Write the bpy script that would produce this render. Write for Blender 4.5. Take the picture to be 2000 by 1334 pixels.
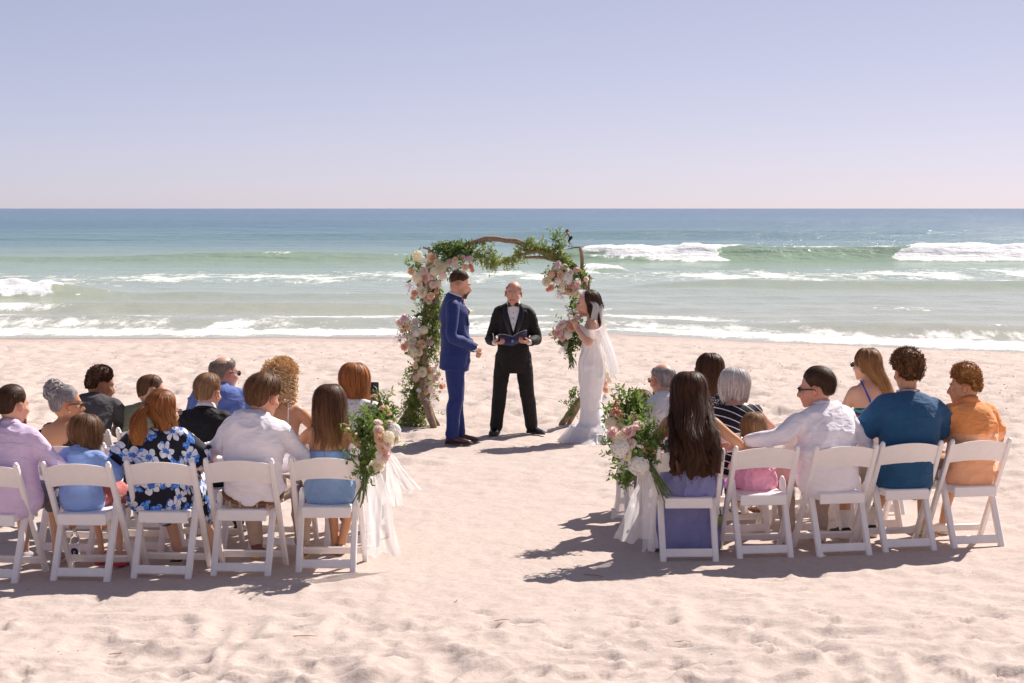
import bpy, math, random
import numpy as np
from mathutils import Vector, Matrix

for o in list(bpy.data.objects):
    bpy.data.objects.remove(o)
random.seed(11)
rng = np.random.default_rng(11)
R = math.radians
SC = bpy.context.scene
COL = SC.collection

# ------------------------------------------------------------------ camera
CAM_H, FPX, PITCH = 2.45, 4000.0, math.atan(260 / 4000.0)
cam_d = bpy.data.cameras.new("camera")
cam_d.lens, cam_d.sensor_width = 72.0, 36.0
cam_d.clip_start, cam_d.clip_end = 0.2, 90000.0
cam = bpy.data.objects.new("camera", cam_d)
cam.location = (0, 0, CAM_H)
cam.rotation_euler = (math.pi / 2 - PITCH, 0, 0)
COL.objects.link(cam)
SC.camera = cam

# ------------------------------------------------------------------ sky, sun, exposure
SUN_EL, SUN_AZ = R(45), R(40)          # azimuth from +y (out to sea) towards +x
world = bpy.data.worlds.new("World")
SC.world = world
world.use_nodes = True
wn, wl = world.node_tree.nodes, world.node_tree.links
bg = wn["Background"]
sky = wn.new("ShaderNodeTexSky")
sky.sky_type = 'NISHITA'
sky.sun_disc = False
sky.sun_elevation, sky.sun_rotation = SUN_EL, SUN_AZ
sky.altitude, sky.air_density, sky.dust_density, sky.ozone_density = 0, 0.35, 0.5, 2.0
tint = wn.new("ShaderNodeMix")
tint.data_type = 'RGBA'
tint.blend_type = 'MULTIPLY'
tint.inputs[0].default_value = 1.0
tint.inputs[7].default_value = (1.0, 0.868, 0.905, 1)
gam = wn.new("ShaderNodeGamma")
gam.inputs[1].default_value = 0.57
wl.new(sky.outputs[0], gam.inputs[0])
wl.new(gam.outputs[0], tint.inputs[6])
wl.new(tint.outputs[2], bg.inputs[0])
bg.inputs[1].default_value = 0.1085
sun_d = bpy.data.lights.new("sun", 'SUN')
sun_d.energy, sun_d.angle, sun_d.color = 2.75, R(0.53), (1.0, 0.93, 0.86)
sun = bpy.data.objects.new("sun", sun_d)
to_sun = Vector((math.sin(SUN_AZ) * math.cos(SUN_EL), math.cos(SUN_AZ) * math.cos(SUN_EL), math.sin(SUN_EL)))
sun.rotation_euler = to_sun.to_track_quat('Z', 'Y').to_euler()
sun.location = (20, 24, 31)
COL.objects.link(sun)
SC.view_settings.view_transform = 'Standard'
SC.view_settings.look = 'None'
SC.view_settings.gamma = 1.0
SC.view_settings.use_curve_mapping = False
SC.view_settings.exposure = 1.35
SC.cycles.max_bounces = 10
SC.cycles.diffuse_bounces = 8
SC.cycles.transparent_max_bounces = 24
SC.cycles.caustics_reflective = False
SC.cycles.caustics_refractive = False
SC.cycles.sample_clamp_indirect = 12.0

# ------------------------------------------------------------------ small maths
def at(px, py, Y):
    """metres of a point of the survey photograph that stands Y metres out from the tripod"""
    x, z = (px - 1000) / FPX, -(py - 667) / FPX
    c, s = math.cos(PITCH), math.sin(PITCH)
    d = (x, c + z * s, z * c - s)
    t = Y / d[1]
    return np.array((d[0] * t, Y, CAM_H + d[2] * t))

def V(*a):
    return np.array(a, float)

def _hash(ix, iy, iz, seed):
    h = (ix.astype(np.int64) * 374761393 + iy.astype(np.int64) * 668265263 + iz.astype(np.int64) * 2147483647 + seed * 974711) & 0xFFFFFFFF
    h = ((h ^ (h >> 13)) * 1274126177) & 0xFFFFFFFF
    h = ((h ^ (h >> 16)) * 2246822519) & 0xFFFFFFFF
    return ((h ^ (h >> 15)) & 0xFFFFFF) / float(0xFFFFFF)

def vnoise(x, y, z=0.0, seed=0):
    """smooth value noise, -1..1"""
    x, y, z = np.broadcast_arrays(np.asarray(x, float), np.asarray(y, float), np.asarray(z, float))
    ix, iy, iz = np.floor(x), np.floor(y), np.floor(z)
    fx, fy, fz = x - ix, y - iy, z - iz
    fx, fy, fz = [t * t * t * (t * (t * 6 - 15) + 10) for t in (fx, fy, fz)]
    r = 0
    for dx in (0, 1):
        wx = fx if dx else 1 - fx
        for dy in (0, 1):
            wy = fy if dy else 1 - fy
            for dz in (0, 1):
                wz = fz if dz else 1 - fz
                r = r + wx * wy * wz * _hash(ix + dx, iy + dy, iz + dz, seed)
    return r * 2 - 1

def fbm(x, y, z=0.0, seed=0, oct=3, gain=0.5):
    a, s, t = 1.0, 0.0, 0.0
    for k in range(oct):
        s = s + a * vnoise(np.asarray(x) * 2 ** k, np.asarray(y) * 2 ** k, np.asarray(z) * 2 ** k, seed + k * 17)
        t += a
        a *= gain
    return s / t

def sstep(a, b, x):
    t = np.clip((np.asarray(x, float) - a) / (b - a), 0, 1)
    return t * t * (3 - 2 * t)

def unit(v):
    v = np.asarray(v, float)
    return v / (np.linalg.norm(v) + 1e-12)

def crom(pts, m):
    """Catmull-Rom resample of rows of pts to m rows"""
    P = np.asarray(pts, float)
    n = len(P)
    if n == 2:
        t = np.linspace(0, 1, m)[:, None]
        return P[0] * (1 - t) + P[1] * t
    Q = np.vstack([2 * P[0] - P[1], P, 2 * P[-1] - P[-2]])
    t = np.linspace(0, n - 1 - 1e-9, m)
    i = t.astype(int)
    f = (t - i)[:, None]
    a, b, c, d = Q[i], Q[i + 1], Q[i + 2], Q[i + 3]
    return 0.5 * (2 * b + (c - a) * f + (2 * a - 5 * b + 4 * c - d) * f ** 2 + (3 * b - a - 3 * c + d) * f ** 3)

# ------------------------------------------------------------------ mesh gathering
class MB:
    def __init__(s):
        s.v, s.f, s.m, s.n, s.uv = [], [], [], 0, []

    def add(s, v, f, mi=0, uv=None):
        v = np.asarray(v, float)
        s.v.append(v)
        n = s.n
        s.f.extend([tuple(int(i) + n for i in q) for q in f])
        s.m.extend([mi] * len(f))
        s.uv.append(np.zeros((len(v), 2)) if uv is None else np.asarray(uv, float))
        s.n += len(v)
        return s

    def verts(s):
        return np.vstack(s.v) if s.v else np.zeros((0, 3))

    def mesh(s, name, uv=False):
        me = bpy.data.meshes.new(name)
        me.from_pydata(s.verts().tolist(), [], s.f)
        if len(set(s.m)) > 1:
            me.polygons.foreach_set("material_index", s.m)
        if uv:
            U = np.vstack(s.uv)
            lay = me.uv_layers.new(name="UVMap")
            li = np.zeros(len(me.loops), np.int32)
            me.loops.foreach_get("vertex_index", li)
            lay.data.foreach_set("uv", U[li].astype(np.float32).ravel())
        me.update()
        return me

    def build(s, name, mats, parent=None, smooth=True, uv=False, matrix=None):
        return link(name, s.mesh(name, uv), mats, parent, smooth, matrix)

def link(name, me, mats, parent=None, smooth=True, matrix=None):
    for m in (mats if isinstance(mats, (list, tuple)) else [mats]):
        me.materials.append(m)
    if smooth:
        me.polygons.foreach_set("use_smooth", [True] * len(me.polygons))
    o = bpy.data.objects.new(name, me)
    COL.objects.link(o)
    if parent is not None:
        o.parent = parent
    if matrix is not None:
        o.matrix_local = matrix
    return o

def empty(name, loc=(0, 0, 0), rz=0.0, label=None, cat=None, group=None):
    o = bpy.data.objects.new(name, None)
    o.empty_display_size = 0.1
    o.location = loc
    o.rotation_euler = (0, 0, rz)
    COL.objects.link(o)
    return tag(o, label, cat, group)

def tag(o, label=None, cat=None, group=None, kind=None):
    for k, v in (("label", label), ("category", cat), ("group", group), ("kind", kind)):
        if v:
            o[k] = v
    return o

def ring_faces(rows, n, wrap=True):
    f = []
    for r in range(rows - 1):
        for i in range(n if wrap else n - 1):
            j = (i + 1) % n
            f.append((r * n + i, r * n + j, (r + 1) * n + j, (r + 1) * n + i))
    return f

def loft(mb, secs, n=16, cap=True, mi=0, power=1.0):
    """secs: (centre, vector x, vector y)"""
    a = np.linspace(0, 2 * math.pi, n, endpoint=False)
    ca, sa = np.cos(a), np.sin(a)
    if power != 1.0:
        ca, sa = np.sign(ca) * abs(ca) ** power, np.sign(sa) * abs(sa) ** power
    vs = []
    for c, X, Y in secs:
        vs.append(np.asarray(c)[None] + ca[:, None] * np.asarray(X)[None] + sa[:, None] * np.asarray(Y)[None])
    v = np.vstack(vs)
    f = ring_faces(len(secs), n)
    if cap:
        k = len(v)
        v = np.vstack([v, secs[0][0], secs[-1][0]])
        for i in range(n):
            j = (i + 1) % n
            f.append((j, i, k))
            f.append(((len(secs) - 1) * n + i, (len(secs) - 1) * n + j, k + 1))
    return mb.add(v, f, mi)

def frames(P, side=None):
    """per point lateral pair for a polyline"""
    P = np.asarray(P, float)
    T = np.gradient(P, axis=0)
    T /= np.linalg.norm(T, axis=1)[:, None] + 1e-12
    up = np.asarray(side if side is not None else ((0, 0, 1) if abs(T[0][2]) < 0.9 else (1, 0, 0)), float)
    out = []
    x = up - T[0] * np.dot(up, T[0])
    x = unit(x)
    for t in T:
        x = unit(x - t * np.dot(x, t))
        out.append((x, np.cross(t, x)))
    return out

def tube(mb, pts, rad, n=10, m=None, side=None, cap=True, mi=0, round_end=False):
    """pts k x 3; rad k or k x 2 (along side, across)"""
    pts = np.asarray(pts, float)
    rad = np.asarray(rad, float)
    if rad.ndim == 0:
        rad = np.full((len(pts), 2), float(rad))
    if rad.ndim == 1:
        rad = np.stack([rad, rad], 1)
    if m:
        q = crom(np.hstack([pts, rad]), m)
        pts, rad = q[:, :3], np.maximum(q[:, 3:], 1e-4)
    if round_end:
        d0, d1 = unit(pts[0] - pts[1]), unit(pts[-1] - pts[-2])
        r0, r1 = rad[0].mean(), rad[-1].mean()
        pts = np.vstack([pts[0] + d0 * r0 * .92, pts[0] + d0 * r0 * .6, pts, pts[-1] + d1 * r1 * .6, pts[-1] + d1 * r1 * .92])
        rad = np.vstack([rad[0] * .35, rad[0] * .8, rad, rad[-1] * .8, rad[-1] * .35])
    fr = frames(pts, side)
    return loft(mb, [(p, x * r[0], y * r[1]) for p, r, (x, y) in zip(pts, rad, fr)], n, cap, mi)

_SPH = {}
def sphere(mb, c, r, n=14, rows=9, rot=None, mi=0):
    if (n, rows) not in _SPH:
        v = [(0, 0, 1)]
        for i in range(1, rows):
            t = math.pi * i / rows
            for j in range(n):
                a = 2 * math.pi * j / n
                v.append((math.sin(t) * math.cos(a), math.sin(t) * math.sin(a), math.cos(t)))
        v.append((0, 0, -1))
        f = [(0, 1 + j, 1 + (j + 1) % n) for j in range(n)]
        for i in range(rows - 2):
            for j in range(n):
                a, b = 1 + i * n + j, 1 + i * n + (j + 1) % n
                f.append((a, a + n, b + n, b))
        L = len(v) - 1
        f += [(L, L - n + (j + 1) % n, L - n + j) for j in range(n)]
        _SPH[(n, rows)] = (np.array(v), f)
    v, f = _SPH[(n, rows)]
    v = v * np.asarray(r, float)
    if rot is not None:
        v = v @ np.asarray(rot).T
    return mb.add(v + np.asarray(c, float), f, mi)

def rotm(ax, ang):
    return np.array(Matrix.Rotation(ang, 3, ax))

def box(mb, c, h, rot=None, bev=0.0, mi=0):
    """half sizes h, bevelled edges"""
    hx, hy, hz = h
    b = min(bev, hx * .9, hy * .9, hz * .9)
    if b <= 0:
        v = np.array([(x, y, z) for z in (-hz, hz) for x, y in ((-hx, -hy), (hx, -hy), (hx, hy), (-hx, hy))])
        f = [(3, 2, 1, 0), (4, 5, 6, 7), (0, 1, 5, 4), (1, 2, 6, 5), (2, 3, 7, 6), (3, 0, 4, 7)]
    else:
        o8 = [(-hx + b, -hy), (hx - b, -hy), (hx, -hy + b), (hx, hy - b), (hx - b, hy), (-hx + b, hy), (-hx, hy - b), (-hx, -hy + b)]
        i8 = [(x * (1 - b / hx), y * (1 - b / hy)) for x, y in o8]
        v = [(x, y, -hz) for x, y in i8] + [(x, y, -hz + b) for x, y in o8] + [(x, y, hz - b) for x, y in o8] + [(x, y, hz) for x, y in i8]
        f = ring_faces(4, 8) + [tuple(range(7, -1, -1)), tuple(range(24, 32))]
        v = np.array(v)
    if rot is not None:
        v = v @ np.asarray(rot).T
    return mb.add(v + np.asarray(c, float), f, mi)

def beam(mb, a, b, w, t, side=(1, 0, 0), bev=0.004, mi=0):
    """bar from a to b; w half width along side, t half thickness"""
    a, b = np.asarray(a, float), np.asarray(b, float)
    z = unit(b - a)
    x = unit(np.asarray(side) - z * np.dot(side, z))
    y = np.cross(z, x)
    return box(mb, (a + b) / 2, (w, t, np.linalg.norm(b - a) / 2), np.stack([x, y, z], 1), bev, mi)

def remeshed(mb, voxel, smooth=4, fac=0.5, ratio=None):
    """one closed skin over overlapping volumes"""
    me = mb.mesh("tmp")
    o = bpy.data.objects.new("tmp", me)
    COL.objects.link(o)
    r = o.modifiers.new("r", 'REMESH')
    r.mode, r.voxel_size, r.adaptivity = 'VOXEL', voxel, 0.0
    if smooth:
        s = o.modifiers.new("s", 'SMOOTH')
        s.factor, s.iterations = fac, smooth
    if ratio:
        q = o.modifiers.new("d", 'DECIMATE')
        q.ratio = ratio
    dg = bpy.context.evaluated_depsgraph_get()
    out = bpy.data.meshes.new_from_object(o.evaluated_get(dg))
    bpy.data.objects.remove(o)
    bpy.data.meshes.remove(me)
    return out

def get_v(me):
    a = np.zeros(len(me.vertices) * 3, np.float32)
    me.vertices.foreach_get("co", a)
    return a.reshape(-1, 3).astype(float)

def get_n(me):
    a = np.zeros(len(me.vertices) * 3, np.float32)
    me.vertex_normals.foreach_get("vector", a)
    return a.reshape(-1, 3).astype(float)

def set_v(me, v):
    me.vertices.foreach_set("co", np.asarray(v, np.float32).ravel())
    me.update()

def vcol(me, name, rgb):
    at_ = me.color_attributes.new(name, 'FLOAT_COLOR', 'POINT')
    c = np.ones((len(me.vertices), 4), np.float32)
    c[:, :3] = rgb
    at_.data.foreach_set("color", c.ravel())

def drop_faces(me, kill):
    """remove faces whose centre satisfies kill(centres)"""
    import bmesh
    c = np.zeros(len(me.polygons) * 3, np.float32)
    me.polygons.foreach_get("center", c)
    k = kill(c.reshape(-1, 3).astype(float))
    bm = bmesh.new()
    bm.from_mesh(me)
    bm.faces.ensure_lookup_table()
    bmesh.ops.delete(bm, geom=[bm.faces[i] for i in np.nonzero(k)[0]], context='FACES')
    bm.to_mesh(me)
    bm.free()
    return me

# ------------------------------------------------------------------ materials
def newmat(name):
    m = bpy.data.materials.new(name)
    m.use_nodes = True
    nt = m.node_tree
    return m, nt.nodes, nt.links, nt.nodes["Principled BSDF"]

def lin(r, g, b):
    return tuple(((c / 255) / 12.92 if c / 255 <= .04045 else ((c / 255 + .055) / 1.055) ** 2.4) for c in (r, g, b)) + (1,)

def rgba(c):
    return tuple(c[:3]) + (1,)

def nmath(N, L, op, a, b=None, c=None):
    n = N.new("ShaderNodeMath")
    n.operation = op
    for i, x in enumerate((a, b, c)):
        if x is None:
            continue
        if isinstance(x, (int, float)):
            n.inputs[i].default_value = x
        else:
            L.new(x, n.inputs[i])
    return n.outputs[0]

def nmix(N, L, fac, a, b, mode='MIX'):
    n = N.new("ShaderNodeMix")
    n.data_type, n.blend_type = 'RGBA', mode
    for i, x in ((0, fac), (6, a), (7, b)):
        if isinstance(x, (int, float)):
            n.inputs[i].default_value = x
        elif isinstance(x, tuple):
            n.inputs[i].default_value = rgba(x)
        else:
            L.new(x, n.inputs[i])
    return n.outputs[2]

def nnoise(N, L, vec, scale, detail=2.0, rough=.5, dist=0.0):
    n = N.new("ShaderNodeTexNoise")
    n.inputs["Scale"].default_value = scale
    n.inputs["Detail"].default_value = detail
    n.inputs["Roughness"].default_value = rough
    n.inputs["Distortion"].default_value = dist
    if vec is not None:
        L.new(vec, n.inputs["Vector"])
    return n.outputs[0]

def nramp(N, L, fac, stops):
    n = N.new("ShaderNodeValToRGB")
    e = n.color_ramp.elements
    while len(e) < len(stops):
        e.new(0.5)
    for k, (p, c) in zip(e, stops):
        k.position, k.color = p, rgba(c)
    L.new(fac, n.inputs[0])
    return n.outputs[0]

def nmap(N, L, vec, scale=(1, 1, 1), rot=(0, 0, 0), loc=(0, 0, 0)):
    n = N.new("ShaderNodeMapping")
    n.inputs["Scale"].default_value, n.inputs["Rotation"].default_value, n.inputs["Location"].default_value = scale, rot, loc
    L.new(vec, n.inputs["Vector"])
    return n.outputs[0]

def ncoord(N, which="Object"):
    return N.new("ShaderNodeTexCoord").outputs[which]

def nbump(N, L, h, strength, dist, P):
    n = N.new("ShaderNodeBump")
    n.inputs["Strength"].default_value, n.inputs["Distance"].default_value = strength, dist
    L.new(h, n.inputs["Height"])
    L.new(n.outputs[0], P.inputs["Normal"])
    return n

_CL = {}
def cloth(name, col, rough=.85, var=.08, weave=900, sheen=.15, bump=.45):
    """plain woven cloth"""
    if name in _CL:
        return _CL[name]
    m, N, L, P = newmat(name)
    co = ncoord(N)
    a = nnoise(N, L, co, 9, 3)
    c2 = tuple(min(1, x * (1 + var)) for x in col[:3])
    c1 = tuple(x * (1 - var) for x in col[:3])
    L.new(nramp(N, L, a, [(.3, c1), (.7, c2)]), P.inputs["Base Color"])
    P.inputs["Roughness"].default_value = rough
    P.inputs["Sheen Weight"].default_value = sheen if max(col[:3]) > .12 else 0.0
    P.inputs["Specular IOR Level"].default_value = .25
    f1 = nnoise(N, L, nmap(N, L, co, (1, 1, 1.9), (.3, .5, 0)), 11, 1.5, .45, 1.0)
    f2 = nnoise(N, L, co, weave / 4, 1)
    h = nmath(N, L, 'ADD', f1, nmath(N, L, 'MULTIPLY', f2, .03))
    nbump(N, L, h, bump, .03, P)
    _CL[name] = m
    return m

def simple(name, col, rough=.5, spec=.5, metal=0.0, var=0.0, scale=20, bump=0.0):
    m, N, L, P = newmat(name)
    P.inputs["Base Color"].default_value = rgba(col)
    P.inputs["Roughness"].default_value = rough
    P.inputs["Specular IOR Level"].default_value = spec
    P.inputs["Metallic"].default_value = metal
    if var or bump:
        a = nnoise(N, L, ncoord(N), scale, 4, .6)
        if var:
            L.new(nramp(N, L, a, [(.3, tuple(x * (1 - var) for x in col[:3])), (.7, tuple(min(1, x * (1 + var)) for x in col[:3]))]), P.inputs["Base Color"])
        if bump:
            nbump(N, L, a, bump, .01, P)
    return m
# ================================================================== THE SETTING
SEA_Z = -1.3
SHORE_X = [-40, -15, -3, 3, 6, 9, 13.5, 20, 40]
SHORE_Y = [60.0, 59.4, 59.6, 61.2, 58.6, 56.2, 53.0, 50.0, 47.0]

def shore(x):
    return np.interp(x, SHORE_X, SHORE_Y)

PADS = []          # trodden spots: (x, y, radius)

def sand_z(x, y):
    x, y = np.broadcast_arrays(np.asarray(x, float), np.asarray(y, float))
    ys = shore(x)
    t = np.clip((y - 24.5) / (ys - 24.5), 0, 3)
    base = SEA_Z * (0.5 * t + 0.5 * t ** 1.5)
    base = base + .025 * np.exp(-((t - .70) / .12) ** 2)
    # softly trodden hollows with sharper crests between them
    wx = x + .20 * vnoise(x * 1.1, y * 1.1, 0, 5)
    wy = y + .20 * vnoise(x * 1.1, y * 1.1, 0, 6)
    n1 = vnoise(wx * 2.3, wy * 2.0, 0, 1)
    n2 = vnoise(wx * 4.9, wy * 4.2, 0, 2)
    hol = .030 * ((1 - abs(n1)) ** 2 - .4) + .032 * ((1 - abs(n2)) ** 2 - .4) + .004 * vnoise(x * 9, y * 8, 0, 3)
    big = .035 * vnoise(x * .45, y * .35, 0, 4)
    # footprints: pits
    g = vnoise(wx * 3.3 + 40, wy * 2.7, 0, 9)
    g2 = vnoise(wx * 4.3 + 11, wy * 3.1, 0, 12)
    pits = -.022 * sstep(.30, .55, g2) + .009 * sstep(.12, .30, g2) * (1 - sstep(.30, .4, g2)) - .040 * sstep(.25, .62, g) + .018 * sstep(.08, .25, g) * (1 - sstep(.25, .4, g))
    amp = 1.0 + .30 * (1 - sstep(11.8, 13.2, y))
    aisle = np.exp(-((x + .02) / .95) ** 4) * sstep(11.6, 13.2, y) * (1 - sstep(20.5, 22.5, y))
    amp = amp * (1 - .78 * aisle)
    amp = amp * (1 - .55 * sstep(10, 12.4, y) * (1 - sstep(16.2, 18.5, y)))       # between the chairs
    amp = amp * (1 - .75 * sstep(.80, .93, t))                                     # washed strip
    amp = amp * (1 - .3 * sstep(26, 44, y))
    far = sstep(22.0, 24.5, y) * (1 - sstep(.84, .93, t))
    q1 = vnoise(wx * 3.1 + 7, wy * 1.9, 0, 14)
    q2 = vnoise(wx * 6.4 + 3, wy * 4.1, 0, 15)
    fz = far * (-.050 * sstep(.22, .50, q1) + .020 * (1 - abs(q2)) ** 3 - .030 * sstep(.35, .55, q2))
    fz = fz + .006 * vnoise(x * 14, y * 9, 0, 16) * (1 - sstep(24, 30, y))
    # separate footprints, one to a jittered cell
    fp = np.zeros_like(x)
    cs = .40
    ci, cj = np.floor(x / cs), np.floor(y / cs)
    for di in (-1, 0, 1):
        for dj in (-1, 0, 1):
            i, j = ci + di, cj + dj
            h1, h2, h3, h4 = [_hash(i, j, 0 * i, k) for k in (101, 102, 103, 104)]
            dx, dy = x - (i + .15 + .7 * h1) * cs, y - (j + .15 + .7 * h2) * cs
            th = h3 * 6.283
            u, v = dx * np.cos(th) + dy * np.sin(th), -dx * np.sin(th) + dy * np.cos(th)
            r_ = np.sqrt((u / .135) ** 2 + (v / (.058 - .12 * np.clip(abs(u) - .05, 0, .05))) ** 2)
            on = (h4 < .62) * (.55 + .6 * h2)
            fp = fp + on * (-.030 * (1 - sstep(.45, 1.05, r_)) + .011 * np.exp(-((r_ - 1.25) / .22) ** 2))
    fp = fp * (1 - .70 * aisle) * (1 - .6 * sstep(12.2, 12.9, y) * (1 - sstep(16.4, 17.5, y))) * (1 - sstep(.84, .93, t))
    z = base + fz + fp + amp * (hol + .6 * pits) + big * (1 - .7 * sstep(.8, 1, t)) * (1 - .5 * aisle)
    for px, py, pr in PADS:
        d2 = ((x - px) ** 2 + (y - py) ** 2) / pr ** 2
        w = np.exp(-d2 ** 2)
        z = z * (1 - w) + w * 0.0
    return z

def grid_sheet(name, rows, kx, ncol, zf, mat, kind="structure"):
    u = np.linspace(-1, 1, ncol)
    Yg = np.repeat(rows[:, None], ncol, 1)
    Xg = u[None, :] * (rows[:, None] * kx + 2.5)
    Zg = zf(Xg, Yg)
    v = np.stack([Xg, Yg, Zg], 2).reshape(-1, 3)
    nr = len(rows)
    i = np.arange(nr - 1)[:, None] * ncol + np.arange(ncol - 1)[None]
    f = np.stack([i, i + 1, i + ncol + 1, i + ncol], 2).reshape(-1, 4)
    me = bpy.data.meshes.new(name)
    me.vertices.add(len(v))
    me.vertices.foreach_set("co", v.astype(np.float32).ravel())
    me.loops.add(f.size)
    me.loops.foreach_set("vertex_index", f.astype(np.int32).ravel())
    me.polygons.add(len(f))
    me.polygons.foreach_set("loop_start", np.arange(0, f.size, 4, dtype=np.int32))
    me.polygons.foreach_set("loop_total", np.full(len(f), 4, np.int32))
    me.update(calc_edges=True)
    o = link(name, me, mat)
    tag(o, kind=kind)
    return o, Xg, Yg, Zg

# ---- sand material: pale shell sand, wet towards the sea
def sand_material():
    m, N, L, P = newmat("sand")
    co = ncoord(N)
    big = nnoise(N, L, co, .8, 4, .6)
    fine = nnoise(N, L, co, 160, 2, .7)
    mid = nnoise(N, L, co, 22, 4, .65)
    c = nramp(N, L, big, [(.3, (.53, .43, .375)), (.7, (.585, .485, .43))])
    c = nmix(N, L, .35, c, nramp(N, L, fine, [(.25, (.30, .22, .19)), (.5, (.53, .435, .38)), (.8, (.66, .58, .55))]))
    c = nmix(N, L, .34, c, nramp(N, L, mid, [(.32, (.40, .30, .255)), (.52, (.56, .465, .41)), (.7, (.62, .53, .475))]))
    pat = nnoise(N, L, nmap(N, L, co, (1, .8, 1)), 6.5, 5, .72)
    c = nmix(N, L, nmath(N, L, 'MULTIPLY', nmath(N, L, 'GREATER_THAN', pat, .63), .16), c, (.36, .275, .235))
    # dark shell grit in patches
    spk = nnoise(N, L, co, 55, 2, .8)
    c = nmix(N, L, nmath(N, L, 'MULTIPLY', nmath(N, L, 'GREATER_THAN', spk, .70), .45), c, (.16, .12, .10))
    wet = N.new("ShaderNodeAttribute")
    wet.attribute_name = "wet"
    w = wet.outputs["Fac"]
    c = nmix(N, L, w, c, (.30, .205, .165))
    L.new(c, P.inputs["Base Color"])
    L.new(nmath(N, L, 'SUBTRACT', .95, nmath(N, L, 'MULTIPLY', w, .55)), P.inputs["Roughness"])
    P.inputs["Specular IOR Level"].default_value = .2
    h = nmath(N, L, 'ADD', nmath(N, L, 'MULTIPLY', mid, .7), nmath(N, L, 'MULTIPLY', fine, .25))
    h = nmath(N, L, 'ADD', h, nmath(N, L, 'MULTIPLY', nnoise(N, L, co, 8, 3, .6), .45))
    b = nbump(N, L, h, .55, .020, P)
    return m

# sea waves -----------------------------------------------------------------
# breakers: centre distance, height, front width, back width, x-profile, slope of the crest line
def bump_x(x, a, b, s=6.0):
    return sstep(a - s, a + s, x) * (1 - sstep(b - s, b + s, x))

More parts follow.
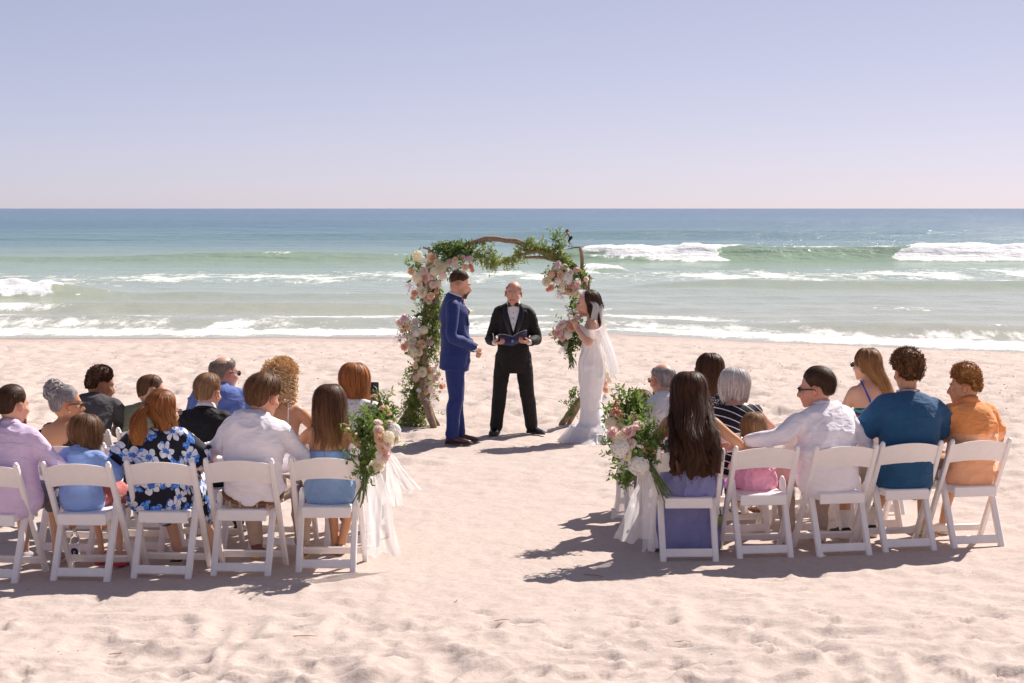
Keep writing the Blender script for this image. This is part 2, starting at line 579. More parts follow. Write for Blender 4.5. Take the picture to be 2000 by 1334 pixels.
def sea_parts(x, y):
    """height and foam of the sea"""
    z = np.zeros_like(x)
    foam = np.zeros_like(x)
    wob = 2.2 * vnoise(x * .035, y * 0 + 3.1, 0, 21) + .8 * vnoise(x * .12, y * 0 + 1.1, 0, 22)

    def ridge(y0, h, fw, bw, prof, wob_k=1.0, lip=0.0):
        d = y - (y0 + wob * wob_k)
        s = np.where(d < 0, np.exp(-(abs(d) / fw) ** 1.7), np.exp(-(abs(d) / bw) ** 1.7))
        return h * s * prof, d
    st = vnoise(x * .55, y * .16, 0, 31) * .5 + vnoise(x * 1.3, y * .5, 0, 32) * .3 + vnoise(x * 3.3, y * 1.3, 0, 33) * .28
    st2 = 1 - abs(vnoise(x * .38 + .3 * vnoise(x, y, 0, 38), y * .11, 0, 34)) * 1.6 - abs(vnoise(x * 1.1, y * .34, 0, 35)) * .8     # lacy network
    fine = vnoise(x * 4.0, y * 2.0, 0, 36) * .4 + vnoise(x * 9.0, y * 4.5, 0, 39) * .3
    # long swells far out
    z += .28 * np.sin(y * .13 + .5 * vnoise(x * .01, y * .01, 0, 41) * 6) * sstep(180, 260, y) * (1 - sstep(900, 2500, y))
    # green swell behind
    r, d = ridge(268, .75, 7, 13, .35 + .65 * sstep(-10, 20, x))
    z += r
    foam = np.maximum(foam, sstep(.66, .8, st2 + .1 * fine) * np.exp(-((d + 1) / 2.2) ** 2) * sstep(12, 24, x) * .8)
    # main breaker
    xw = x + 1.6 * vnoise(y * .45, x * .12, 0, 91) + .5 * vnoise(y * 1.7, x * .5, 0, 92)
    gap = bump_x(xw, 15.2, 27.2, 1.1)
    left = 1 - sstep(2.6, 5.6, xw)
    prof = (.60 * left * (.65 + .35 * vnoise(x * .06, 0, 0, 44)) + .86 * (1 - left) + .18 * np.exp(-((x - 3.9) / 1.6) ** 2))
    r, d = ridge(143, 1.22, 1.8, 6.5, prof, .55)
    z += r
    ww = (1 - left) * (1 - gap) * (.55 + .45 * sstep(4, 14, x) + .0)
    # tumbling white water spills down the front of the ridge
    spill = np.exp(-(np.clip(-d - .2, 0, None) / 3.3) ** 2) * np.exp(-(np.clip(d, 0, None) / 1.5) ** 2)
    f = ww * spill
    foam = np.maximum(foam, sstep(.22, .62, f + .20 * fine + .16 * st))
    z += ww * spill * (.12 + .12 * vnoise(x * .9, y * .6, 0, 45) + .07 * vnoise(x * 2.6, y * 2.0, 0, 46))
    foam = np.maximum(foam, gap * np.exp(-((d - .1) / .45) ** 2) * sstep(-.25, .35, vnoise(x * .5, y * .2, 0, 47) + .5 * fine) * .85)
    foam = np.maximum(foam, left * np.exp(-((d + .2) / 1.2) ** 2) * sstep(.35, .9, vnoise(x * .25, 0, 0, 48) + .5 * fine) * .5)
    # foam left behind by the last wave
    band = np.exp(-((y - 111 - wob - .35 * np.clip(x, -30, 30) * .25) / 12.5) ** 2) * (.55 + .45 * sstep(-34, -6, x))
    foam = np.maximum(foam, np.clip(band * (.53 + .24 * st2 + .25 * st), 0, .78))
    r, d = ridge(121, .42, 1.4, 4, bump_x(x, 3.8, 6.6, .5), .2)
    z += r
    foam = np.maximum(foam, np.clip(.85 * bump_x(xw, 3.2, 7.2, 1.4) * np.exp(-((d + .5) / 1.3) ** 2) + .15 * fine, 0, .9))
    # green wave right
    r, d = ridge(97 - .08 * x, .36, 1.5, 5, sstep(4, 10, x), .5)
    z += r
    bnd = np.exp(-((d - 6.0) / 6.2) ** 2) * sstep(2, 14, x)
    foam = np.maximum(foam, np.clip(bnd * (.60 + .24 * st2), 0, .82))
    # left small breaker and its shoulder
    r, d = ridge(85.5, .62, 1.3, 4.2, 1 - .72 * sstep(-19.6, -15.2, x) - .18 * sstep(-14, -9, x) + .15 * bump_x(x, -14, -2, 4), .4)
    z += r
    lw = 1 - sstep(-20.2, -17.6, x + .8 * vnoise(y * .8, x * .4, 0, 93))
    sp = np.exp(-(np.clip(-d, 0, None) / 1.7) ** 2) * np.exp(-(np.clip(d, 0, None) / .8) ** 2)
    foam = np.maximum(foam, sstep(.25, .6, lw * sp + .22 * fine))
    z += lw * sp * (.10 + .12 * vnoise(x * 2.2, y * 2, 0, 49))
    foam = np.maximum(foam, (1 - sstep(2, 8, x)) * np.exp(-((d + 1.2) / 1.6) ** 2) * sstep(.56, .74, .5 * st2 + .35 * fine + .35 * vnoise(x * .3, 0, 0, 51)))
    # brown-green roller
    r, d = ridge(73.5, .34, 1.3, 3.2, (1 - .75 * sstep(-7, 1, x)), .4)
    z += r
    lw = 1 - sstep(-17.4, -14.8, x + .8 * vnoise(y * .8, x * .4, 0, 94))
    sp = np.exp(-((d + .5) / 1.0) ** 2)
    foam = np.maximum(foam, np.clip(.75 * lw * sp + .15 * fine * lw * sp, 0, .8))
    foam = np.maximum(foam, np.exp(-((d - .2) / 1.1) ** 2) * sstep(-12, -6, x) * sstep(.52, .72, .5 * st2 + .4 * fine + .25))
    z += .16 * np.exp(-((y - 90.5 - 1.5 * wob) / 2.2) ** 2) * bump_x(x, -6, 12, 5) + .13 * np.exp(-((y - 79 - wob) / 1.8) ** 2) * bump_x(x, -10, 20, 6) + .10 * np.exp(-((y - 68.5 - .8 * wob) / 1.5) ** 2)
    # shore break and wash
    e = y - shore(x)
    r = .26 * np.exp(-((e - 6.0 - .9 * wob) / 1.7) ** 2) * (.5 + .5 * vnoise(x * .12, 0, 0, 61) + .35)
    z += r * (1 - .5 * sstep(0, 5, x) * (1 - sstep(7, 10, x)))
    wash = np.exp(-((e - 2.0 - .25 * wob) / (2.2 + .9 * vnoise(x * .1, 0, 0, 62))) ** 2)
    dens = .85 + .2 * vnoise(x * .16, y * .2, 0, 63)
    foam = np.maximum(foam, np.clip(wash * (dens * .92 + .15 * fine + .25 * st) - .30 * bump_x(x, -1.2, 4.5, 1.5), 0, 1))
    back = np.exp(-((e - 8.6 - .5 * wob) / 2.6) ** 2)
    foam = np.maximum(foam, np.clip(back * (.50 + .28 * st2), 0, .75))
    lace = np.exp(-((e - 4.6) / 1.8) ** 2)
    foam = np.maximum(foam, np.clip(lace * (.5 + .25 * st2), 0, .8))
    z += foam * .03 * (1 - sstep(100, 200, y))
    # chop
    fade = 1 - sstep(150, 600, y)
    z += (.030 * vnoise(x * .8, y * .5, 0, 71) + .014 * vnoise(x * 2.1, y * 1.5, 0, 72)) * fade * sstep(1, 8, e)
    z += .05 * sstep(3, 12, e) * vnoise(x * .1, y * .16, 0, 73) * (1 - sstep(200, 400, y))
    return z, foam

def sea_material():
    m, N, L, P = newmat("sea_water")
    geo = N.new("ShaderNodeNewGeometry").outputs["Position"]
    sep = N.new("ShaderNodeSeparateXYZ")
    L.new(geo, sep.inputs[0])
    # depth of the bottom below: sandy shallows to open water
    lg = nmath(N, L, 'LOGARITHM', sep.outputs[1], 10.0)
    n0 = nnoise(N, L, nmap(N, L, geo, (.006, .03, 0)), 1, 3)
    n0b = nnoise(N, L, nmap(N, L, geo, (.02, .12, 0)), 1, 3)
    fac = nmath(N, L, 'DIVIDE', nmath(N, L, 'SUBTRACT', nmath(N, L, 'ADD', lg, nmath(N, L, 'ADD', nmath(N, L, 'MULTIPLY', nmath(N, L, 'SUBTRACT', n0, .5), .20), nmath(N, L, 'MULTIPLY', nmath(N, L, 'SUBTRACT', n0b, .5), .10))), 1.7), 2.3)
    c = nramp(N, L, fac, [(.0, (.47, .43, .35)), (.05, (.40, .41, .315)), (.13, (.33, .385, .285)), (.20, (.25, .345, .25)), (.27, (.135, .25, .24)),
                          (.40, (.060, .165, .215)), (.62, (.042, .135, .205)), (.85, (.032, .115, .19))])
    at_ = N.new("ShaderNodeAttribute")
    at_.attribute_name = "foam"
    fo = at_.outputs["Fac"]
    fa = nnoise(N, L, nmap(N, L, geo, (.85, .30, 1)), 1, 6, .68, .8)
    fn = nnoise(N, L, nmap(N, L, geo, (3.4, 1.2, 1)), 1, 5, .7, .4)
    ns = nmath(N, L, 'ADD', nmath(N, L, 'MULTIPLY', nmath(N, L, 'SUBTRACT', fa, .5), 1.5), nmath(N, L, 'MULTIPLY', nmath(N, L, 'SUBTRACT', fn, .5), 1.0))
    fo2 = nmath(N, L, 'ADD', nmath(N, L, 'MULTIPLY', fo, 1.0), nmath(N, L, 'MULTIPLY', ns, nmath(N, L, 'MULTIPLY', nmath(N, L, 'SUBTRACT', 1.25, fo), nmath(N, L, 'MINIMUM', nmath(N, L, 'MULTIPLY', fo, 4.0), 1.0))))
    mr = N.new("ShaderNodeMapRange")
    mr.interpolation_type = 'SMOOTHSTEP'
    mr.inputs[1].default_value, mr.inputs[2].default_value = .36, .76
    L.new(fo2, mr.inputs[0])
    F = mr.outputs[0]
    L.new(nmix(N, L, F, c, nramp(N, L, fn, [(.30, (.60, .62, .63)), (.55, (.82, .81, .80))])), P.inputs["Base Color"])
    L.new(nmath(N, L, 'ADD', .16, nmath(N, L, 'MULTIPLY', F, .7)), P.inputs["Roughness"])
    L.new(nmath(N, L, 'SUBTRACT', .42, nmath(N, L, 'MULTIPLY', F, .36)), P.inputs["Specular IOR Level"])
    P.inputs["IOR"].default_value = 1.33
    h = nmath(N, L, 'ADD', nmath(N, L, 'MULTIPLY', nnoise(N, L, nmap(N, L, geo, (.55, 1.0, 1)), 1, 5, .62), 1.0),
              nmath(N, L, 'MULTIPLY', nnoise(N, L, nmap(N, L, geo, (.07, .16, 1)), 1, 3, .5), 2.2))
    h = nmath(N, L, 'ADD', h, nmath(N, L, 'MULTIPLY', nmath(N, L, 'MULTIPLY', fn, F), .1))
    mf = N.new("ShaderNodeMapRange")
    mf.interpolation_type = 'SMOOTHSTEP'
    mf.inputs[1].default_value, mf.inputs[2].default_value, mf.inputs[3].default_value, mf.inputs[4].default_value = 2.0, 2.45, .22, 1.15
    L.new(lg, mf.inputs[0])
    h = nmath(N, L, 'MULTIPLY', h, mf.outputs[0])
    nbump(N, L, h, 1.0, .55, P)
    return m

def build_setting():
    rows = np.concatenate([np.linspace(3.0, 9.6, 30, endpoint=False), np.geomspace(9.6, 24, 290, endpoint=False), np.geomspace(24, 62, 230)])
    o, X, Y, Z = o_sand, *_ = grid_sheet("beach_sand", rows, .34, 400, sand_z, sand_material())
    t = (Y - 24.5) / (shore(X) - 24.5)
    wet = .85 * sstep(.915, .97, t + .02 * vnoise(X * .5, Y * .5, 0, 88)) + .30 * sstep(.70, .90, t + .05 * vnoise(X * .3, Y * .3, 0, 89)) * (1 - sstep(.915, .97, t))
    vcol(o.data, "wet", np.repeat(wet.reshape(-1, 1), 3, 1))
    rows = np.concatenate([np.geomspace(46, 90, 230, endpoint=False), np.geomspace(90, 152, 220, endpoint=False), np.geomspace(152, 600, 100, endpoint=False),
                           np.geomspace(600, 60000, 60)])
    store = {}

    def zf(x, y):
        z, foam = sea_parts(x, y)
        store['foam'] = foam
        e = y - shore(x)
        return SEA_Z + z * sstep(-1.5, 3, e) + .02
    o, X, Y, Z = grid_sheet("sea", rows, .38, 320, zf, sea_material())
    vcol(o.data, "foam", np.repeat(np.clip(store['foam'], 0, 1).reshape(-1, 1), 3, 1))

    # the unseen beach: both sides, and a dune behind the tripod added to bounce light
    xs = np.concatenate([np.linspace(-160, -30, 14, endpoint=False), np.linspace(-30, 30, 61), np.linspace(30, 160, 15)[1:]])
    ys = np.linspace(-50, 62, 90)
    Xd, Yd = np.meshgrid(xs, ys)
    t = np.clip((Yd - 24.5) / (shore(Xd) - 24.5), 0, 3)
    under = np.clip(1 - np.maximum(abs(Xd) - (Yd * .34 + 2.0), 3.2 - Yd) / 1.2, 0, 1) * (Yd > 2)
    Zd = SEA_Z * (0.5 * t + 0.5 * t ** 1.5) + 5.5 * sstep(0, 1, (3.0 - Yd) / 29.0) + .06 * fbm(Xd * .5, Yd * .5, 0, 77) - .30 * under - .02
    mb = MB()
    mb.add(np.stack([Xd, Yd, Zd], -1).reshape(-1, 3), ring_faces(len(ys), len(xs), False))
    o2 = mb.build("beach_bounce_surround", o_sand.data.materials[0])
    vcol(o2.data, "wet", np.repeat((.85 * sstep(.935, .985, t)).reshape(-1, 1), 3, 1))
    tag(o2, kind="structure")

    # windblown spray over the breaker
    mb = MB()
    for cx, w, n, hh in ((18.2, 2.2, 420, 1.1), (26.2, 2.4, 420, 1.2), (10, 6, 260, .5), (34, 6, 260, .5)):
        for k in range(n):
            x = cx + random.gauss(0, w)
            up = abs(random.gauss(0, hh * .40)) * math.exp(-((x - cx) / (w * 1.3)) ** 2)
            s = random.uniform(.015, .045)
            c = V(x + up * .5, 143.2 + random.gauss(0, .6) + up * .6, SEA_Z + .78 + up)
            v = np.array([c + s * unit(rng.normal(size=3)) for _ in range(4)])
            mb.add(v, [(0, 1, 2), (0, 2, 3), (0, 3, 1), (1, 3, 2)])
    o = mb.build("sea_spray", simple("spray_drops", (.9, .9, .9), .6), smooth=False)
    tag(o, "fine white spray blowing off the crest of the green breaker", "spray", kind="stuff")

def scatter_debris():
    """bits of weed, shell and grit lying on the sand: uncountable"""
    mb = MB()
    spots = []
    for _ in range(110):
        cx, cy = random.uniform(-8, 9), random.uniform(23, 50)
        for _ in range(random.randint(4, 16)):
            spots.append((cx + random.gauss(0, .35), cy + random.gauss(0, .5), random.uniform(.004, .018)))
    for _ in range(26):
        cx, cy = random.uniform(-3.4, 4.0), random.uniform(10.2, 14)
        for _ in range(random.randint(1, 7)):
            spots.append((cx + random.gauss(0, .1), cy + random.gauss(0, .09), random.uniform(.002, .007)))
    for x, y, s in spots:
        if abs(x) < .9 and 12.5 < y < 22:
            continue
        z = float(sand_z(x, y))
        sphere(mb, (x, y, z + s * .15), (s * random.uniform(.6, 2.2), s * random.uniform(.4, .8), s * .35), 5, 3, rotm('Z', random.uniform(0, 3)))
    o = mb.build("beach_debris", simple("dry_weed", (.15, .105, .085), .9, .2, var=.5, scale=30))
    tag(o, "scattered dark bits of dried seaweed and shell on the sand", "debris", kind="stuff")
    mb = MB()
    for x, y, L_, a in ((-.06, 11.95, .05, .4), (.55, 13.5, .09, -.7), (-.35, 12.6, .05, 1.4), (.95, 11.4, .06, .2), (-.1, 11.9, .05, 1.3), (-2.2, 11.3, .05, .3), (-1.2, 11.55, .09, .1)):
        z = float(sand_z(x, y)) + .006
        d = V(math.cos(a), math.sin(a), 0) * L_
        tube(mb, [V(x, y, z) - d, V(x + .01, y - .008, z + .006), V(x, y, z) + d], [.002, .0028, .0014], 5, 7)
    o = mb.build("dry_twigs", simple("twig_bark", (.36, .19, .12), .8))
    tag(o, "thin reddish dry twigs lying on the smooth aisle sand", "twig", kind="stuff")
# ================================================================== CHAIRS
def chair_material():
    m, N, L, P = newmat("white_resin")
    co = ncoord(N)
    n = nnoise(N, L, co, 14, 4, .6)
    L.new(nramp(N, L, n, [(.3, (.87, .82, .80)), (.7, (.92, .88, .86))]), P.inputs["Base Color"])
    P.inputs["Roughness"].default_value = .38
    nbump(N, L, nnoise(N, L, nmap(N, L, co, (3, 3, 40)), 5, 2), .08, .004, P)
    return m

CHAIR = {}
def chair_parts():
    W = chair_material()
    P = {}

    def part(key, name, mb):
        P[key] = (name, mb.mesh(name))
        P[key][1].materials.append(W)
    for sg in (-1, 1):
        mb = MB()
        beam(mb, (sg * .222, .225, -.015), (sg * .222, -.235, .770), .0175, .020, (1, 0, 0), .006)
        sphere(mb, (sg * .222, -.238, .774), (.0175, .022, .022), 12, 8)
        part("up%d" % sg, "upright", mb)
        mb = MB()
        beam(mb, (sg * .184, .03, .520), (sg * .184, -.225, -.015), .0205, .021, (1, 0, 0), .006)
        sphere(mb, (sg * .186, .032, .522), (.0175, .022, .022), 12, 8)
        part("rl%d" % sg, "rear_leg", mb)
        mb = MB()
        sphere(mb, (sg * .2425, .035, .475), (.006, .010, .010), 10, 6)
        part("bt%d" % sg, "bolt", mb)
    # curved back board, arched along its top
    mb = MB()
    xs = np.linspace(-.206, .206, 25)
    T = unit(V(0, -.46, .785))
    rows = []
    for fz, dy in ((0, .009), (.5, .010), (1, .008), (1, -.008), (.5, -.010), (0, -.009)):
        r = []
        for x in xs:
            a = (x / .206)
            lo = .612 + .020 * (1 - a * a)
            hi = .752 + .030 * (1 - a * a)
            z = lo + (hi - lo) * fz
            y = .225 - .46 * (z + .015) / .785 - .024 * (1 - a * a) + dy
            r.append((x, y, z))
        rows.append(r)
    v = np.array(rows).reshape(-1, 3)
    n = len(xs)
    f = []
    for i in range(6):
        for j in range(n - 1):
            a, b = i * n + j, ((i + 1) % 6) * n + j
            f.append((a, a + 1, b + 1, b))
    f.append(tuple(i * n for i in range(6)))
    f.append(tuple(i * n + n - 1 for i in reversed(range(6))))
    mb.add(v, f)
    part("back", "backrest", mb)
    mb = MB()
    box(mb, (0, .035, .432), (.166, .200, .012), rotm('X', R(2)), .006)
    part("seat", "seat", mb)
    mb = MB()
    box(mb, (0, -.158, .397), (.166, .010, .036), None, .004)
    part("apron", "seat_rail", mb)
    mb = MB()
    box(mb, (0, .222, .397), (.166, .010, .026), None, .004)
    part("apron2", "seat_rail", mb)
    for sg in (-1, 1):
        mb = MB()
        box(mb, (sg * .157, .03, .403), (.009, .178, .015), None, .003)
        part("sr%d" % sg, "seat_rail", mb)
    mb = MB()
    box(mb, (0, -.192, .052), (.168, .011, .030), rotm('X', R(-25)), .005)
    part("rung", "stretcher", mb)
    mb = MB()
    box(mb, (0, .170, .085), (.205, .010, .028), rotm('X', R(30)), .005)
    part("rung2", "stretcher", mb)
    return P

CHAIR_MESH = chair_parts()
for _n, _m in CHAIR_MESH.values():
    _m.polygons.foreach_set("use_smooth", [False] * len(_m.polygons))

def chair(x, y, rz, label, group, dz=0.0, tilt=0.0):
    """x, y: middle of the rear feet"""
    z = float(sand_z(x, y)) * .5
    c, s = math.cos(R(rz)), math.sin(R(rz))
    o = empty("folding_chair", (x - s * .225, y + c * .225, dz), R(rz), label, "chair", group)
    o.rotation_euler[1] = R(tilt)
    made = {}
    for key, (nm, me) in CHAIR_MESH.items():
        q = bpy.data.objects.new(nm, me)
        made[key] = q
        COL.objects.link(q)
        q.parent = made["up" + key[2:]] if nm == "bolt" else made["seat"] if nm == "seat_rail" else o
    return o
# ================================================================== PEOPLE TOOLKIT
def skin_material(name, base, red=(.55, .16, .12)):
    m, N, L, P = newmat(name)
    a = N.new("ShaderNodeAttribute")
    a.attribute_name = "paint"
    co = ncoord(N)
    n = nnoise(N, L, co, 26, 4, .6)
    c = nmix(N, L, nmath(N, L, 'MULTIPLY', nmath(N, L, 'SUBTRACT', n, .3), .25), tuple(base), tuple(red))
    c = nmix(N, L, 1.0, c, a.outputs["Color"], 'MULTIPLY')
    L.new(c, P.inputs["Base Color"])
    P.inputs["Roughness"].default_value = .5
    P.inputs["Specular IOR Level"].default_value = .35
    P.inputs["Subsurface Weight"].default_value = .12
    P.inputs["Subsurface Radius"].default_value = (1.0, .35, .2)
    P.inputs["Subsurface Scale"].default_value = .012
    nbump(N, L, nnoise(N, L, co, 220, 2), .15, .002, P)
    return m

SKIN = {
    "fair": skin_material("skin_fair", (.70, .415, .285)),
    "pink": skin_material("skin_pink", (.66, .35, .245)),
    "tan": skin_material("skin_tan", (.60, .305, .165)),
    "olive": skin_material("skin_olive", (.56, .305, .18)),
    "brown": skin_material("skin_brown", (.40, .20, .11)),
}

_HM = {}
def hairmat(name, dark, light, tip=None, freq=30, rough=.50, root=None):
    if name in _HM:
        return _HM[name]
    m, N, L, P = newmat(name)
    uv = ncoord(N, "UV")
    n = nnoise(N, L, nmap(N, L, uv, (freq, 2.2, 1)), 1, 4, .7)
    n2 = nnoise(N, L, nmap(N, L, uv, (freq * .35, 1.6, 1)), 1, 3, .6)
    f = nmath(N, L, 'ADD', nmath(N, L, 'MULTIPLY', n, .55), nmath(N, L, 'MULTIPLY', n2, .45))
    c = nramp(N, L, f, [(.38, dark), (.50, tuple((a + b) / 2 for a, b in zip(dark, light))), (.60, light)])
    if tip:
        sp = N.new("ShaderNodeSeparateXYZ")
        L.new(uv, sp.inputs[0])
        k = nmath(N, L, 'ADD', sp.outputs[1], nmath(N, L, 'MULTIPLY', nmath(N, L, 'SUBTRACT', n2, .5), .7))
        mr = N.new("ShaderNodeMapRange")
        mr.inputs[1].default_value, mr.inputs[2].default_value = .45, .95
        L.new(k, mr.inputs[0])
        c = nmix(N, L, nmath(N, L, 'MULTIPLY', mr.outputs[0], .85), c, tip)
    L.new(c, P.inputs["Base Color"])
    P.inputs["Roughness"].default_value = rough
    P.inputs["Specular IOR Level"].default_value = .16
    nbump(N, L, f, .9, .012, P)
    _HM[name] = m
    return m

# (t along spine, half width, half depth, shift forward)
TORSO = {
    'm': [(-.03, .120, .095, 0), (.04, .158, .122, 0), (.13, .172, .128, 0), (.28, .163, .120, 0), (.44, .158, .115, .004), (.60, .166, .117, .006), (.74, .178, .118, .006),
          (.84, .180, .105, .002), (.915, .160, .083, 0), (.965, .118, .070, 0), (1.02, .076, .062, 0)],
    'f': [(-.03, .120, .095, 0), (.04, .160, .122, 0), (.13, .172, .126, 0), (.28, .148, .108, 0), (.42, .130, .098, 0), (.58, .138, .102, .006), (.72, .150, .112, .014),
          (.84, .150, .094, .004), (.915, .134, .072, 0), (.965, .090, .056, 0), (1.02, .054, .050, 0)],
}
SPINE_SIT = [(0, .03, .44), (0, -.035, .60), (0, -.060, .80), (0, -.045, .96), (0, .0, 1.085)]
SPINE_STAND = [(0, .0, .84), (0, .012, 1.02), (0, -.005, 1.22), (0, -.02, 1.41), (0, .0, 1.545)]

class Person:
    def __init__(s, label, loc, rz, pose='sit', H=1.31, sex='m', w=1.0, wt=1.0, skin='fair', lean=0.0, twist=0.0, side=0.0, head=(0, 0, 0), hs=1.0,
                 arms=None, legs=None, leg_k=1.0, voxel=.0095, cat="person", group=None, slump=0.0, neck_k=1.0, seat=.45, feet=None, hand=None):
        s.root = empty("person", (loc[0], loc[1], loc[2] if len(loc) > 2 else 0.0), R(rz), label, cat, group)
        s.sex, s.w, s.wt, s.skin, s.pose, s.voxel = sex, w, wt, SKIN[skin], pose, voxel
        sit = pose == 'sit'
        hs = hs * 1.10
        hd = (.062 + .012 * hs) * hs + .114 * hs
        k = (H - seat - hd) / (.635 + .042 * neck_k) if sit else (H - hd) / (1.545 + .042 * neck_k)
        s.k, s.hs = k, hs
        base = .45 if sit else 0.0
        off = seat if sit else 0.0

        def sc(p):
            return V(p[0] * k, p[1] * k, off + (p[2] - base) * k)
        spine = np.array([sc(p) for p in (SPINE_SIT if sit else SPINE_STAND)])
        if slump:
            spine[1:, 1] -= slump * np.array([.5, 1.0, .7, -.2])
            spine[1:, 2] -= abs(slump) * np.array([0, .1, .2, .25])
        piv = spine[0].copy()
        lm = rotm('X', -R(lean)) @ rotm('Y', R(side))
        up = lambda p: piv + lm @ (np.asarray(p) - piv)
        s.spine = np.array([up(p) for p in spine])
        s.lm = lm
        s.twist = R(twist)
        tz = rotm('Z', s.twist)
        s.axX0, s.axX1 = V(1, 0, 0), lm @ tz @ V(1, 0, 0)
        sx = (.166 if sex == 'm' else .143) * k * w
        zs = 1.000 if sit else 1.452
        ctr = sc((0, -.035 if sit else -.018, zs))
        if slump:
            ctr = ctr + V(0, -slump * .2, -abs(slump) * .22)
        J = {}
        for nm, sg in (('L', -1), ('R', 1)):
            J['sh' + nm] = up(ctr + tz @ V(sg * sx, 0, 0))
            if sit:
                J['el' + nm] = up(sc((sg * .262 * w, .07, .745)))
                J['wr' + nm] = sc((sg * .10, .34, .665))
                J['hip' + nm] = sc((sg * .088 * w, .03, .535))
                J['kn' + nm] = V(sg * .12, .46 * leg_k, seat + .075)
                J['an' + nm] = V(sg * .12, .47 * leg_k, .085)
            else:
                J['el' + nm] = sc((sg * .245 * w, -.03, 1.18))
                J['wr' + nm] = sc((sg * .25 * w, .05, .93))
                J['hip' + nm] = sc((sg * .088, 0, .92))
                J['kn' + nm] = sc((sg * .10, .02, .50))
                J['an' + nm] = sc((sg * .11, -.02, .085))
        for d in (arms, legs):
            for kk, p in (d or {}).items():
                J[kk] = V(*p)
        s.J = J
        nb = s.spine[-1]
        rm = rotm('Z', R(head[0])) @ rotm('X', -R(head[1])) @ rotm('Y', R(head[2]))
        s.hr = rm
        s.hc = nb + lm @ V(0, .012, .042 * k * neck_k) + rm @ V(0, .018, .062 + .012 * hs) * hs
        s.hm = rm * hs
        s.hands = hand or {}
        s.feet = feet or {}
        s.blen = k

    # head frame to person frame
    def hp(s, p):
        return s.hc + np.asarray(p, float) @ s.hm.T

    def torso(s, mb, t0=-.03, t1=1.02, inf=0.0, inf0=None, straight=False, n=28, power=.92, m=22):
        prof = np.array(TORSO[s.sex])
        tt = np.linspace(t0, t1, m)
        sp = crom(s.spine, 60)
        seg = np.concatenate([[0], np.cumsum(np.linalg.norm(np.diff(sp, axis=0), axis=1))])
        seg /= seg[-1]
        tan = np.gradient(sp, axis=0)
        secs = []
        for t in tt:
            tc = min(max(t, 0), 1)
            c = np.array([np.interp(tc, seg, sp[:, i]) for i in range(3)])
            T = unit(np.array([np.interp(tc, seg, tan[:, i]) for i in range(3)]))
            if t < 0:
                c = c + T * t * .62 * s.k
            if t > 1:
                c = c + T * (t - 1) * .62 * s.k
            X = unit(s.axX0 * (1 - tc) + s.axX1 * tc)
            X = unit(X - T * X.dot(T))
            Y = np.cross(T, X)
            tp = max(t, .13 if straight else prof[0, 0])
            rx, ry, fy = [np.interp(tp, prof[:, 0], prof[:, i]) for i in (1, 2, 3)]
            fat = 1 + (s.wt - 1) * float(np.interp(tp, [0, .3, .6, .85, 1], [1, 1.1, .8, .45, .2]))
            wk = 1 + (s.w - 1) * float(np.interp(tp, [0, .3, .8, .93, 1.02], [.6, .7, 1, 1, .3]))
            i_ = inf if inf0 is None else float(np.interp(tc, [max(t0, 0), min(t1, 1)], [inf0, inf]))
            rx, ry = rx * s.k * fat * wk + i_, ry * s.k * fat + i_
            secs.append((c + Y * fy * s.k, X * rx, Y * ry))
        s.last_secs = secs
        return loft(mb, secs, n, True, 0, power)

    def arm(s, mb, sd, f0=0.0, f1=1.0, inf=0.0, inf1=None, n=14):
        J, k = s.J, s.k
        A, B, C = J['sh' + sd], J['el' + sd], J['wr' + sd]
        neck = s.spine[-1]
        root = A * .55 + (s.spine[-2] * .55 + neck * .45) * .45
        mid = A * .5 + B * .5
        mf = B * .6 + C * .4
        P = np.array([root, A, mid, B * .985 + A * .015, mf, C])
        fk = (.9 if s.sex == 'f' else 1.0) * (1 + (s.wt - 1) * .6)
        r = np.array([.040, .052, .048, .041, .041, .026]) * k * fk
        q = crom(np.hstack([P, r[:, None]]), 44)
        i0, i1 = int(f0 * 43), int(round(f1 * 43)) + 1
        q = q[i0:i1]
        g = np.linspace(inf, inf if inf1 is None else inf1, len(q))
        return tube(mb, q[:, :3], q[:, 3] + g, n, None, None, True, 0, True)

    def leg(s, mb, sd, f0=0.0, f1=1.0, inf=0.0, inf1=None, n=16):
        J, k = s.J, s.k
        A, B, C = J['hip' + sd], J['kn' + sd], J['an' + sd]
        P = np.array([A, A * .5 + B * .5, B, B * .70 + C * .30 + V(0, -.012, 0), B * .3 + C * .7, C])
        fk = 1 + (s.wt - 1) * .7
        r = np.array([.090, .079, .057, .054, .040, .036]) * min(k, 1.03) * fk
        q = crom(np.hstack([P, r[:, None]]), 44)
        i0, i1 = int(f0 * 43), int(round(f1 * 43)) + 1
        q = q[i0:i1]
        g = np.linspace(inf, inf if inf1 is None else inf1, len(q))
        return tube(mb, q[:, :3], q[:, 3] + g, n, None, None, True, 0, True)

    def head(s, mb):
        k = s.hs

        def e(c, r, rot=None, n=18, rows=12):
            rt = s.hr if rot is None else s.hr @ rot
            sphere(mb, s.hp(c), np.array(r) * k, n, rows, rt)
        e((0, -.012, .030), (.074, .094, .084), n=24, rows=16)
        e((0, .018, -.016), (.064, .076, .088), n=24, rows=16)
        e((0, -.040, -.020), (.058, .052, .062))
        e((0, .030, -.068), (.050, .054, .044))
        e((0, .072, -.096), (.023, .021, .019))
        e((0, .070, .024), (.052, .022, .014))
        for sg in (-1, 1):
            e((sg * .040, .056, -.026), (.026, .026, .022))
            e((sg * .0125, .098, -.041), (.010, .011, .008))
            e((sg * .026, .083, .000), (.013, .008, .007))
        tube(mb, [s.hp((0, .080, .022)), s.hp((0, .099, -.008)), s.hp((0, .112, -.034))], np.array([.009, .0095, .0125]) * k, 10, 8, None, True, 0, True)
        e((0, .087, -.060), (.024, .013, .008))
